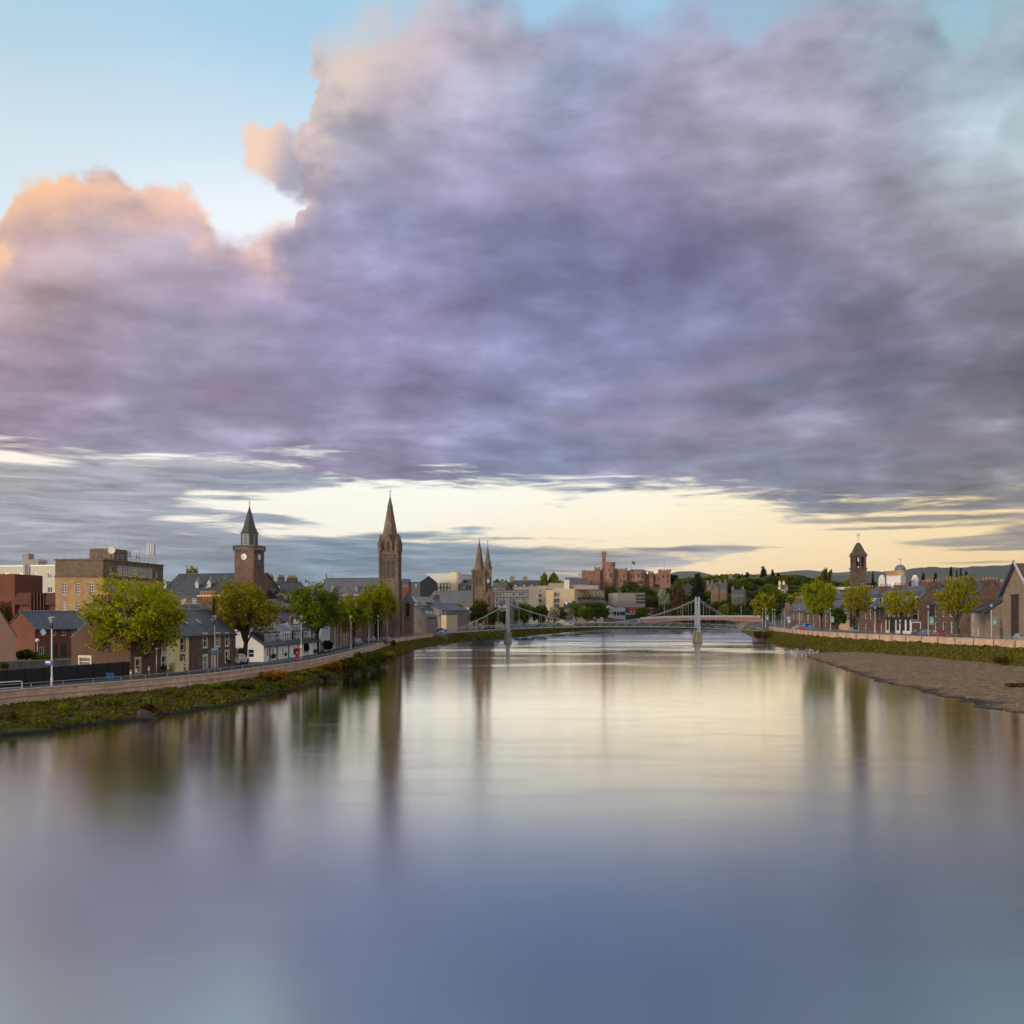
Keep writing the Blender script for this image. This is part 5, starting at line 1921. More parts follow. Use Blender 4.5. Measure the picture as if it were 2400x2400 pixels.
o.matrix_local = Matrix.Translation((r1.L / 2, 0, ge - 4.5))
tB = House('town_steeple', 'classical tan steeple with clock, right one of the close pair of spires', (1133.5, 500), (1152, 500), 3.9, 4, 'church')
c_ = tB.L / 2
bt_ = Z(1333, 500) - 4
for fc in ('F', 'R', 'L'):
    tB.holes[fc].append((c_ - .55, c_ + .55, Z(1351, 500) - 4, Z(1340, 500) - 4))
    window(tB.root, tB.Mx(fc, c_, Z(1351, 500) - 4), 1.1, 2.2, plain=True)
tB.dp = tB.L
tB.body(S_TAN_D, bt_)
for z_ in (Z(1356, 500) - 4, bt_ - .1):
    tB.parapet(S_TAN_D, z_, .35, .3, 'cornice')
part('octagon', MB().lathe(c_, c_, [(1.75, bt_), (1.75, Z(1321, 500) - 4), (1.95, Z(1321, 500) - 3.9), (1.95, Z(1320, 500) - 3.6)], 8, pi / 8, False), S_TAN_D, tB.root)
part('spire', MB().lathe(c_, c_, [(1.6, Z(1320, 500) - 3.7), (.06, Z(1278, 500) - 4)], 8, pi / 8, False), S_TAN_D, tB.root)
part('weather_vane', MB().tube([(c_, c_, Z(1279, 500) - 4), (c_, c_, Z(1264, 500) - 4)], .07, 5).box(c_ - .6, c_ + .6, c_ - .04, c_ + .04, Z(1268, 500) - 4.1, Z(1268, 500) - 3.9), M_DARKPAINT, tB.root)
o = part('clock_face', MB(Matrix.Rotation(pi / 2, 4, 'X')).lathe(0, 0, [(1.0, 0), (1.0, .1)], 24, 0, False), M_CLOCK, tB.root)
o.matrix_local = tB.Mx('F', c_, Z(1362.5, 500) - 4)
hd = MB()
for a_, l_ in ((radians(215), .6), (radians(240), .85)):
    hd.M = Matrix.Rotation(a_, 4, 'Y')
    hd.box(-.07, .07, -.16, -.11, 0, l_)
part('clock_hands', hd, M_DARKPAINT, o)
for (x_, y_) in ((0, 0), (tB.L, 0), (tB.L, tB.L), (0, tB.L)):
    part('urn', MB().lathe(x_, y_, [(.2, bt_), (.32, bt_ + .7), (.05, bt_ + 1.4)], 8), S_TAN_D, tB.root)

# grey office slab and concrete hotels
M_GREYPANEL = rough('grey panel', (0.105, 0.105, 0.11), .7, .1)
go_ = House('grey_office', 'long grey panelled office with strip windows and concrete end wall', (1152, 560), (1240, 560), 18, 4, 'office')
for py in (1393, 1406, 1419):
    for i in range(11):
        go_.win(1158.5 + i * 7.6, py, 1.45, 1.5, 'two')
go_.body(M_GREYPANEL, Z(1383, 562) - 4)
fn = MB()
for i in range(12):
    x_, _ = go_.on(1154.5 + i * 7.65, 1400)
    fn.box(x_ - .09, x_ + .09, -.25, .0, 4, go_.eave)
for py in (1387, 1399, 1412.5):
    fn.box(0, go_.L, -.08, .0, Z(py, 562) - 4, Z(py, 562) - 3.75)
part('facade_fins', fn, M_GREYMETAL, go_.root)
part('end_wall', MB().box(go_.L, go_.L + 5.0, -1, 18, -.5, Z(1374, 560) - 4), M_CONC, go_.root)
part('upper_storey', MB().box(go_.L - 8, go_.L - .02, 5, 17, go_.eave, Z(1374.5, 560) - 4), M_CONC, go_.root)
simple_house('dormer_house', 'small grey house with white dormers in front of the grey office', (1160, 470), (1192, 466), 9, 3.2, Z(1428, 468), Z(1408, 472), S_GREY, M_SLATE, [(1168, 1434), (1184, 1434)], dorm=(1168, 1180))

M_CONC_GR = rough('grey beige concrete', (0.36, 0.32, 0.25), .85, .12, .4)
hb = House('concrete_hotel', 'beige concrete hotel block with dark balcony stack, behind the right end of grey office', (1256, 684), (1332, 680), 20, 5, 'hotel')
for px in (1266,):
    for py in (1384, 1396, 1408): hb.win(px, py, 2.0, 2.4, 'two')
for px in (1281.5, 1287, 1293):
    for py in (1383.5, 1395.5, 1407): hb.win(px, py, 1.35, 2.6, 'two')
hb.body(M_CONC_GR, Z(1374, 682) - 5)
hb.parapet(M_CONC, hb.eave, .5, .15)
for py in (1389.5, 1401.5, 1413):
    xa, z_ = hb.on(1279, py)
    xb, _ = hb.on(1295.5, py)
    part('balcony', MB().box(xa, xb, -1.0, 0, z_ - .2, z_).box(xa, xb, -1.0, -.92, z_, z_ + 1.0), M_CHAR, hb.root)
part('roof_plant', MB().box(hb.L - 14, hb.L - 1, 4, 12, hb.eave, hb.eave + 2.2), M_CONC, hb.root)

hc = House('riverside_hotel', 'sandy concrete riverside hotel with rows of balconies and flat overhanging roof', (1347, 640), (1414.5, 668), 22, 4, 'hotel')
n_ = 7
for r_, py in enumerate((1399, 1413, 1424)):
    for i in range(n_):
        hc.win(1357 + i * 8.9, py, 1.9, 2.1, 'two')
for px, py in ((1310, 1393.5), (1316.5, 1393.5), (1310, 1407), (1316.5, 1407), (1310, 1421), (1316.5, 1421)):
    pass
hc.body(M_CONC_TAN, Z(1384, 645) - 4)
hc.parapet(M_CONC_TAN, hc.eave, .5, .2)
for py in (1404, 1417.5):
    for i in range(n_):
        x_, z_ = hc.on(1356.5 + i * 8.9, py)
        part('balcony', MB().box(x_ - 1.7, x_ + 1.7, -1.2, -.02, z_ - .2, z_).box(x_ - 1.7, x_ + 1.7, -1.2, -1.1, z_, z_ + 1.05), M_CHAR, hc.root)
        part('balcony_screen', MB().box(x_ + 1.75, x_ + 1.9, -1.2, -.02, z_ - .2, z_ + 4.2), M_CONC_TAN, hc.root)
# return front of the hotel facing the footbridge tower
wv = Vector((hc.a.x, hc.a.y, 0))
hl_ = House('hotel_wing', 'sandy concrete wing with four tall dark windows joined to the riverside hotel', (1296, 642), (1346.8, 639), 14, 4, 'hotel')
for px, py in ((1302, 1393.5), (1308.5, 1393.5), (1302, 1407.5), (1308.5, 1407.5), (1302, 1421), (1308.5, 1421)):
    hl_.win(px, py, 1.7, 2.9, 'two')
hl_.body(M_CONC_TAN, Z(1382, 648) - 4)
hl_.parapet(M_CONC_TAN, hl_.eave, .4, .05)
part('lift_tower', MB().box(hl_.L - 7, hl_.L - 3.8, 2, 6, hl_.eave, Z(1359, 645) - 4), M_OFFWHITE, hl_.root)
part('upper_storey', MB().box(hl_.L - 3.7, hl_.L + 14, 5, 13, hl_.eave, Z(1372, 645) - 4), M_CONC, hl_.root)

# houses along the skyline left of the castle
simple_house('skyline_terrace', 'dark gabled terrace on the skyline between spires and the hotel', (1195, 760), (1262, 756), 12, 8, Z(1376, 758), Z(1361, 764), S_GREY, M_SLATE_D, [(x_, 1381) for x_ in (1202, 1214, 1226, 1238, 1250)], (1.6, 2.2), chim=[(1200, 3, 1.5, Z(1352, 764), 4), (1231, 3, 1.5, Z(1352, 764), 4)], dorm=(1208, 1228, 1246))
simple_house('pink_house', 'pale pink gabled house on the skyline beside the castle', (1318, 770), (1368, 764), 14, 12, Z(1370, 766), Z(1354, 772), paint('pale pink wash', (0.42, 0.30, 0.25), .8), M_SLATE, [(x_, 1376) for x_ in (1326, 1338, 1350, 1360)], (1.5, 2.2), chim=[(1360, 3, 1.5, Z(1346, 772), 4)], dorm=(1330,))
simple_house('slate_roof_house', 'slate roofed house on the skyline just left of the twin spires', (1076, 640), (1118, 636), 12, 8, Z(1368, 638), Z(1356, 642), S_GREY, M_SLATE, [(1085, 1374), (1100, 1374)], (1.5, 2), chim=[(1080, 2.4, 1.4, Z(1351, 642), 4)], dorm=(1092,))
simple_house('slate_roof_house', 'slate roofed house just right of the classical steeple', (1152, 590), (1185, 588), 12, 6, Z(1376, 589), Z(1367, 594), S_TAN_D, M_SLATE, [(1160, 1380), (1175, 1380)], (1.4, 2), chim=[(1177, 1.6, 1.4, Z(1358, 594), 1)])

# ------------------------------------------------------------------ the castle
CD = 790.0
cz = 27.0
ca = thing('castle', 'pink sandstone castle with battlements and round towers on the wooded hill', 'castle', (X(1470, CD), CD, cz))
def cpx(px): return X(px, CD) - X(1470, CD)
def cpz(py): return Z(py, CD) - cz
def battlement(mb, pts_fn, z, n):
    pass
def ctower(px0, px1, ytop, ybot=1384, round_=False, y0=-4.0, dep=None, name='tower', corb=.5, win=()):
    x0, x1, z1, z0 = cpx(px0), cpx(px1), cpz(ytop), cpz(ybot) - 3
    w = x1 - x0
    d = dep or w
    mb = MB()
    pr = MB()
    if round_:
        r = w / 2
        mb.lathe(x0 + r, y0 + r, [(r * .93, z0), (r * .93, z1 - 2.2)], 20, 0, True)
        pr.lathe(x0 + r, y0 + r, [(r * .93, z1 - 2.9), (r + .15, z1 - 2.2), (r + .15, z1 - .9), (r - .4, z1 - .9)], 20, 0, False)
        nm = max(8, int(2 * pi * r / 1.9))
        for k_ in range(nm):
            a_ = 2 * pi * k_ / nm
            pr.M = Matrix.Translation((x0 + r, y0 + r, 0)) @ Matrix.Rotation(a_, 4, 'Z')
            pr.box(r - .4, r + .15, -.5, .5, z1 - .9, z1)
    else:
        mb.box(x0 + .25, x1 - .25, y0 + .25, y0 + d - .25, z0, z1 - 1.2)
        e = .15
        pr.box(x0 - e, x1 + e, y0 - e, y0 + d + e, z1 - 2.3, z1 - .9)
        nm = max(2, int(w / 1.9))
        for k_ in range(nm):
            t_ = x0 - e + (w + 2 * e) * (k_ + .5) / nm
            pr.box(t_ - .5, t_ + .5, y0 - e, y0 + .4, z1 - .9, z1).box(t_ - .5, t_ + .5, y0 + d - .4, y0 + d + e, z1 - .9, z1)
        nm = max(2, int(d / 1.9))
        for k_ in range(nm):
            t_ = y0 + d * (k_ + .5) / nm
            pr.box(x0 - e, x0 + .4, t_ - .5, t_ + .5, z1 - .9, z1).box(x1 - .4, x1 + e, t_ - .5, t_ + .5, z1 - .9, z1)
    o = part(name, mb, S_PINK, ca)
    part('battlement', pr, S_PINK, o)
    for (px, py, w_, h_) in win:
        zz = cpz(py)
        part('window', MB().box(cpx(px) - w_ / 2, cpx(px) + w_ / 2, y0 + .1 if not round_ else y0 - .05, y0 + .6, zz - h_ / 2, zz + h_ / 2), M_CREAM if h_ < 0 else GLASS, o)
    return o
ctower(1368, 1412, 1335.5, y0=0, dep=22, name='west_range', win=[(x_, y_, .9, 2.2) for x_ in (1373, 1377, 1382, 1386) for y_ in (1364, 1372)])
ctower(1393.5, 1406.5, 1329.5, y0=-3, win=[(1400, 1350, .8, 2), (1400, 1362, .8, 2)])
ctower(1410.8, 1420.6, 1292.5, y0=-1, dep=4.4, name='lookout_turret', win=[(1416, 1312, .4, 1.4)])
ctower(1417.5, 1441.5, 1318, round_=True, y0=-5, name='round_tower', win=[(1429, 1349, 1.1, 2.6), (1426, 1336, .7, 1.6), (1432, 1364, 1.0, 2.4)])
part('roof_rail', MB().tube([(cpx(1424), -1, cpz(1318)), (cpx(1424), -1, cpz(1314)), (cpx(1434), -1, cpz(1314)), (cpx(1434), -1, cpz(1318))], .12, 5), M_GREYMETAL, ca)
ctower(1441, 1469.5, 1331.5, y0=-1, dep=18, name='east_block', win=[(x_, y_, .9, 2.2) for x_ in (1447, 1454, 1462) for y_ in (1350, 1361)])
ctower(1469.6, 1492, 1338, y0=2, dep=18, name='court_range', win=[(x_, y_, 1.0, 2.4) for x_ in (1474, 1480, 1486) for y_ in (1352, 1364)])
ctower(1486, 1514, 1337, round_=True, y0=-3, name='round_tower', win=[(x_, y_, 1.0, 2.4) for x_ in (1495, 1500, 1505) for y_ in (1350, 1365)])
part('slate_roof', MB().lathe(cpx(1497), 10, [(9.5, cpz(1338)), (4.5, cpz(1333.5)), (.3, cpz(1333))], 12, 0, False), M_SLATE, ca)
ctower(1513, 1549, 1342.5, y0=3, dep=16, name='court_range', win=[(x_, y_, 1.0, 2.2) for x_ in (1520, 1538, 1541.5, 1545) for y_ in (1356, 1372)])
ctower(1521, 1531.5, 1338.5, y0=1, name='turret', win=[(1526, 1350, .8, 2)])
ctower(1547.5, 1572.5, 1334, y0=0, dep=12, name='corner_tower', win=[(x_, y_, 1.0, 2.4) for x_ in (1554, 1565) for y_ in (1351, 1362)])
part('mast', MB().tube([(cpx(1560), 6, cpz(1336)), (cpx(1560), 6, cpz(1306))], [.16, .06], 5), M_GREYMETAL, ca)
part('flagpole', MB().tube([(cpx(1484), 10, cpz(1336)), (cpx(1484), 10, cpz(1312))], [.14, .07], 5), M_POLE, ca)
fl = MB()
vs = [(cpx(1484.4) + i * .55, 10 + .25 * sin(i * 1.4), cpz(1313) - (0 if k_ else 2.2) - i * .18) for i in range(6) for k_ in (0, 1)]
fl.add(vs, [(2 * i, 2 * i + 2, 2 * i + 3, 2 * i + 1) for i in range(5)], True)
part('flag', fl, paint('flag cloth', (0.10, 0.10, 0.12), .8), ca)

# concrete cube and shops under the castle
cb_ = block('concrete_cube', 'blank grey concrete box building with louvred corner under the castle hill', (1447, 700), (1512, 706), 16, 5, Z(1391, 702), M_CONC, ())
xa, xb = cb_.on(1490, 1400)[0], cb_.L
for py in (1396, 1404, 1412):
    part('louvre_panel', MB().box(xa, xb - .1, -.12, 0, Z(py + 2.6, 704) - 5, Z(py - 3, 704) - 5), M_CHAR, cb_.root)
sh = block('shop_row', 'low shopping arcade with dark front, red strip and green fascia below the concrete box', (1466, 690), (1535, 694), 12, 4, Z(1425, 692), M_CHAR, ())
part('fascia', MB().box(0, sh.L, -.5, -.02, Z(1441, 692) - 4, Z(1436.5, 692) - 4), paint('pale green fascia', (0.22, 0.42, 0.34), .5), sh.root)
part('red_strip', MB().box(2, sh.L - 1, -.35, -.02, Z(1427, 692) - 4, Z(1424.8, 692) - 4), paint('red sign strip', (0.65, 0.05, 0.06), .5), sh.root)
for i in range(9):
    part('shop_window', MB().box(1 + i * 2.1, 2.6 + i * 2.1, -.1, 0, Z(1436, 692) - 4, Z(1429, 692) - 4), paint('painted shop light', (0.55, 0.25, 0.10), .5) if i in (1, 2, 5) else GLASS, sh.root)  # interior light painted as flat orange on some panes, nothing glows
wg = House('white_kiosk', 'small white gabled building beside the shopping arcade', (1412, 694), (1438, 692), 10, 4, 'shop')
ge, gr = Z(1424, 693) - 4, Z(1417.5, 693) - 4
wg.body(M_RENDER_WHITE, ge)
part('gable', MB().prism_y([(-.4, ge), (wg.L + .4, ge), (wg.L / 2, gr)], -.1, 10), M_RENDER_WHITE, wg.root)
part('barge_board', MB().prism_y([(-.9, ge - .3), (wg.L / 2, gr + .3), (wg.L + .9, ge - .3), (wg.L + .9, ge + .1), (wg.L / 2, gr + .8), (-.9, ge + .1)], -.3, 10.2), M_DARKPAINT, wg.root)
gs_ = block('glass_shop', 'pale glass fronted shop between white kiosk and arcade', (1438, 690), (1465, 690), 10, 4, Z(1425.5, 690), paint('pale glass panel', (0.40, 0.46, 0.50), .3), [(x_, 1438) for x_ in (1442, 1449, 1456, 1462)], (1.6, 2.6), plain=True)
wh = simple_house('white_cottage', 'little white gabled house half hidden by riverside trees', (1317, 560), (1336, 557), 5, 4, Z(1430, 558), Z(1414, 561), M_RENDER_WHITE, M_SLATE_D, [(1325, 1438), (1332, 1438)], chim=[(1328, 1.4, 1, Z(1409, 561), 3)])

# ------------------------------------------------------------------ road bridge in pink stone behind the footbridge
RB = 636.0
rb = thing('road_bridge', 'low road bridge with pink girder and pale parapet beyond the white footbridge', 'bridge', (0, RB, 0))
xs_ = np.linspace(X(1500, RB), X(1790, RB), 49)
def deckz(x):
    px = 1200 + x * F / RB
    return Z(float(np.interp(px, [1500, 1560, 1660, 1740, 1790], [1450, 1446.5, 1445, 1445, 1445.5])), RB)
def girdz(x):
    px = 1200 + x * F / RB
    return Z(float(np.interp(px, [1500, 1525, 1560, 1600, 1650, 1700, 1740, 1765, 1790], [1459, 1458, 1457, 1454.5, 1453, 1453.5, 1456.5, 1458.5, 1459])), RB)
def sweep(f0, f1, y0, y1):
    vs, fs = [], []
    for x in xs_:
        vs += [(x, y0, f0(x)), (x, y1, f0(x)), (x, y1, f1(x)), (x, y0, f1(x))]
    n = len(xs_)
    for i in range(n - 1):
        for k_ in range(4):
            a_, b_ = i * 4 + k_, i * 4 + (k_ + 1) % 4
            fs.append((a_, b_, b_ + 4, a_ + 4))
    fs += [(3, 2, 1, 0), tuple((n - 1) * 4 + k_ for k_ in range(4))]
    return MB().add(vs, fs)
part('girder', sweep(girdz, lambda x: deckz(x) - 1.0, -1.2, 14), rough('pink concrete', (0.43, 0.20, 0.15), .8, .1, .2), rb)
part('deck', sweep(lambda x: deckz(x) - .999, lambda x: deckz(x) - .35, -1.6, 14.4), M_CONC, rb)
part('parapet', sweep(lambda x: deckz(x) - .349, lambda x: deckz(x) + .75, -1.5, -1.2), rough('pale parapet', (0.42, 0.42, 0.38), .7, .1), rb)
part('abutment', MB().box(X(1737, RB), X(1770, RB), 0, 12, -1.5, girdz(X(1750, RB))), M_CONC, rb)

# ------------------------------------------------------------------ suspension footbridge
P1, P2 = Vector((-1.3, 313, 0)), Vector((58.3, 322, 0))
du = (P2 - P1)
span = du.length
ang = atan2(du.y, du.x)
fb = thing('suspension_footbridge', 'white lattice suspension footbridge on stone piers crossing the river', 'bridge', (P1.x, P1.y, 0), ang)
LEFT_E, RIGHT_E = -19.2, span + 19.5
zd = interp([(LEFT_E, 2.95), (0, 4.15), (span * .5, 4.85), (span, 4.45), (RIGHT_E, 3.55)])
def zdk(s):
    a_ = np.array([LEFT_E, 0, span * .5, span, RIGHT_E])
    c_ = np.polyfit(a_, [2.95, 4.15, 4.85, 4.45, 3.55], 3)
    return float(np.polyval(c_, s))
CP = np.polyfit([LEFT_E, 0, span * .5, span, RIGHT_E], [2.95, 4.15, 4.85, 4.45, 3.55], 3)
zdk = lambda s: float(np.polyval(CP, s))
M_BRIDGE = paint('bridge white', (0.34, 0.36, 0.37), .45)
M_STEEL = paint('bridge steel', (0.30, 0.32, 0.335), .45)
HW = 1.0
xs_b = np.linspace(LEFT_E, RIGHT_E, 61)
vs, fs = [], []
for x in xs_b:
    z_ = zdk(x)
    vs += [(x, -HW - .1, z_ - .15), (x, HW + .1, z_ - .15), (x, HW + .1, z_ + .08), (x, -HW - .1, z_ + .08)]
for i in range(len(xs_b) - 1):
    for k_ in range(4):
        a_, b_ = i * 4 + k_, i * 4 + (k_ + 1) % 4
        fs.append((a_, b_, b_ + 4, a_ + 4))
fs += [(3, 2, 1, 0), tuple((len(xs_b) - 1) * 4 + k_ for k_ in range(4))]
part('deck', MB().add(vs, fs), M_STEEL, fb)
TH = 1.30
for sy in (-1, 1):
    tr = MB()
    y_ = sy * HW
    for zo, r_ in ((.0, .08), (TH, .065)):
        tr.tube([(x, y_, zdk(x) + zo) for x in xs_b], r_, 5)
    nb = 74
    xb_ = np.linspace(LEFT_E, RIGHT_E, nb + 1)
    for i in range(nb):
        a_, b_ = xb_[i], xb_[i + 1]
        if i % 2 == 0:
            tr.tube([(a_, y_, zdk(a_)), (b_, y_, zdk(b_) + TH)], .042, 4)
        else:
            tr.tube([(a_, y_, zdk(a_) + TH), (b_, y_, zdk(b_))], .042, 4)
        if i % 4 == 0:
            tr.tube([(a_, y_, zdk(a_)), (a_, y_, zdk(a_) + TH)], .05, 4)
    part('lattice_railing', tr, M_BRIDGE, fb)
tops = (12.2, 13.6)
for k_, x in enumerate((0.0, span)):
    for sy in (-1, 1):
        y_ = sy * (HW + .4)
        tz = tops[k_]
        tw = MB().prism_z([(x - .44, y_ - .38), (x + .44, y_ - .38), (x + .44, y_ + .38), (x - .44, y_ + .38)], 3.4, tz, .6, (x, y_))
        tw.box(x - .52, x + .52, y_ - .46, y_ + .46, 3.1, 3.6).box(x - .40, x + .40, y_ - .36, y_ + .36, tz - .25, tz)
        o = part('pylon', tw, M_BRIDGE, fb)
        part('finial', MB().lathe(x, y_, [(.3, tz), (.32, tz + .18), (.12, tz + .3), (.15, tz + .5), (.02, tz + .8)], 10), M_BRIDGE, o)
        pr = MB().prism_z([(x - .95, y_ - .7), (x + .95, y_ - .7), (x + .95, y_ + .7), (x - .95, y_ + .7)], -1.5, 3.0, .86, (x, y_))
        pr.box(x - .95, x + .95, y_ - .75, y_ + .75, 2.75, 3.1)
        pr.prism_z([(x - 1.15, y_ - .9), (x + 1.15, y_ - .9), (x + 1.15, y_ + .9), (x - 1.15, y_ + .9)], -1.5, .25)
        part('pier', pr, rough('pier stone', (0.28, 0.245, 0.175), .85, .25, .6), fb)
    part('cross_beam', MB().box(x - .14, x + .14, -HW - .3, HW + .3, tops[k_] - 1.6, tops[k_] - 1.25), M_BRIDGE, fb)
hm = MB().tube([(0, 0, 0), (0, 0, 1)], .035, 5).mesh('hanger')
hm.materials.append(M_BRIDGE)
def cable_z(x):
    if x < 0:
        t_ = x / (LEFT_E + 3.5)
        e0 = zdk(LEFT_E + 3.5) + .9
        return tops[0] - .2 + (e0 - tops[0] + .2) * t_ - 1.0 * 4 * t_ * (1 - t_) * .5
    if x > span:
        t_ = (x - span) / (RIGHT_E - 3.5 - span)
        e0 = zdk(RIGHT_E - 3.5) + .9
        return tops[1] - .2 + (e0 - tops[1] + .2) * t_ - 1.0 * 4 * t_ * (1 - t_) * .5
    t_ = x / span
    low = zdk(span / 2) + TH - .15
    ch = tops[0] - .2 + (tops[1] - tops[0]) * t_
    sag = (tops[0] + tops[1]) / 2 - .2 - low
    return ch - sag * 4 * t_ * (1 - t_)
for sy in (-1, 1):
    y_ = sy * (HW + .4)
    xsx = list(np.linspace(LEFT_E + 3.5, 0, 9)) + list(np.linspace(0, span, 33))[1:] + list(np.linspace(span, RIGHT_E - 3.5, 9))[1:]
    part('main_cable', MB().tube([(x, y_, cable_z(x)) for x in xsx], .065, 6), M_BRIDGE, fb)
    for x in list(np.arange(LEFT_E + 6, -2, 3.4)) + list(np.arange(3.4, span - 2, 3.4)) + list(np.arange(span + 3.4, RIGHT_E - 5, 3.4)):
        z0, z1 = zdk(x) + .1, cable_z(x)
        if z1 - z0 > TH + .25:
            o = link('hanger', hm, None, fb, (x, y_, z0))
            o.scale = (1, 1, z1 - z0)
for x, s_ in ((LEFT_E, -1), (RIGHT_E, 1)):
    st_ = MB()
    z_ = zdk(x)
    for i in range(9):
        st_.box(*sorted((x + s_ * (i * .34), x + s_ * (i * .34 + .34))), -HW, HW, z_ - .1 - i * .17 - .17, z_ - i * .17 - .05)
    for sy in (-1, 1):
        st_.tube([(x, sy * HW, z_ + 1.1), (x + s_ * 3.1, sy * HW, z_ - .4)], .06, 5)
        for i in range(6): st_.tube([(x + s_ * i * .6, sy * HW, z_ - i * .3), (x + s_ * i * .6, sy * HW, z_ + 1.1 - i * .29)], .04, 4)
    part('stair', st_, M_BRIDGE, fb)
    part('abutment', MB().box(x - 1.6 if s_ < 0 else x - .6, x + .6 if s_ < 0 else x + 1.6, -2, 2, -1.5, z_ - .5), S_GREY, fb)
# ------------------------------------------------------------------ right bank
ysr = [0, 30, 60, 90, 110] + list(range(120, 352, 5))
rxf = lambda y: RW(y)
t = thing('river_wall', 'pinkish stone flood wall with dark joints above the gravel beach', 'wall')
part('wall', path_wall(rxf, ysr, .45, lambda y: RTOP(y) - 2.0, lambda y: RTOP(y) - .12, -1), S_WALL, t)
part('coping', path_wall(lambda y: RW(y) - .06, ysr, .58, lambda y: RTOP(y) - .12, RTOP, -1), M_COPING, t)
pj = MB().box(-.04, .1, -.12, .12, -1.5, -.12).mesh('pilaster')
pj.materials.append(rough('stained joint stone', (0.16, 0.115, 0.09), .9, .2))
for y in range(132, 345, 6):
    link('pilaster', pj, None, t, (RW(y) - .05, y, RTOP(y)))
t = thing('railing', 'grey tubular handrail along the flood wall above the gravel beach', 'railing')
yy = np.arange(120, 340, 3.2)
part('handrail', MB().tube([(RW(y) + .6, y, RTOP(y) + .5) for y in yy], .03, 6).tube([(RW(y) + .6, y, RTOP(y) + .2) for y in yy], .025, 5), M_RAIL, t)
pm = MB().tube([(0, 0, -.7), (0, 0, .5)], .03, 6).mesh('post')
pm.materials.append(M_RAIL)
for y in yy: link('post', pm, None, t, (RW(y) + .6, float(y), RTOP(y)))
struct('pavement', strip(lambda y: [(RW(y) + .5, RROAD(y) + .12), (RW(y) + 3.5, RROAD(y) + .12)], ysr), M_PAVE)
struct('kerb', path_wall(lambda y: RW(y) + 3.5, ysr, .15, lambda y: RROAD(y) - .1, lambda y: RROAD(y) + .124, -1), M_CONC)
struct('road', strip(lambda y: [(RW(y) + 3.65, RROAD(y) + .01), (RW(y) + 10.5, RROAD(y) + .01)], ysr + [380, 419, 500, 570, 640]), M_ASPH)

# church hall with blue bargeboard
hall = House('church_hall', 'tan stone church hall gable with tall dark window and blue edged roof', (2420, 168), (2700, 164), 20.5, 3.8, 'church')
e_, rg_ = Z(1395.5, 188) - 3.8, Z(1323.7, 178) - 3.8
ya, z0_ = hall.on(2368, 1497, 'L')
yb, z1_ = hall.on(2388, 1391, 'L')
hall.holes['L'].append((ya, yb, .3, z1_))
hall.body(masonry('pale rubble', (0.30, 0.225, 0.16), (0.22, 0.165, 0.12), .5, .26, .22), e_, rg_)
hall.gable_roof(masonry('brown roof tile', (0.16, 0.085, 0.055), (0.11, 0.06, 0.042), .3, .3, .2), e_, rg_, .3, .35)
wm = MB(hall.Mx('L', (ya + yb) / 2, .3))
ww = yb - ya
wm.box(-ww / 2, ww / 2, .2, .3, 0, z1_ - .3)
o = part('window', wm, rough('dark timber', (0.035, 0.022, 0.016), .6, .2), hall.root)
fm_ = MB(hall.Mx('L', (ya + yb) / 2, .3))
for i in range(5): fm_.box(-ww / 2 + ww * i / 4 - .07, -ww / 2 + ww * i / 4 + .07, .1, .2, 0, z1_ - .3)
fm_.box(-ww / 2, ww / 2, .1, .2, (z1_ - .3) * .35, (z1_ - .3) * .35 + .2)
part('mullion', fm_, rough('brown timber', (0.075, 0.045, 0.03), .6, .2), o)
bb = MB(hall.Mx('L', 0, 0))
bb.prism_y([(-.45, e_ - .35), (hall.dp / 2, rg_ + .25), (hall.dp / 2, rg_ + .85), (-.45, e_ + .25)], -.62, -.36)
part('barge_board', bb, paint('navy barge board', (0.035, 0.055, 0.13), .5), hall.root)
bb = MB(hall.Mx('L', 0, 0))
bb.prism_y([(hall.dp / 2, rg_ + .25), (hall.dp + .45, e_ - .35), (hall.dp + .45, e_ + .1), (hall.dp / 2, rg_ + .7)], -.62, -.36)
part('barge_board', bb, M_POLE, hall.root)
# lean-to aisle of the hall
ln = House('hall_annexe', 'low lean to annexe with sloping slate roof beside the church hall', (2345.5, 188.5), (2346, 187.5), 1, 3.8, 'annexe')
bpy.data.objects.remove(ln.root)
xl = hall.on(2345, 1450, 'L')[0]
zl = Z(1437, 205) - 3.8
am = MB().prism_x([(20.7, -.5), (37, -.5), (37, zl), (20.7, e_ - .9)], .5, 12)
annex = thing('hall_annexe', 'low lean to annexe with sloping slate roof beside the church hall', 'annexe', hall.root.location, hall.rz)
part('wall', am, masonry('pale rubble', (0.30, 0.225, 0.16)), annex)
part('roof', MB().prism_x([(20.55, e_ - .75), (37.6, zl - .15), (37.6, zl + .1), (20.55, e_ - .5)], .3, 12.2), M_SLATE_D, annex)
part('blue_sign', MB().box(.35, .5, 33.5, 34.5, 3.6, 5.2), paint('dark blue sign', (0.03, 0.06, 0.16), .5), annex)
part('door', MB().box(.40, .51, 21.5, 24.2, 0, 2.2), M_CHAR, annex)

M_CLAP = rough('pinkish grey harling', (0.32, 0.245, 0.205), .9, .14)
sm_ = simple_house('harled_house', 'low pinkish grey harled house next to the hall annexe', (2263, 221), (2300, 206), 9, 3.8, Z(1433, 213), Z(1408, 218), M_CLAP, M_SLATE_D,
                   [(2270, 1448), (2281, 1448), (2292, 1447), (2281, 1480), (2292, 1480)], (1.0, 1.6))
x_, _ = sm_.on(2283, 1480)
pass
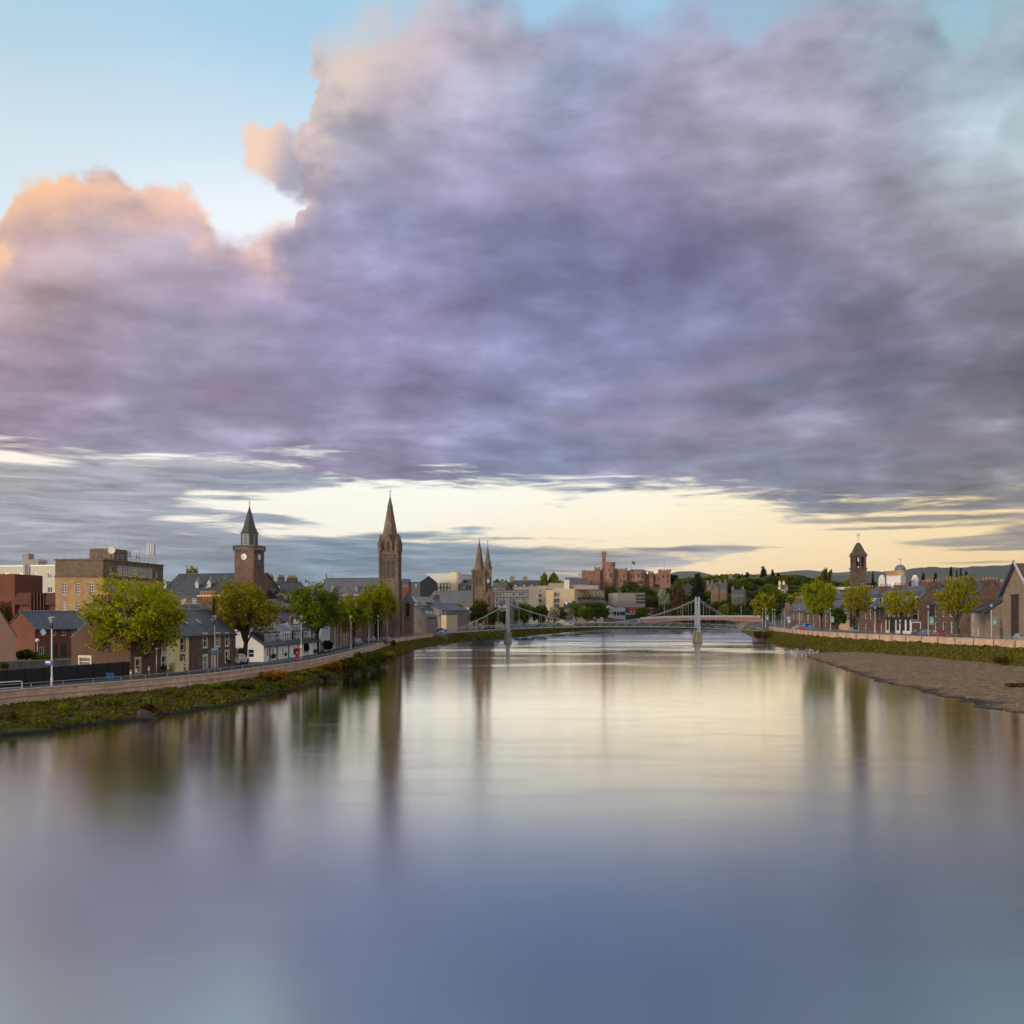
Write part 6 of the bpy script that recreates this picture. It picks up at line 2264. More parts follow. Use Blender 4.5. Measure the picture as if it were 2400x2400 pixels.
# three storey house with dormers
hA = House('stone_house', 'tall brown stone house with white sash windows and two roof dormers by the flood wall', (2180, 238), (2267, 216), 10, 3.8)
for px in (2193, 2211, 2229.5, 2248):
    hA.win(px, 1432.5, 1.25, 2.5, 'sash')
for px in (2194, 2212, 2231):
    hA.win(px, 1471, 1.25, 2.5, 'sash')
hA.door(2246, 1.1, 2.3, M_WHITE)
hA.body(S_BROWN, Z(1415, 228) - 3.8, Z(1366, 233) - 3.8)
hA.gable_roof(M_SLATE_D, Z(1415, 228) - 3.8, Z(1366, 233) - 3.8)
for px in (2201, 2238):
    x_, _ = hA.on(px, 1398, off=.8)
    hA.dormer(x_, hA.eave + .4, 2.3, 2.1, .8, 3.0, M_WHITE, M_SLATE, 'sash', .55, n=2, hip=False)
hA.chimney(.7, 5, 1.0, 3.6, 9.5, Z(1362, 238) - 3.8, S_BROWN, 5)
hA.chimney(hA.L - .7, 5, 1.0, 3.6, 9.5, Z(1364, 221) - 3.8, S_BROWN, 5)

# long terrace further up the street, its stone gable facing us
hB = House('stone_terrace', 'long brown stone terrace with shop fronts, its rough gable wall facing the river bend', (1992, 292), (2136, 247), 11, 3.8, 'terrace')
for px in (1999, 2011, 2030, 2041, 2062, 2084, 2096.6, 2107, 2120, 2131):
    hB.win(px, 1440 + (px - 2084) * .012, 1.2, 2.5, 'sash')
for px in (1998, 2013, 2030, 2050, 2066):
    hB.win(px, 1472, 1.2, 2.3, 'sash')
hB.door(2058, 1.1, 2.3, M_REDDOOR)
hB.door(2072, 1.1, 2.3, M_REDDOOR)
hB.win(2145.5, 1439, 1.5, 2.9, 'sash', 'R', frame=M_CREAM)
hB.door(2147, 2.0, 2.7, paint('brown garage door', (0.13, 0.06, 0.045), .6), 'R', surround=M_WHITE)
hB.body(S_BROWN, Z(1422, 262) - 3.8, Z(1377, 262) - 3.8)
hB.gable_roof(M_SLATE, Z(1422, 262) - 3.8, Z(1377, 262) - 3.8)
for px in (2005, 2038, 2063, 2086, 2097, 2131):
    x_, _ = hB.on(px, 1406, off=.8)
    hB.dormer(x_, hB.eave + .4, 2.0, 2.1, .8, 3.2, M_WHITE, M_SLATE, 'sash', .55, hip=False)
sf = MB()
xa, xb = hB.on(2077, 1470)[0], hB.on(2135, 1470)[0]
part('shop_fascia', MB().box(xa, xb, -.35, -.01, 3.4, 4.1), rough('dark fascia', (0.03, 0.02, 0.02), .5, .1), hB.root)
for px, w_, m_ in ((2082, 2.0, M_CREAM), (2092, 2.0, M_DARKPAINT), (2106, 2.2, M_WHITE), (2119, 2.2, M_WHITE), (2130, 2.4, M_WHITE)):
    x_, _ = hB.on(px, 1470)
    part('shop_front', MB().box(x_ - w_ / 2 - .3, x_ - w_ / 2, -.25, -.01, 0, 3.4).box(x_ + w_ / 2, x_ + w_ / 2 + .3, -.25, -.01, 0, 3.4).box(x_ - w_ / 2, x_ + w_ / 2, -.2, -.01, 0, .7), m_, hB.root)
    part('shop_window', MB().box(x_ - w_ / 2, x_ + w_ / 2, -.1, -.01, .7, 3.4), GLASS, hB.root)
for px in (2000, 2035, 2075, 2110):
    x_, _ = hB.on(px, 1376, off=5.5)
    hB.chimney(x_, 5.5, 1.2, 3.2, 9.8, Z(1372, 265) - 3.8, S_BROWN, 5)
hB.chimney(hB.L - .7, 5.5, 1.0, 3.6, 10, Z(1366, 250) - 3.8, S_BROWN, 5)

# towards the bridge
hC = simple_house('cream_house', 'cream gabled house with slate roof showing between two riverside trees', (1957, 322), (1990, 302), 12, 3.8, Z(1432, 312), Z(1404, 318), rough('sandy harling', (0.48, 0.36, 0.22), .9, .12), M_SLATE, [(1966, 1445), (1976, 1446)], chim=[(1960, 1, 2, Z(1396, 320), 3)])
hD = simple_house('corner_house', 'brown red stone corner house with steep slate gable near the footbridge', (1842, 372), (1886, 340), 9, 3.8, Z(1432, 352), Z(1408, 360), S_RED, M_SLATE, [(1850, 1445), (1860, 1446), (1870, 1446), (1878, 1447), (1850, 1462), (1870, 1464)], (1.1, 2.0), chim=[(1848, 1, 2.5, Z(1402, 364), 4), (1880, 1, 2.5, Z(1403, 352), 4)])
part('porch', MB().prism_y([(4, -.5), (9, -.5), (9, 6), (6.5, 9.2), (4, 6)], -1.5, .02), S_RED, hD.root)
hE = simple_house('street_house', 'brown stone house behind the bushy tree near corner house', (1884, 338), (1950, 316), 10, 3.8, Z(1436, 328), Z(1410, 334), S_BROWN, M_SLATE, [(x_, 1448) for x_ in (1894, 1908, 1922, 1936)] + [(x_, 1466) for x_ in (1894, 1908, 1922, 1936)], (1.1, 2.0), chim=[(1890, 1, 2.5, Z(1398, 336), 4)])
block('flat_roof_block', 'white flat roofed block on the rise behind the bell tower trees', (1945, 424), (1998, 420), 16, 6, Z(1379, 422), M_OFFWHITE, [(x_, 1385) for x_ in (1952, 1964, 1976, 1988)], (2.2, 1.2), plain=True)
simple_house('slate_roof_house', 'long slate roofed house below the white flat roofed block', (1940, 400), (2000, 396), 12, 5, Z(1404, 398), Z(1390, 402), S_BROWN, M_SLATE, [(1955, 1410), (1975, 1410)])
simple_house('slate_roof_house', 'slate roofed house above the corner house near the footbridge', (1866, 420), (1900, 416), 12, 5, Z(1406, 418), Z(1393, 422), S_BROWN, M_SLATE, [(1875, 1412)], chim=[(1870, 1.4, 1, Z(1388, 422), 3)])
simple_house('slate_roof_house', 'dark roofed back building between bell tower and domed turret', (2030, 330), (2085, 322), 12, 5, Z(1385, 326), Z(1372, 332), S_BROWN, M_SLATE_D, [(2040, 1392)], chim=[(2034, 2, 1, Z(1368, 332), 5)])
simple_house('slate_roof_house', 'back building with orange chimney pots right of the domed turret', (2112, 320), (2178, 312), 12, 5, Z(1386, 316), Z(1370, 322), S_BROWN, M_SLATE, [(2130, 1392)], chim=[(2128, 3, 1, Z(1366, 322), 7), (2170, 3, 1, Z(1366, 320), 6)])
simple_house('slate_roof_house', 'slate roofed back house with brick chimneys beside the church hall', (2292, 262), (2350, 250), 12, 5, Z(1408, 256), Z(1378, 262), S_BROWN, M_SLATE_D, [(2310, 1416)], chim=[(2323, 1.6, 1, Z(1366, 262), 3), (2342, 1.6, 1, Z(1378, 260), 3)])

# bell tower
S_BELL = masonry('dark bell tower stone', (0.125, 0.092, 0.066), (0.08, 0.06, 0.045), 0.8, 0.4, 0.35)
bt = House('bell_tower', 'dark square stone bell tower with open belfry and ogee roof topped by cross', (2002, 310), (2030.5, 310), 3.7, 5, 'tower')
s_ = bt.L
bt.dp = s_
zz = lambda py: Z(py, 310) - 5
bt.body(S_BELL, zz(1332))
bt.parapet(S_BELL, zz(1334), .45, .28, 'cornice')
b0, b1 = zz(1331), zz(1305)
cm = win_mesh(('belfry_column', s_), lambda q_: q_.box(-.28, .28, -.28, .28, 0, b1 - b0))
for (x_, y_) in [(i * s_ / 2, j * s_ / 2) for i in range(3) for j in range(3) if not (i == 1 and j == 1)]:
    x_ = min(max(x_, .3), s_ - .3)
    y_ = min(max(y_, .3), s_ - .3)
    link('column', cm, S_BELL, bt.root, (x_, y_, b0))
part('bell', MB().lathe(s_ / 2, s_ / 2, [(.75, b0 + .6), (.55, b0 + 1.2), (.4, b0 + 1.8), (.1, b0 + 2)], 14), M_DARKPAINT, bt.root)
bt.parapet(S_BELL, b1, .7, .2, 'entablature')
k2 = MB()
pr_ = [(s_ * .5 + .28, b1 + .7), (s_ * .5 + .08, b1 + 1.0), (s_ * .39, b1 + 1.8), (s_ * .26, b1 + 3.1), (s_ * .11, b1 + 4.3), (.1, zz(1271))]
k2.lathe(s_ / 2, s_ / 2, [(r_ * 1.41, z_) for r_, z_ in pr_], 4, pi / 4, False)
part('roof', k2, rough('mossy stone roof', (0.075, 0.075, 0.05), .9, .3), bt.root)
cr = MB().tube([(s_ / 2, s_ / 2, zz(1272)), (s_ / 2, s_ / 2, zz(1248))], .06, 5)
cr.box(s_ / 2 - .55, s_ / 2 + .55, s_ / 2 - .05, s_ / 2 + .05, zz(1253.5), zz(1252.5))
cr.tube([(s_ / 2 + .42 * cos(a_), s_ / 2, zz(1253) + .42 * sin(a_)) for a_ in np.linspace(0, 2 * pi, 13)], .05, 4)
part('cross', cr, M_GREYMETAL, bt.root)

# domed turret and its white neighbour
dt = thing('domed_turret', 'round cream turret with grey ribbed dome and weather vane', 'turret', (X(2110, 320), 320, 5))
zz = lambda py: Z(py, 320) - 5
part('drum', MB().lathe(0, 0, [(1.75, 0), (1.75, zz(1338)), (1.9, zz(1338)), (1.9, zz(1336))], 16, 0, False), masonry('cream ashlar', (0.46, 0.36, 0.22), (0.40, 0.31, 0.2), .6, .3, .12), dt)
part('dome', MB().lathe(0, 0, [(1.65 * cos(a_), zz(1336) + 1.75 * sin(a_)) for a_ in np.linspace(0, pi / 2 - .02, 8)], 16), M_LEAD, dt)
part('weather_vane', MB().tube([(0, 0, zz(1323)), (0, 0, zz(1309))], .06, 5).box(-.7, .6, -.03, .03, zz(1310.5), zz(1309.5)), M_DARKPAINT, dt)
wb = block('white_parapet_house', 'white walled block with terracotta balustrade beside the domed turret', (2078, 300), (2111, 298), 8, 5, Z(1353, 299), M_RENDER_WHITE, ())
bl = MB().box(-.2, wb.L * .8, -.3, .2, wb.eave + .45, wb.eave + .7).box(-.2, wb.L * .8, -.3, .2, wb.eave + 1.5, wb.eave + 1.75)
for i in range(9): bl.box(i * wb.L * .095, i * wb.L * .095 + .2, -.2, .1, wb.eave + .7, wb.eave + 1.5)
part('balustrade', bl, M_POT, wb.root)
for px, D_ in ((2070, 306), (2148, 306)):
    t = thing('white_pinnacle', 'pointed white dormer gable left of the white parapet block' if px < 2100 else 'pointed white dormer gable above the orange chimney pots', 'dormer', (X(px, D_), D_, 8))
    part('body', MB().box(-.5, .5, 0, 2.5, 0, Z(1359, D_) - 8), M_WHITE, t)
    part('roof', MB().prism_y([(-.62, Z(1359, D_) - 8), (.62, Z(1359, D_) - 8), (0, Z(1347, D_) - 8)], -.1, 2.6), M_WHITE, t)

# houses among the trees on the far hill
hill_houses = [(1656, 1690, 640 + 130, 1369, 1382, 'gabled grey house among trees right of the black cedar', S_GREY),
               (1666, 1703, 730, 1367, 1390, 'tan stone house with two gables below the black cedar skyline', S_TAN_D),
               (1714, 1744, 720, 1383, 1398, 'hip roofed villa half hidden in the hillside trees', S_GREY),
               (1704, 1718, 860, 1354, 1368, 'pinkish gabled villa on the skyline ridge', S_PINK),
               (1756, 1780, 900, 1352, 1366, 'long low villa with dark roof near the tall firs', S_TAN_D),
               (1822, 1840, 780, 1369, 1392, 'cream gabled house high among hillside trees above the corner house', M_RENDER_YEL)]
for x0, x1, D_, yr, yb_, lab, mt in hill_houses:
    zt, ze = Z(yr, D_), Z(yr + (yb_ - yr) * .55, D_)
    zb_ = min(terrain(X((x0 + x1) / 2, D_), D_), Z(yb_, D_) - 1)
    h = simple_house('villa', lab, (x0, D_), (x1, D_ - 3), 9, zb_, ze, zt, mt, M_SLATE, [(x0 + (x1 - x0) * k_, (yr + (yb_ - yr) * .78)) for k_ in (.2, .5, .8)], (1.3, 1.8), chim=[(x0 + 3, 1.6, 1.2, zt + 2, 3), (x1 - 3, 1.6, 1.2, zt + 2, 3)])
    if 'two gables' in lab or 'gabled' in lab:
        L_ = h.L
        ee, rr_ = ze - zb_, zt - zb_
        part('gable', MB().prism_y([(L_ * .1, 0), (L_ * .5, 0), (L_ * .5, ee), (L_ * .3, rr_ - .3), (L_ * .1, ee)], -1.0, 2), mt, h.root)
dv = thing('observatory', 'small pale domed cupola among the firs on the ridge', 'cupola', (X(1797, 900), 900, terrain(X(1797, 900), 900)))
z_ = Z(1352, 900) - dv.location.z
part('drum', MB().lathe(0, 0, [(2, 0), (2, z_ - 1)], 12, 0, False), S_TAN, dv)
part('dome', MB().lathe(0, 0, [(2.1 * cos(a_), z_ - 1 + 2.1 * sin(a_)) for a_ in np.linspace(0, pi / 2 - .02, 6)], 12), M_OFFWHITE, dv)
# ------------------------------------------------------------------ trees
# the row along the left river street
tree('big', F_LIME, 318, 113, 1342, 262, 'largest lime green tree with a broad open crown beside the black fence', 1.7, rz=.4)
tree('vase', F_LIME2, 572, 137, 1361, 168, 'olive lime tree with forked crown in front of the clock tower', 1.7, rz=1.2)
tree('dense', F_GREEN, 745, 174, 1370, 130, 'dense round green tree beside the white cottages', 1.7, rz=2.0)
tree('tall', F_LIME, 829, 203, 1386, 84, 'upright lime green tree between dense round tree and gothic spire', 1.8)
tree('tall', F_LIME, 889, 262, 1362, 84, 'tall lime tree right in front of the gothic spire foot', 2.0)
tree('airy', F_OLIVE, 862, 258, 1400, 60, 'thin bronze leaved tree leaning beside the tall lime tree', 2.0)
# the row behind the footbridge, far side
row = 'trees on the bank behind the footbridge'
for px, D_, yt, w, kd, lf, lab in ((1071, 392, 1416, 36, 'street', F_GREEN, 'round green street tree in front of the tan hall canopy'),
                                   (1092, 400, 1430, 22, 'street2', F_DEEP, 'small dark street tree just left of the twin spire church'),
                                   (1122, 396, 1407, 48, 'street', F_OLIVE, 'olive tree covering the foot of the twin spire church'),
                                   (1160, 402, 1422, 34, 'street2', F_GREEN, 'green tree just left of the nearer white bridge pylon'),
                                   (1183, 410, 1432, 24, 'street', F_OLIVE, 'low bronze tree behind the hangers left of the nearer pylon'),
                                   (1227, 418, 1416, 50, 'street', F_GREEN, 'broad green tree just right of the nearer white bridge pylon'),
                                   (1264, 446, 1420, 40, 'street', F_DEEP, 'rounded dark green tree under the concrete end wall'),
                                   (1297, 470, 1424, 34, 'street', F_BLOSSOM, 'pale blossoming tree below the beige concrete hotel'),
                                   (1310, 490, 1422, 34, 'street2', F_DEEP, 'dark green tree between blossom and white cottage'),
                                   (1349, 520, 1407, 38, 'street2', F_GREEN, 'pointed green tree beside the little white cottage'),
                                   (1398, 560, 1413, 66, 'street', F_DEEP, 'widest dark green tree below the riverside hotel balconies'),
                                   (1376, 540, 1424, 30, 'street', F_GREEN, 'small green tree left of the widest dark tree'),
                                   (1330, 505, 1428, 28, 'street', F_BLOSSOM, 'small white blossom tree beside the pointed green tree')):
    tree(kd, lf, px, D_, yt, w, lab, group=row)
# the right bank
tree('dense', F_LIME, 1925, 290, 1361, 84, 'dense bright green tree beside the corner house on the right bank road', 3.8, rz=.7)
tree('airy', F_LIME2, 2010, 262, 1364, 74, 'thin yellowish tree in front of the dark bell tower', 3.8, rz=1.9)
tree('airy', F_LIME2, 2113, 232, 1373, 86, 'thin yellowish tree in front of the domed turret', 3.8, rz=3.0)
tree('vase', F_LIME2, 2247, 200, 1349, 100, 'full yellow green tree between stone house and church hall', 3.8, rz=4.1)
tree('street', F_LIME2, 1790, 420, 1393, 56, 'rounded yellow green tree at the far end of the road bridge', 4.2)
tree('street', F_DEEP, 1964, 286, 1426, 44, 'dark shrubby tree filling the gap beside the cream house', 3.8)
tree('street', F_LIME, 452, 330, 1331, 36, 'lone tree top peeping over the old church roof', 4)
# dark skyline specimens
tree('conifer', F_DARK, 1636, 690, 1343, 62, 'big black cedar standing out on the hillside right of the castle', name='conifer')
tree('conifer', F_DARK, 1789, 900, 1327, 28, 'tallest dark fir on the skyline ridge', name='conifer')
tree('fir', F_DARK, 1811, 920, 1334, 18, 'slim dark fir beside the small domed cupola', name='conifer')
tree('conifer', F_DARK, 1752, 960, 1341, 26, 'broad dark pine on the ridge left of tallest fir', name='conifer')
tree('fir', F_DARK, 1733, 980, 1344, 14, 'small dark fir on the ridge left of the broad pine', name='conifer')
tree('conifer', F_DARK, 1824, 900, 1342, 26, 'bushy dark evergreen right of the slim fir', name='conifer')
tree('conifer', F_DARK, 2046, 700, 1338, 18, 'dark fir just right of the bell tower', name='conifer')
tree('conifer', F_DARK, 2229, 900, 1328, 22, 'tall ragged pine in front of the right hand hill, left of the leaning pair', name='conifer')
tree('fir', F_DARK, 2242, 920, 1336, 12, 'narrow pine close to the tall ragged pine', name='conifer')
tree('fir', F_DARK, 2252, 920, 1330, 16, 'slim pine right of the narrow one on the hill foot', name='conifer')
tree('conifer', F_DARK, 2264, 930, 1338, 20, 'flat dark pine at the right of the skyline pine group', name='conifer')
tree('conifer', F_DARK, 2164, 860, 1342, 24, 'dark bushy conifer behind the orange chimney pots', name='conifer')
tree('fir', F_DARK, 2147, 860, 1343, 12, 'little dark fir behind the pointed white dormer', name='conifer')
tree('conifer', F_DARK, 2192, 860, 1342, 24, 'dark rounded conifer above the stone house chimneys', name='conifer')
tree('hillside', F_DARK, 1578, 800, 1345, 22, 'dark rounded evergreen touching the right end of the castle')

# wooded slope under the castle and the hill beyond: single trees
hr = random.Random(77)
LEAVES = (F_GREEN, F_DEEP, F_DEEP, F_GREEN, F_OLIVE, F_LIME)
KINDS = ('hillside', 'hillside2', 'hillside3')
rank = 0
def wood(n, px0, px1, D0, D1, ytop_fn, wpx, label, group, leaves=LEAVES):
    for i in range(n):
        f = (i + .5) / n
        D_ = D1 + (D0 - D1) * f + hr.uniform(-8, 8)
        px = hr.uniform(px0, px1)
        x = X(px, D_)
        if LW(D_) - 3 < x < RW(D_) + 4 and D_ < 700: continue
        zb = terrain(x, D_)
        hgt = hr.uniform(6.5, 12)
        cap = ytop_fn(px)
        yt = HY - (zb + hgt - HC) * F / D_
        if yt < cap:
            yt = cap + hr.uniform(0, 6)
        if Z(yt, D_) - zb < 2.5: continue
        tree(hr.choice(KINDS), hr.choice(leaves), px, D_, yt, hr.uniform(.75, 1.25) * wpx, label, zb, group=group)
cap1 = interp([(1400, 1385), (1440, 1374), (1470, 1378), (1500, 1372), (1530, 1382), (1560, 1376), (1580, 1372), (1610, 1360), (1700, 1390), (1760, 1372), (1850, 1376)])
castle_g = 'leafy trees on the slope under the castle'
tree('hillside', F_DEEP, 1431, 728, 1371, 34, 'dark round tree under the round castle tower, left of the concrete box', group=castle_g)
tree('hillside2', F_DEEP, 1481, 735, 1364, 52, 'broad dark tree directly below the middle of the castle', group=castle_g)
tree('hillside3', F_DEEP, 1588, 720, 1356, 34, 'tall dark tree leaning against right end of castle slope', group=castle_g)
tree('hillside', F_RUST, 1590, 690, 1372, 28, 'rust brown tree on the slope left of the black cedar', group=castle_g)
tree('hillside2', F_BLOSSOM, 1555, 715, 1382, 26, 'whitish flowering tree just under the castle corner tower', group=castle_g)
wood(75, 1500, 1725, 650, 760, cap1, 30, 'leafy green tree on the slope between castle and river', castle_g)
cap2 = interp([(1580, 1372), (1650, 1352), (1700, 1356), (1780, 1352), (1850, 1346), (1900, 1348), (1990, 1346), (2060, 1358), (2200, 1356), (2300, 1352), (2400, 1352)])
wood(130, 1640, 1880, 700, 1000, cap2, 38, 'leafy tree among the villas on the far hillside', 'trees among the hillside villas')
wood(55, 1850, 2060, 480, 900, cap2, 36, 'leafy tree on the rise behind the corner house roofs', 'trees behind the right bank roofs')
wood(50, 2050, 2420, 520, 980, cap2, 38, 'leafy tree between right bank chimneys and the far hill', 'trees below the right hand hill')
tree('hillside2', F_OLIVE, 1936, 640, 1337, 30, 'tallest rounded olive tree on the skyline left of the bell tower')
tree('hillside2', F_GREEN, 1500, 1000, 1369, 20, 'round tree seen over the castle court roof')
for px, D_, yt, w, lab in ((1075, 640, 1344, 22, 'round tree behind the twin church spires'), (1176, 640, 1355, 44, 'dark green tree just right of the classical steeple'), (1275, 700, 1344, 30, 'dark round tree on the skyline left of the pink gabled house'),
                           (1298, 700, 1342, 30, 'feathery green tree on the skyline beside the dark round one'), (1313, 690, 1362, 26, 'low green tree under the feathery skyline tree'), (1193, 620, 1368, 30, 'low dark tree in front of the skyline terrace'),
                           (787, 520, 1353, 40, 'flat topped distant tree peeping over the gothic nave')):
    tree(hr.choice(KINDS), hr.choice((F_DEEP, F_GREEN)), px, D_, yt, w, lab)
# the valley beyond, read as one wood
def woods():
    pts = []
    for _ in range(6000):
        D_ = 980 + 2200 * hr.random() ** 1.8
        px = hr.uniform(1150, 2600)
        x = X(px, D_)
        z = terrain(x, D_)
        r_ = hr.uniform(4, 9)
        for _k in range(16):
            a_, b_ = hr.random() * 6.28, hr.random()
            pts.append((x + r_ * cos(a_) * b_, D_ + r_ * sin(a_) * b_, z + hr.uniform(.3, 5)))
    return pts
wpts = woods()
o = link('woods', quads_mesh('woods', leaf_mass(wpts, 2.4, rng, .1)), F_DEEP)
o['kind'] = 'stuff'

# shrubs
def shrub(px, D_, yt, w, leaf, label, zb=1.75, group=None):
    return tree('shrub', leaf, px, D_, yt, w, label, zb, name='shrub', cat='shrub', group=group)
cg = 'shrubs in front of the white cottages'
shrub(637, 148, 1532, 22, F_DEEP, 'small dark shrub by the first cottage doors', group=cg)
shrub(661, 155, 1528, 26, F_DEEP, 'low spreading shrub beside the middle white cottage', group=cg)
shrub(681, 160, 1516, 26, F_DARK, 'taller dark shrub left of the red post box', group=cg)
shrub(715, 166, 1506, 22, F_DARK, 'rounded dark evergreen bush right of the red post box', group=cg)
shrub(739, 172, 1527, 16, F_DEEP, 'small shrub near the last white cottage door', group=cg)
shrub(769, 178, 1501, 26, F_DARK, 'dark evergreen bush by the bay fronted house', group='shrubs near the river street')
shrub(556, 137, 1520, 34, F_DEEP, 'dark bush between brown terrace and white cottages', group='shrubs near the river street')
shrub(528, 132, 1547, 26, F_DEEP, 'low bush under the end window of the brown terraced house', group='shrubs near the river street')
shrub(385, 116.5, 1569, 18, F_DEEP, 'small bush below the brown terraced house windows', group='shrubs near the river street')
shrub(60, 138, 1522, 50, F_DEEP, 'wide dark bush in front of the brick house gable', group='shrubs near the river street')
shrub(100, 139, 1533, 60, F_GREEN, 'low green bush under the brick house windows', group='shrubs near the river street')
shrub(10, 190, 1412, 36, F_RUST, 'brownish bush in front of the red brick office tower', 4, group='shrubs near the river street')
shrub(8, 118, 1553, 26, F_DEEP, 'small bush behind the black fence at the gable house', group='shrubs near the river street')
gb = 'bushes on the grassy left bank'
F_GORSE = foliage('gorse flower', (0.46, 0.20, 0.012), (0.20, 0.11, 0.02), .3, .5)
F_YEL = foliage('yellow flower', (0.50, 0.38, 0.02), (0.12, 0.13, 0.02), .3, .4)
gg = 'gorse in flower on the left bank'
def bank_shrub(px, y_bot, yt, w, leaf, label, group):
    D_, z_ = on_bank(px, y_bot)
    return shrub(px, D_, yt, w, leaf, label, z_ - .1, group)
bank_shrub(860, 1580, 1528, 70, F_DEEP, 'largest dark green bush on the bank below the gothic spire', gb)
bank_shrub(826, 1588, 1540, 66, F_OLIVE, 'olive bush joined to the largest dark bush on the bank', gb)
bank_shrub(890, 1566, 1530, 44, F_OLIVE, 'scrubby olive bush right of the largest dark bank bush', gb)
bank_shrub(922, 1516, 1500, 13, F_DEEP, 'little upright bush against the flood wall', gb)
bank_shrub(643, 1600, 1573, 62, F_GORSE, 'large orange flowering gorse bush on the bank below the cottages', gg)
bank_shrub(622, 1590, 1574, 30, F_GORSE, 'small orange gorse left of the large orange gorse', gg)
bank_shrub(785, 1577, 1551, 38, F_GORSE, 'orange gorse bush next to the olive bank bush', gg)
bank_shrub(740, 1578, 1566, 34, F_YEL, 'patch of yellow flowers in the middle of the bank gorse', gg)
bank_shrub(712, 1584, 1571, 20, F_YEL, 'little yellow flower clump left of the yellow patch', gg)
bank_shrub(765, 1572, 1556, 26, F_GORSE, 'small orange gorse beside the patch of yellow flowers', gg)
bank_shrub(915, 1540, 1527, 24, F_YEL, 'yellow flowering scrub near the bend of the bank', gg)
bank_shrub(347, 1668, 1652, 34, F_RUST, 'russet bush on the boulder at the water edge', gg)
bank_shrub(467, 1634, 1626, 14, F_YEL, 'small yellow flower tuft below the yellow terraced house', gg)
for i, (px, py) in enumerate(((395, 1634), (420, 1640), (505, 1616), (540, 1612), (30, 1690), (150, 1670), (260, 1655), (580, 1618), (700, 1600), (660, 1612), (760, 1592))):
    bank_shrub(px, py, py - 9 - 3 * (i % 3), 20 + 6 * (i % 4), (F_GREEN, F_OLIVE, F_LIME)[i % 3], 'low leafy weed clump among the grass of the left bank', 'weed clumps on the left bank')
rg = 'scrub on the grassy right bank'
for px, D_, yt, w, lf, lab, zb in ((1778, 322, 1479, 26, F_RUST, 'russet scrub at the right foot of the footbridge', .4), (1796, 316, 1481, 24, F_OLIVE, 'olive scrub right of the russet scrub by the footbridge foot', .4),
                                   (2345, 152, 1538, 36, F_RUST, 'tawny grass clump at the edge of the gravel', .7), (2385, 112, 1630, 60, F_OLIVE, 'grassy hummock on the gravel near the water', .05)):
    shrub(px, D_, yt, w, lf, lab, zb, group=rg)
for i, (px, D_) in enumerate(((2122, 196), (2130, 198), (2138, 195), (2152, 196), (2162, 194), (2170, 196), (2185, 193))):
    shrub(px, D_, HY + (HC - 2.5) * F / D_, 8 + 3 * (i % 3), F_YEL, 'small clump of yellow daffodils in the grass below the stone house', 1.9, group='daffodil clumps on the right bank')
# boulder under the russet bush
def boulder(px, D_, r_, label, seed, group=None):
    q = random.Random(seed)
    bm_ = bmesh.new()
    bmesh.ops.create_icosphere(bm_, subdivisions=3, radius=1)
    for v in bm_.verts:
        d = v.co.normalized()
        k_ = 1 + .18 * sin(d.x * 3 + seed) + .14 * sin(d.y * 4 + seed * 2) + .1 * sin(d.z * 5 + d.x * 4)
        v.co = Vector((d.x * k_, d.y * k_ * .8, d.z * k_ * .75))
    me = bpy.data.meshes.new('boulder')
    me.materials.append(rough('wet boulder', (0.05, 0.04, 0.032), .7, .3))
    bm_.to_mesh(me)
    bm_.free()
    o = link('boulder', me, None, None, (X(px, D_), D_, r_ * .2))
    o.scale = (r_, r_, r_)
    return tag(o, label, 'boulder', group)
boulder(342, 81, .75, 'dark rounded boulder at the water edge under the russet bush', 3)
# ------------------------------------------------------------------ street lamps
def lamp_proto():
    t = thing('street_lamp', 'lamp', 'street lamp', (0, 0, 0))
    part('pole', MB().lathe(0, 0, [(.11, 0), (.11, 1.1), (.075, 1.15), (.06, 5.75), (.05, 5.8)], 10), M_POLE, t)
    ln = part('lantern', MB().lathe(0, 0, [(.09, 5.78), (.13, 5.95), (.27, 6.36), (.27, 6.38)], 8, pi / 8, False), paint('lantern glass', (0.30, 0.33, 0.36), .15), t)
    part('lantern_cap', MB().lathe(0, 0, [(.31, 6.38), (.31, 6.43), (.12, 6.50), (.02, 6.54)], 8, pi / 8, False), M_GREYMETAL, ln)
    part('lantern_collar', MB().lathe(0, 0, [(.075, 5.45), (.12, 5.6), (.12, 5.78), (.15, 5.96), (.05, 5.97)], 10), M_DARKPAINT, ln)
    return t
LP = lamp_proto()
first = [True]
def lamp(px, D_, label, h=6.54, group='street lamps along the left river street', z=None, x=None):
    x = X(px, D_) if x is None else x
    z = LROAD(D_) if z is None else z
    if first[0]:
        first[0] = False
        t = LP
        t.location = (x, D_, z)
        t['label'] = label
        t['group'] = group
    else:
        t = dup(LP, (x, D_, z), 0, label, None, group)
    t.scale = (1.0, 1.0, h / 6.54)
    return t
l1 = lamp(121.5, 89, 'white lamp post with small blue sign in front of the black fence')
l1.scale = (1.0, 1.0, .985)
lamp(503, 118, 'lamp post with blue arrow sign in front of the brown terraced house')
lamp(706, 146, 'lamp post standing beside the red post box')
lamp(822.5, 186, 'lamp post in front of the upright lime tree')
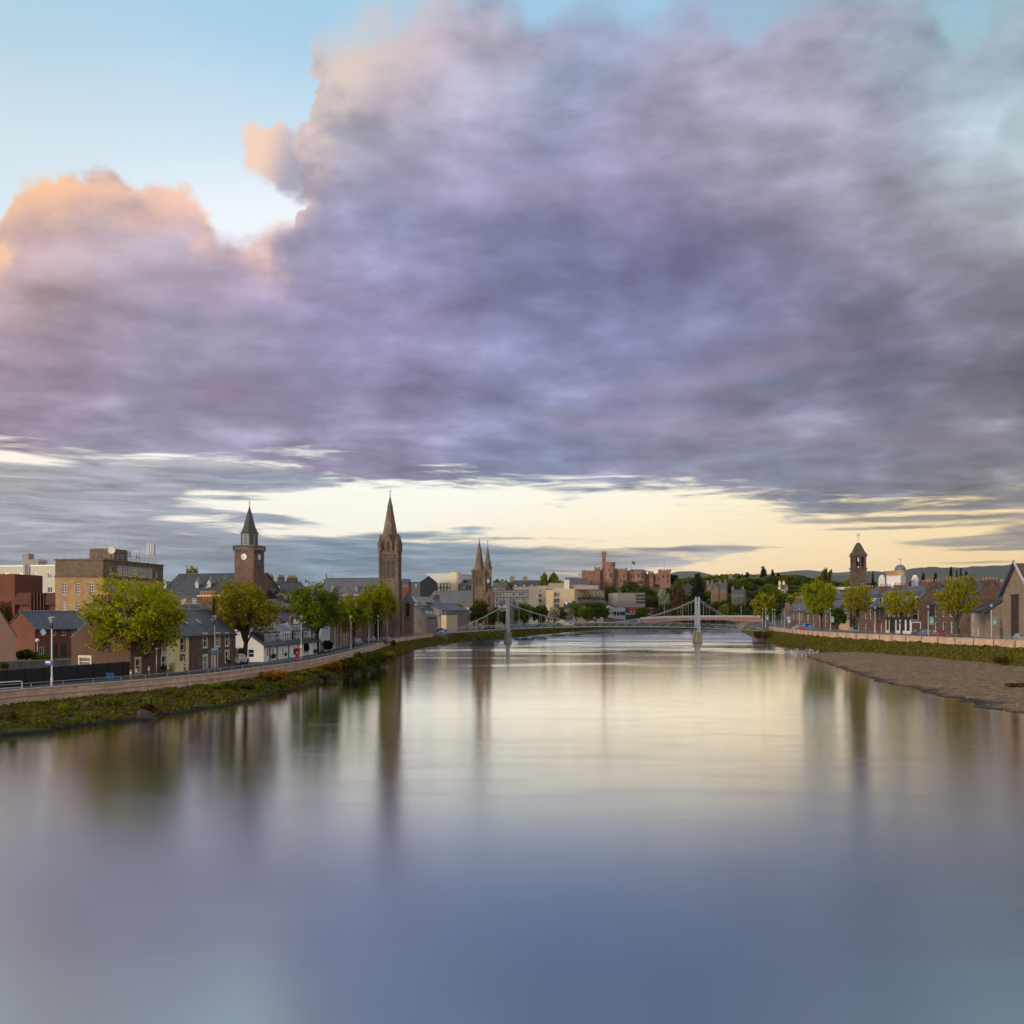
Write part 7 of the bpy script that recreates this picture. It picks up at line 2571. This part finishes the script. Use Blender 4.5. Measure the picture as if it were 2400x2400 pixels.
for px, D_, lab in ((864.5, 228, 'lamp post by the parked cars, first right of the upright lime tree'), (886.5, 250, 'lamp post left of the tall lime trunk by the gothic spire'),
                    (907.5, 278, 'lamp post first right of the tall lime trunk'), (921.5, 300, 'lamp post second right of the tall lime trunk'),
                    (943, 322, 'lamp post directly below the gothic tower right edge'), (974, 345, 'lamp post left of the dormer house facade'),
                    (981.5, 356, 'lamp post close behind the one left of dormer house'), (1009, 352, 'lamp post by the dormer house door at footbridge corner'),
                    (1029, 362, 'lamp post in front of the tan hall canopy'), (1054, 372, 'lamp post left of the round street tree'), (1060, 384, 'taller lamp post next to the round street tree'), (1100, 420, 'lamp post between the small street trees')):
    lamp(px, D_, lab)
rgp = 'street lamps along the right bank'
for px, D_, lab in ((2324, 190, 'lamp post with teal banner in front of the church hall'), (2175.5, 216, 'lamp post with teal banner by the parked cars and stone house'),
                    (2051, 244, 'lamp post in front of the long stone terrace'), (1946.6, 278, 'lamp post with teal banner right of the dense bright tree'),
                    (1963, 290, 'lamp post nearest the cream house'), (1874, 322, 'lamp post in front of the corner house by the blue car'),
                    (1838, 342, 'lamp post left of the corner house'), (1787.5, 346, 'lamp post at the right end of the footbridge'), (1794.5, 350, 'lamp post with small banner by footbridge stairs'),
                    (1811, 366, 'lamp post left of the sloping road beyond the footbridge'), (1816, 380, 'lamp post second left of the sloping road'), (1832.5, 420, 'tall lamp post far up the sloping road')):
    lamp(px, D_, lab, group=rgp, z=RROAD(D_))
for px, D_, lab in ((1557, 640, 'thin lamp post on the road bridge left of the farther pylon'), (1649, 640, 'thin lamp post on the road bridge right of the farther pylon'), (1600, 640, 'thin lamp post on the road bridge just behind the farther pylon'), (1737, 640, 'thin lamp post on the road bridge near its right end'), (1465, 600, 'thin lamp post below the glass fronted shop')):
    lamp(px, D_, lab, h=9, group='lamp posts on the road bridge', z=8.0 if D_ > 610 else 3)
# banners
M_TEAL = paint('teal banner', (0.13, 0.36, 0.40), .6)
for px, D_, side, lab in ((2331, 190, 1, 'teal banner with pale sun on the lamp post by the church hall'), (2183, 216, 1, 'teal banner with pale sun on the lamp post by the stone house'),
                          (1951, 278, 1, 'teal banner on the lamp post by the dense bright tree'), (1798.5, 350, 1, 'small teal banner at the footbridge stairs')):
    x_ = X(px, D_)
    t = thing('banner', lab, 'banner', (x_, D_ - .1, RROAD(D_)), 0, 'lamp post banners')
    part('cloth', MB().box(-.42, .42, -.015, .015, 2.55, 4.15), M_TEAL, t)
    part('sun_motif', MB(Matrix.Translation((0, -.025, 3.2)) @ Matrix.Rotation(pi / 2, 4, 'X')).lathe(0, 0, [(.26, -.008), (.26, .008)], 20, 0, False), paint('banner sun', (0.62, 0.55, 0.35), .6), t)
    part('bracket', MB().tube([(-.55, 0, 4.17), (.42, 0, 4.17)], .02, 5).tube([(-.55, 0, 2.53), (.42, 0, 2.53)], .02, 5), M_GREYMETAL, t)


# signs
M_BLUE = paint('sign blue', (0.03, 0.09, 0.33), .5)
M_BLUE2 = paint('light sign blue', (0.10, 0.22, 0.42), .5)
t = thing('sign', 'small blue and white cycle route sign on the white lamp post', 'sign', (X(118, 89), 88.85, LROAD(89)))
part('panel', MB().box(-.36, .36, -.03, 0, 2.22, 2.62), M_BLUE, t)
part('white_panel', MB().box(-.34, .1, -.045, -.031, 2.38, 2.56), M_WHITE, t)
part('symbol', MB().box(.16, .30, -.045, -.031, 2.27, 2.57), M_REDDOOR, t)
t = thing('sign', 'pale blue direction sign on the lamp post by the brown terrace', 'sign', (X(503, 118), 117.8, LROAD(118)))
part('panel', MB().box(-.75, .75, -.03, 0, 2.30, 2.48).box(-.3, .3, -.03, 0, 2.0, 2.28), M_BLUE2, t)
t = thing('sign', 'round red and white speed sign on the lamp post by the post box', 'sign', (X(706, 146), 145.85, LROAD(146)))
part('ring', MB(Matrix.Rotation(pi / 2, 4, 'X')).lathe(0, 2.1, [(.26, 0), (.26, .03)], 20, 0, False), paint('sign red', (0.5, 0.04, 0.04), .5), t)
part('disc', MB(Matrix.Rotation(pi / 2, 4, 'X')).lathe(0, 2.1, [(.19, .005), (.19, .04)], 20, 0, False), M_WHITE, t)
def signboard(px, py, D_, w, h, mat, label, group=None, zb=None, white=False):
    c = at(px, py, D_)
    zb = LROAD(D_) if zb is None else zb
    t = thing('sign', label, 'sign', (c.x, D_, zb), 0, group)
    part('board', MB().box(-w / 2, w / 2, -.05, 0, c.z - zb - h / 2, c.z - zb + h / 2), mat, t)
    part('post', MB().tube([(0, .06, 0), (0, .06, c.z - zb + h / 2 - .1)], .06, 6), M_POLE, t)
    if white:
        part('lettering', MB().box(-w * .38, w * .38, -.062, -.051, c.z - zb + h * .1, c.z - zb + h * .28).box(-w * .38, w * .2, -.062, -.051, c.z - zb - h * .25, c.z - zb - h * .07), M_WHITE, t)
    return t
signboard(1021, 1464, 344, 1.6, 1.6, M_BLUE, 'blue square sign beside the dormer house at the footbridge', white=True)
signboard(1848.5, 1449, 350, 1.8, 1.3, M_BLUE2, 'blue and white road sign left of the corner house', None, RROAD(350), True)
signboard(1849, 1456, 349.7, .9, .9, M_WHITE, 'smaller white sign under the blue road sign', None, RROAD(350))
signboard(1009, 1461, 351.6, 2.6, .35, M_WHITE, 'white finger post by the dormer house', None)

# traffic lights
def traffic(px, py, D_, label, zb=None):
    c = at(px, py, D_)
    zb = LROAD(D_) if zb is None else zb
    t = thing('traffic_light', label, 'traffic light', (c.x, D_, zb), 0, 'traffic lights near the footbridge')
    part('post', MB().tube([(0, .1, 0), (0, .1, c.z - zb + .5)], .06, 6), M_DARKPAINT, t)
    h = part('head', MB().box(-.2, .2, -.08, .15, c.z - zb - .3, c.z - zb + .95), M_DARKPAINT, t)
    for k_, (m_, dz) in enumerate(((paint('red lens', (.08, .01, .01), .3), .75), (paint('amber lens', (.08, .04, .01), .3), .37), (paint('green lens', (0.10, 0.9, 0.45), .3, emit=2.2), 0))):
        part('lens', MB(Matrix.Rotation(pi / 2, 4, 'X')).lathe(0, c.z - zb + dz, [(.13, .08), (.13, .11)], 12, 0, False), m_, h)
    return t
traffic(955.5, 1472, 318, 'green traffic light in the street beside the gothic church')
traffic(1125, 1463, 400, 'green traffic light behind the left span of the footbridge')

# red pillar box, bins, bollards
t = thing('post_box', 'bright red pillar post box in front of the white cottages', 'post box', (X(697.6, 150), 150, LROAD(150)))
M_RED = paint('post box red', (0.55, 0.02, 0.02), .35)
part('body', MB().lathe(0, 0, [(.30, 0), (.30, .15), (.26, .18), (.26, 1.35), (.30, 1.38), (.30, 1.45), (.24, 1.55), (.03, 1.62)], 18), M_RED, t)
part('slot', MB().box(-.13, .13, -.275, -.24, 1.15, 1.2), M_DARKPAINT, t)
part('notice_plate', MB().box(-.09, .09, -.272, -.25, .85, 1.05), M_WHITE, t)
t.scale = (1.25, 1.25, 1.15)
t = thing('grit_bin', 'small blue lidded bin on the pavement by the black fence', 'bin', (X(258, 104), 104, LROAD(104)))
part('body', MB().prism_z([(-.65, -.35), (.65, -.35), (.65, .35), (-.65, .35)], 0, .75, 1.12), paint('bin blue', (0.03, 0.16, 0.42), .5), t)
part('lid', MB().box(-.8, .8, -.45, .45, .75, .85), paint('bin lid blue', (0.05, 0.2, 0.5), .5), t)
t.scale = (.5, .5, .8)
bp = None
for i, px in enumerate((307, 320, 349, 394, 433)):
    D_ = 102 + i * 3.4
    x_ = X(px, D_)
    if bp is None:
        bp = thing('bollard', 'x', 'bollard', (x_, D_, LROAD(D_)), 0, 'pale bollards along the kerb by the largest tree')
        part('post', MB().lathe(0, 0, [(.11, 0), (.11, .95), (.13, .98), (.1, 1.08), (.02, 1.1)], 10), paint('buff paint', (0.42, 0.30, 0.12), .6), bp)
        part('band', MB().lathe(0, 0, [(.118, .7), (.118, .85)], 10), M_WHITE, bp)
        o = bp
    else:
        o = dup(bp, (x_, D_, LROAD(D_)))
    o['label'] = ('pale bollard by the end of the black fence', 'pale bollard just left of the largest tree trunk', 'pale bollard just right of the largest tree trunk', 'pale bollard below the pale pink door', 'pale bollard below the yellow terraced house')[i]
t = thing('signpost', 'short grey sign post at the corner of the brown terrace', 'post', (X(367, 112), 112, LROAD(112)))
part('post', MB().tube([(0, 0, 0), (0, 0, 2.8)], .06, 8), M_GREYMETAL, t)
part('cap', MB().lathe(0, 0, [(.07, 2.7), (.22, 2.85), (.22, 2.95), (.05, 3.0)], 10), M_POLE, t)
t = thing('barrier', 'white tubular hoop barrier on the pavement at the near end of the railing', 'barrier', (X(10, 84), 84, LROAD(84)), radians(60))
part('hoop', MB().tube([(-1.6, 0, 0), (-1.6, 0, .95), (-1.5, 0, 1.05), (1.5, 0, 1.05), (1.6, 0, .95), (1.6, 0, 0)], .045, 6).tube([(-1.6, 0, .55), (1.6, 0, .55)], .03, 5), M_WHITE, t)
t = thing('globe_lamp', 'short lamp post with white globe in front of the brick house', 'street lamp', (X(87.5, 144), 144, 2.0))
part('pole', MB().tube([(0, 0, 0), (0, 0, 2.5)], [.06, .045], 8), M_POLE, t)
part('globe', MB().lathe(0, 0, [(.05, 2.45), (.2, 2.52), (.28, 2.72), (.2, 2.92), (.03, 3.0)], 14), M_WHITE, t)

# ------------------------------------------------------------------ cars
def car_proto(kind):
    t = thing('parked_car', 'car', 'car', (0, 0, 0))
    van = kind == 'van'
    L_, W_, H_ = (4.9, 1.9, 2.0) if van else (4.2, 1.75, 1.45)
    if van:
        prof = [(-2.45, .35), (2.4, .35), (2.45, .8), (2.25, 1.05), (1.7, 1.2), (1.2, 1.95), (1.0, 2.0), (-2.3, 2.0), (-2.45, 1.9)]
    else:
        prof = [(-2.1, .32), (2.05, .32), (2.1, .6), (1.95, .78), (.95, .9), (.3, 1.38), (-.1, 1.45), (-1.2, 1.42), (-1.9, .98), (-2.1, .9)]
    n = len(prof)
    mb = MB()
    rows = []
    for y_, k_ in ((-W_ / 2, .0), (-W_ / 2 + .03, .5), (-W_ / 2 + .12, 1.0), (W_ / 2 - .12, 1.0), (W_ / 2 - .03, .5), (W_ / 2, .0)):
        rows.append([(x_ * (1 - .02 * (1 - k_)), y_ + (0 if z_ < 1.0 else (-1 if y_ > 0 else 1) * (z_ - 1.0) * .22), z_ - (.04 * (1 - k_) if z_ > .5 else 0)) for x_, z_ in prof])
    vs = [v for r_ in rows for v in r_]
    fs = [tuple(range(n)), tuple((len(rows) - 1) * n + i for i in range(n - 1, -1, -1))]
    for i in range(len(rows) - 1):
        for k_ in range(n):
            fs.append((i * n + k_, (i + 1) * n + k_, (i + 1) * n + (k_ + 1) % n, i * n + (k_ + 1) % n))
    mb.add(vs, fs)
    b = part('body', mb, None, t)
    g_ = MB()
    if van:
        side = [(1.62, 1.22), (1.18, 1.82), (.2, 1.84), (.2, 1.22)]
    else:
        side = [(.82, .92), (.28, 1.32), (-.08, 1.38), (-1.12, 1.36), (-1.6, .98)]
    for s_ in (-1, 1):
        pts = [(x_, s_ * (W_ / 2 - max(0, z_ - 1.0) * .22 + .004), z_) for x_, z_ in side]
        g_.poly(pts if s_ < 0 else pts[::-1])
    part('side_window', g_, GLASS, t)
    a_, b_ = ((1.72, 1.2), (1.22, 1.93)) if van else ((.93, .93), (.33, 1.36))
    w_ = W_ / 2 - .2
    part('windscreen', MB().poly([(a_[0] + .03, -w_, a_[1] + .02), (a_[0] + .03, w_, a_[1] + .02), (b_[0] + .03, w_ - .08, b_[1]), (b_[0] + .03, -w_ + .08, b_[1])]), GLASS, t)
    c_, d_ = ((-2.46, 1.75), (-2.46, 1.25)) if van else ((-1.26, 1.39), (-1.88, 1.02))
    part('rear_window', MB().poly([(c_[0] - .03, -w_ + .08, c_[1]), (c_[0] - .03, w_ - .08, c_[1]), (d_[0] - .03, w_, d_[1]), (d_[0] - .03, -w_, d_[1])]), GLASS, t)
    tyre = win_mesh(('tyre',), lambda q: q.lathe(0, 0, [(.18, -.1), (.31, -.1), (.33, -.05), (.33, .05), (.31, .1), (.18, .1)], 18))
    rim = win_mesh(('rim',), lambda q: q.lathe(0, 0, [(.19, -.085), (.19, .085)], 12, 0, False))
    wx = 1.45 if van else 1.28
    for x_ in (wx, -wx):
        for s_ in (-1, 1):
            o = link('wheel', tyre, M_DARKPAINT, t, (x_, s_ * (W_ / 2 - .07), .33))
            o.rotation_euler = (pi / 2, 0, 0)
            link('rim', rim, M_GREYMETAL, o)
    for s_ in (-1, 1):
        part('headlight', MB().box(2.02 if not van else 2.36, 2.09 if not van else 2.44, s_ * .62 - .17, s_ * .62 + .17, .58, .74), M_WHITE, t)
        part('tail_light', MB().box(-2.13 if not van else -2.48, -2.05 if not van else -2.42, s_ * .7 - .1, s_ * .7 + .1, .75, .92), M_RED, t)
    return t, b
PROTO = {}
def car(px, D_, z, rz, colour, cname, label, kind='car', group=None):
    if kind not in PROTO:
        t, b = car_proto(kind)
        PROTO[kind] = t
        t.location = (X(px, D_), D_, z)
        t.rotation_euler = (0, 0, rz)
        t['label'] = label
        if group: t['group'] = group
        r = t
    else:
        r = dup(PROTO[kind], (X(px, D_), D_, z), rz, label, None, group)
    body = next(c for c in r.children if c.name.startswith('body'))
    if not body.data.materials:
        body.data.materials.append(None)
    body.material_slots[0].link = 'OBJECT'
    body.material_slots[0].material = paint('car ' + cname, colour, .25, .2, .03)
    return r
gl_ = 'cars parked along the left river street'
car(558, 136, 1.75, 1.5, (.6, .6, .58), 'white', 'white parked car half hidden by the railing near the forked olive tree', group=gl_)
car(766, 181, 1.75, 1.55, (.58, .54, .42), 'cream', 'cream van parked by the bay fronted house', 'van', gl_)
car(899, 232, 1.75, 1.6, (.03, .04, .06), 'dark', 'dark car parked behind the flood wall by lamp posts', group=gl_)
car(906, 240, 1.75, 1.6, (.30, .32, .34), 'silver', 'silver car parked behind the dark car', group=gl_)
car(838, 226, 1.75, 1.6, (.32, .42, .48), 'pale blue', 'pale blue car parked under the upright lime tree', group=gl_)
car(871, 250, 1.75, 1.6, (.32, .33, .35), 'silver', 'silver car parked between the far lime trees', group=gl_)
car(1093, 392, 2.6, 1.2, (.65, .65, .65), 'white', 'white car behind the left end of the footbridge railing', group='cars on the street behind the footbridge')
car(1035, 352, 2.6, .1, (.04, .12, .45), 'blue', 'blue car at the left foot of the footbridge', group='cars on the street behind the footbridge')
car(1332, 500, 3.0, .3, (.65, .65, .65), 'white', 'white van on the street beyond the middle of the footbridge', 'van', 'cars on the street behind the footbridge')
car(1255, 450, 2.9, .4, (.10, .16, .30), 'navy', 'navy car on the street right of the nearer pylon', group='cars on the street behind the footbridge')
car(1100, 345 + 60, 2.6, .2, (.28, .30, .33), 'silver', 'silver car behind the left span hangers', group='cars on the street behind the footbridge')
grn = 'cars parked along the right bank road'
car(1884, 316, 3.82, 1.75, (.03, .16, .50), 'bright blue', 'bright blue van parked in front of the corner house', 'van', grn)
car(1868, 318, 3.82, 1.7, (.50, .55, .60), 'pale grey', 'pale grey car left of the bright blue van', group=grn)
car(1898, 306, 3.82, 1.65, (.10, .22, .38), 'steel blue', 'steel blue car just right of the bright blue van', group=grn)
car(1876, 310, 3.82, 1.65, (.45, .05, .04), 'red', 'red car showing over the flood wall by the blue van', group=grn)
car(2152, 223, 3.82, 1.5, (.03, .035, .05), 'dark', 'dark car parked below the stone gable wall', group=grn)
car(2168, 219, 3.82, 1.5, (.06, .09, .16), 'navy', 'navy car parked behind the dark car by lamp post', group=grn)
car(2199, 213, 3.82, 1.5, (.28, .05, .05), 'maroon', 'maroon car parked in front of the tall stone house', group=grn)
car(2392, 172, 3.82, 1.4, (.35, .37, .4), 'silver', 'silver car parked at the church hall door', group=grn)
car(2000, 262, 3.82, 1.6, (.2, .24, .3), 'grey', 'grey car in front of the bell tower trees', group=grn)
car(1805, 368, 4.0, 1.4, (.04, .05, .07), 'black', 'black car at the foot of the sloping road', group=grn)
car(1505, 672, 4.6, .2, (.5, .06, .05), 'red', 'red car in the street below the shopping arcade', group='cars below the castle')
car(1441, 670, 4.6, .2, (.45, .06, .05), 'red', 'red car in the street below the white kiosk', group='cars below the castle')

# ------------------------------------------------------------------ gulls at the tip of the gravel
def gull_mesh():
    mb = MB()
    secs = [(-.34, .015, .0, .17), (-.24, .05, .02, .165), (-.10, .085, .075, .165), (.05, .095, .09, .18), (.15, .07, .075, .215), (.20, .05, .055, .26), (.26, .052, .052, .285), (.31, .035, .035, .28), (.335, .013, .013, .272), (.40, .004, .006, .262)]
    n = 10
    vs = []
    for x_, w_, h_, z_ in secs:
        for k_ in range(n):
            a_ = 2 * pi * k_ / n
            vs.append((x_, w_ * cos(a_), z_ + max(h_, .008) * sin(a_)))
    fs = [(i * n + k_, i * n + (k_ + 1) % n, (i + 1) * n + (k_ + 1) % n, (i + 1) * n + k_) for i in range(len(secs) - 1) for k_ in range(n)]
    fs += [tuple(range(n - 1, -1, -1)), tuple((len(secs) - 1) * n + k_ for k_ in range(n))]
    mb.add(vs, fs, True)
    for s_ in (-1, 1):
        mb.tube([(.02, s_ * .035, .11), (.02, s_ * .035, 0)], .007, 4)
        mb.box(.0, .06, s_ * .035 - .02, s_ * .035 + .02, 0, .006)
    return mb.mesh('gull')
gm = gull_mesh()
gm.materials.append(paint('gull white', (0.78, 0.78, 0.77), .7))
wm_ = MB()
for s_ in (-1, 1):
    wm_.add([(.12, s_ * .075, .24), (.05, s_ * .108, .19), (-.12, s_ * .10, .165), (-.42, s_ * .03, .185), (-.15, s_ * .05, .235)], [(0, 1, 2, 3, 4) if s_ > 0 else (4, 3, 2, 1, 0)])
wmm = wm_.mesh('wings')
wmm.materials.append(paint('gull grey', (0.33, 0.35, 0.37), .7))
gr_ = random.Random(9)
zg = interp([(0, 0)])
for i in range(42):
    px = gr_.uniform(1846, 1934)
    py = 1524 + (px - 1850) * .05 + gr_.uniform(-4, 12)
    D_ = (HC - .12) * F / (py - HY)
    t = thing('gull', 'white gull resting at the shallow tip of the gravel beach', 'gull', (X(px, D_), D_, .02), gr_.random() * 6.28, 'gulls at the tip of the gravel beach')
    link('body', gm, None, t)
    link('wings', wmm, None, t)
    t.scale = (.8, .8, .8)
# ------------------------------------------------------------------ the evening air between here and the hills
hz = MB().box(-13000, 13000, -120, 13000, -3.2, 520)
ho = struct('haze', hz, None, 'stuff')
hm_ = bpy.data.materials.new('haze')
hm_.use_nodes = True
N = NT(hm_.node_tree)
N.n.clear()
o_ = N.n.new('ShaderNodeOutputMaterial')
v_ = N.n.new('ShaderNodeVolumePrincipled')
v_.inputs['Color'].default_value = (0.82, 0.88, 1.0, 1)
v_.inputs['Density'].default_value = 0.000018
v_.inputs['Anisotropy'].default_value = 0.2
N.l.new(v_.outputs[0], o_.inputs['Volume'])
ho.data.materials.append(hm_)
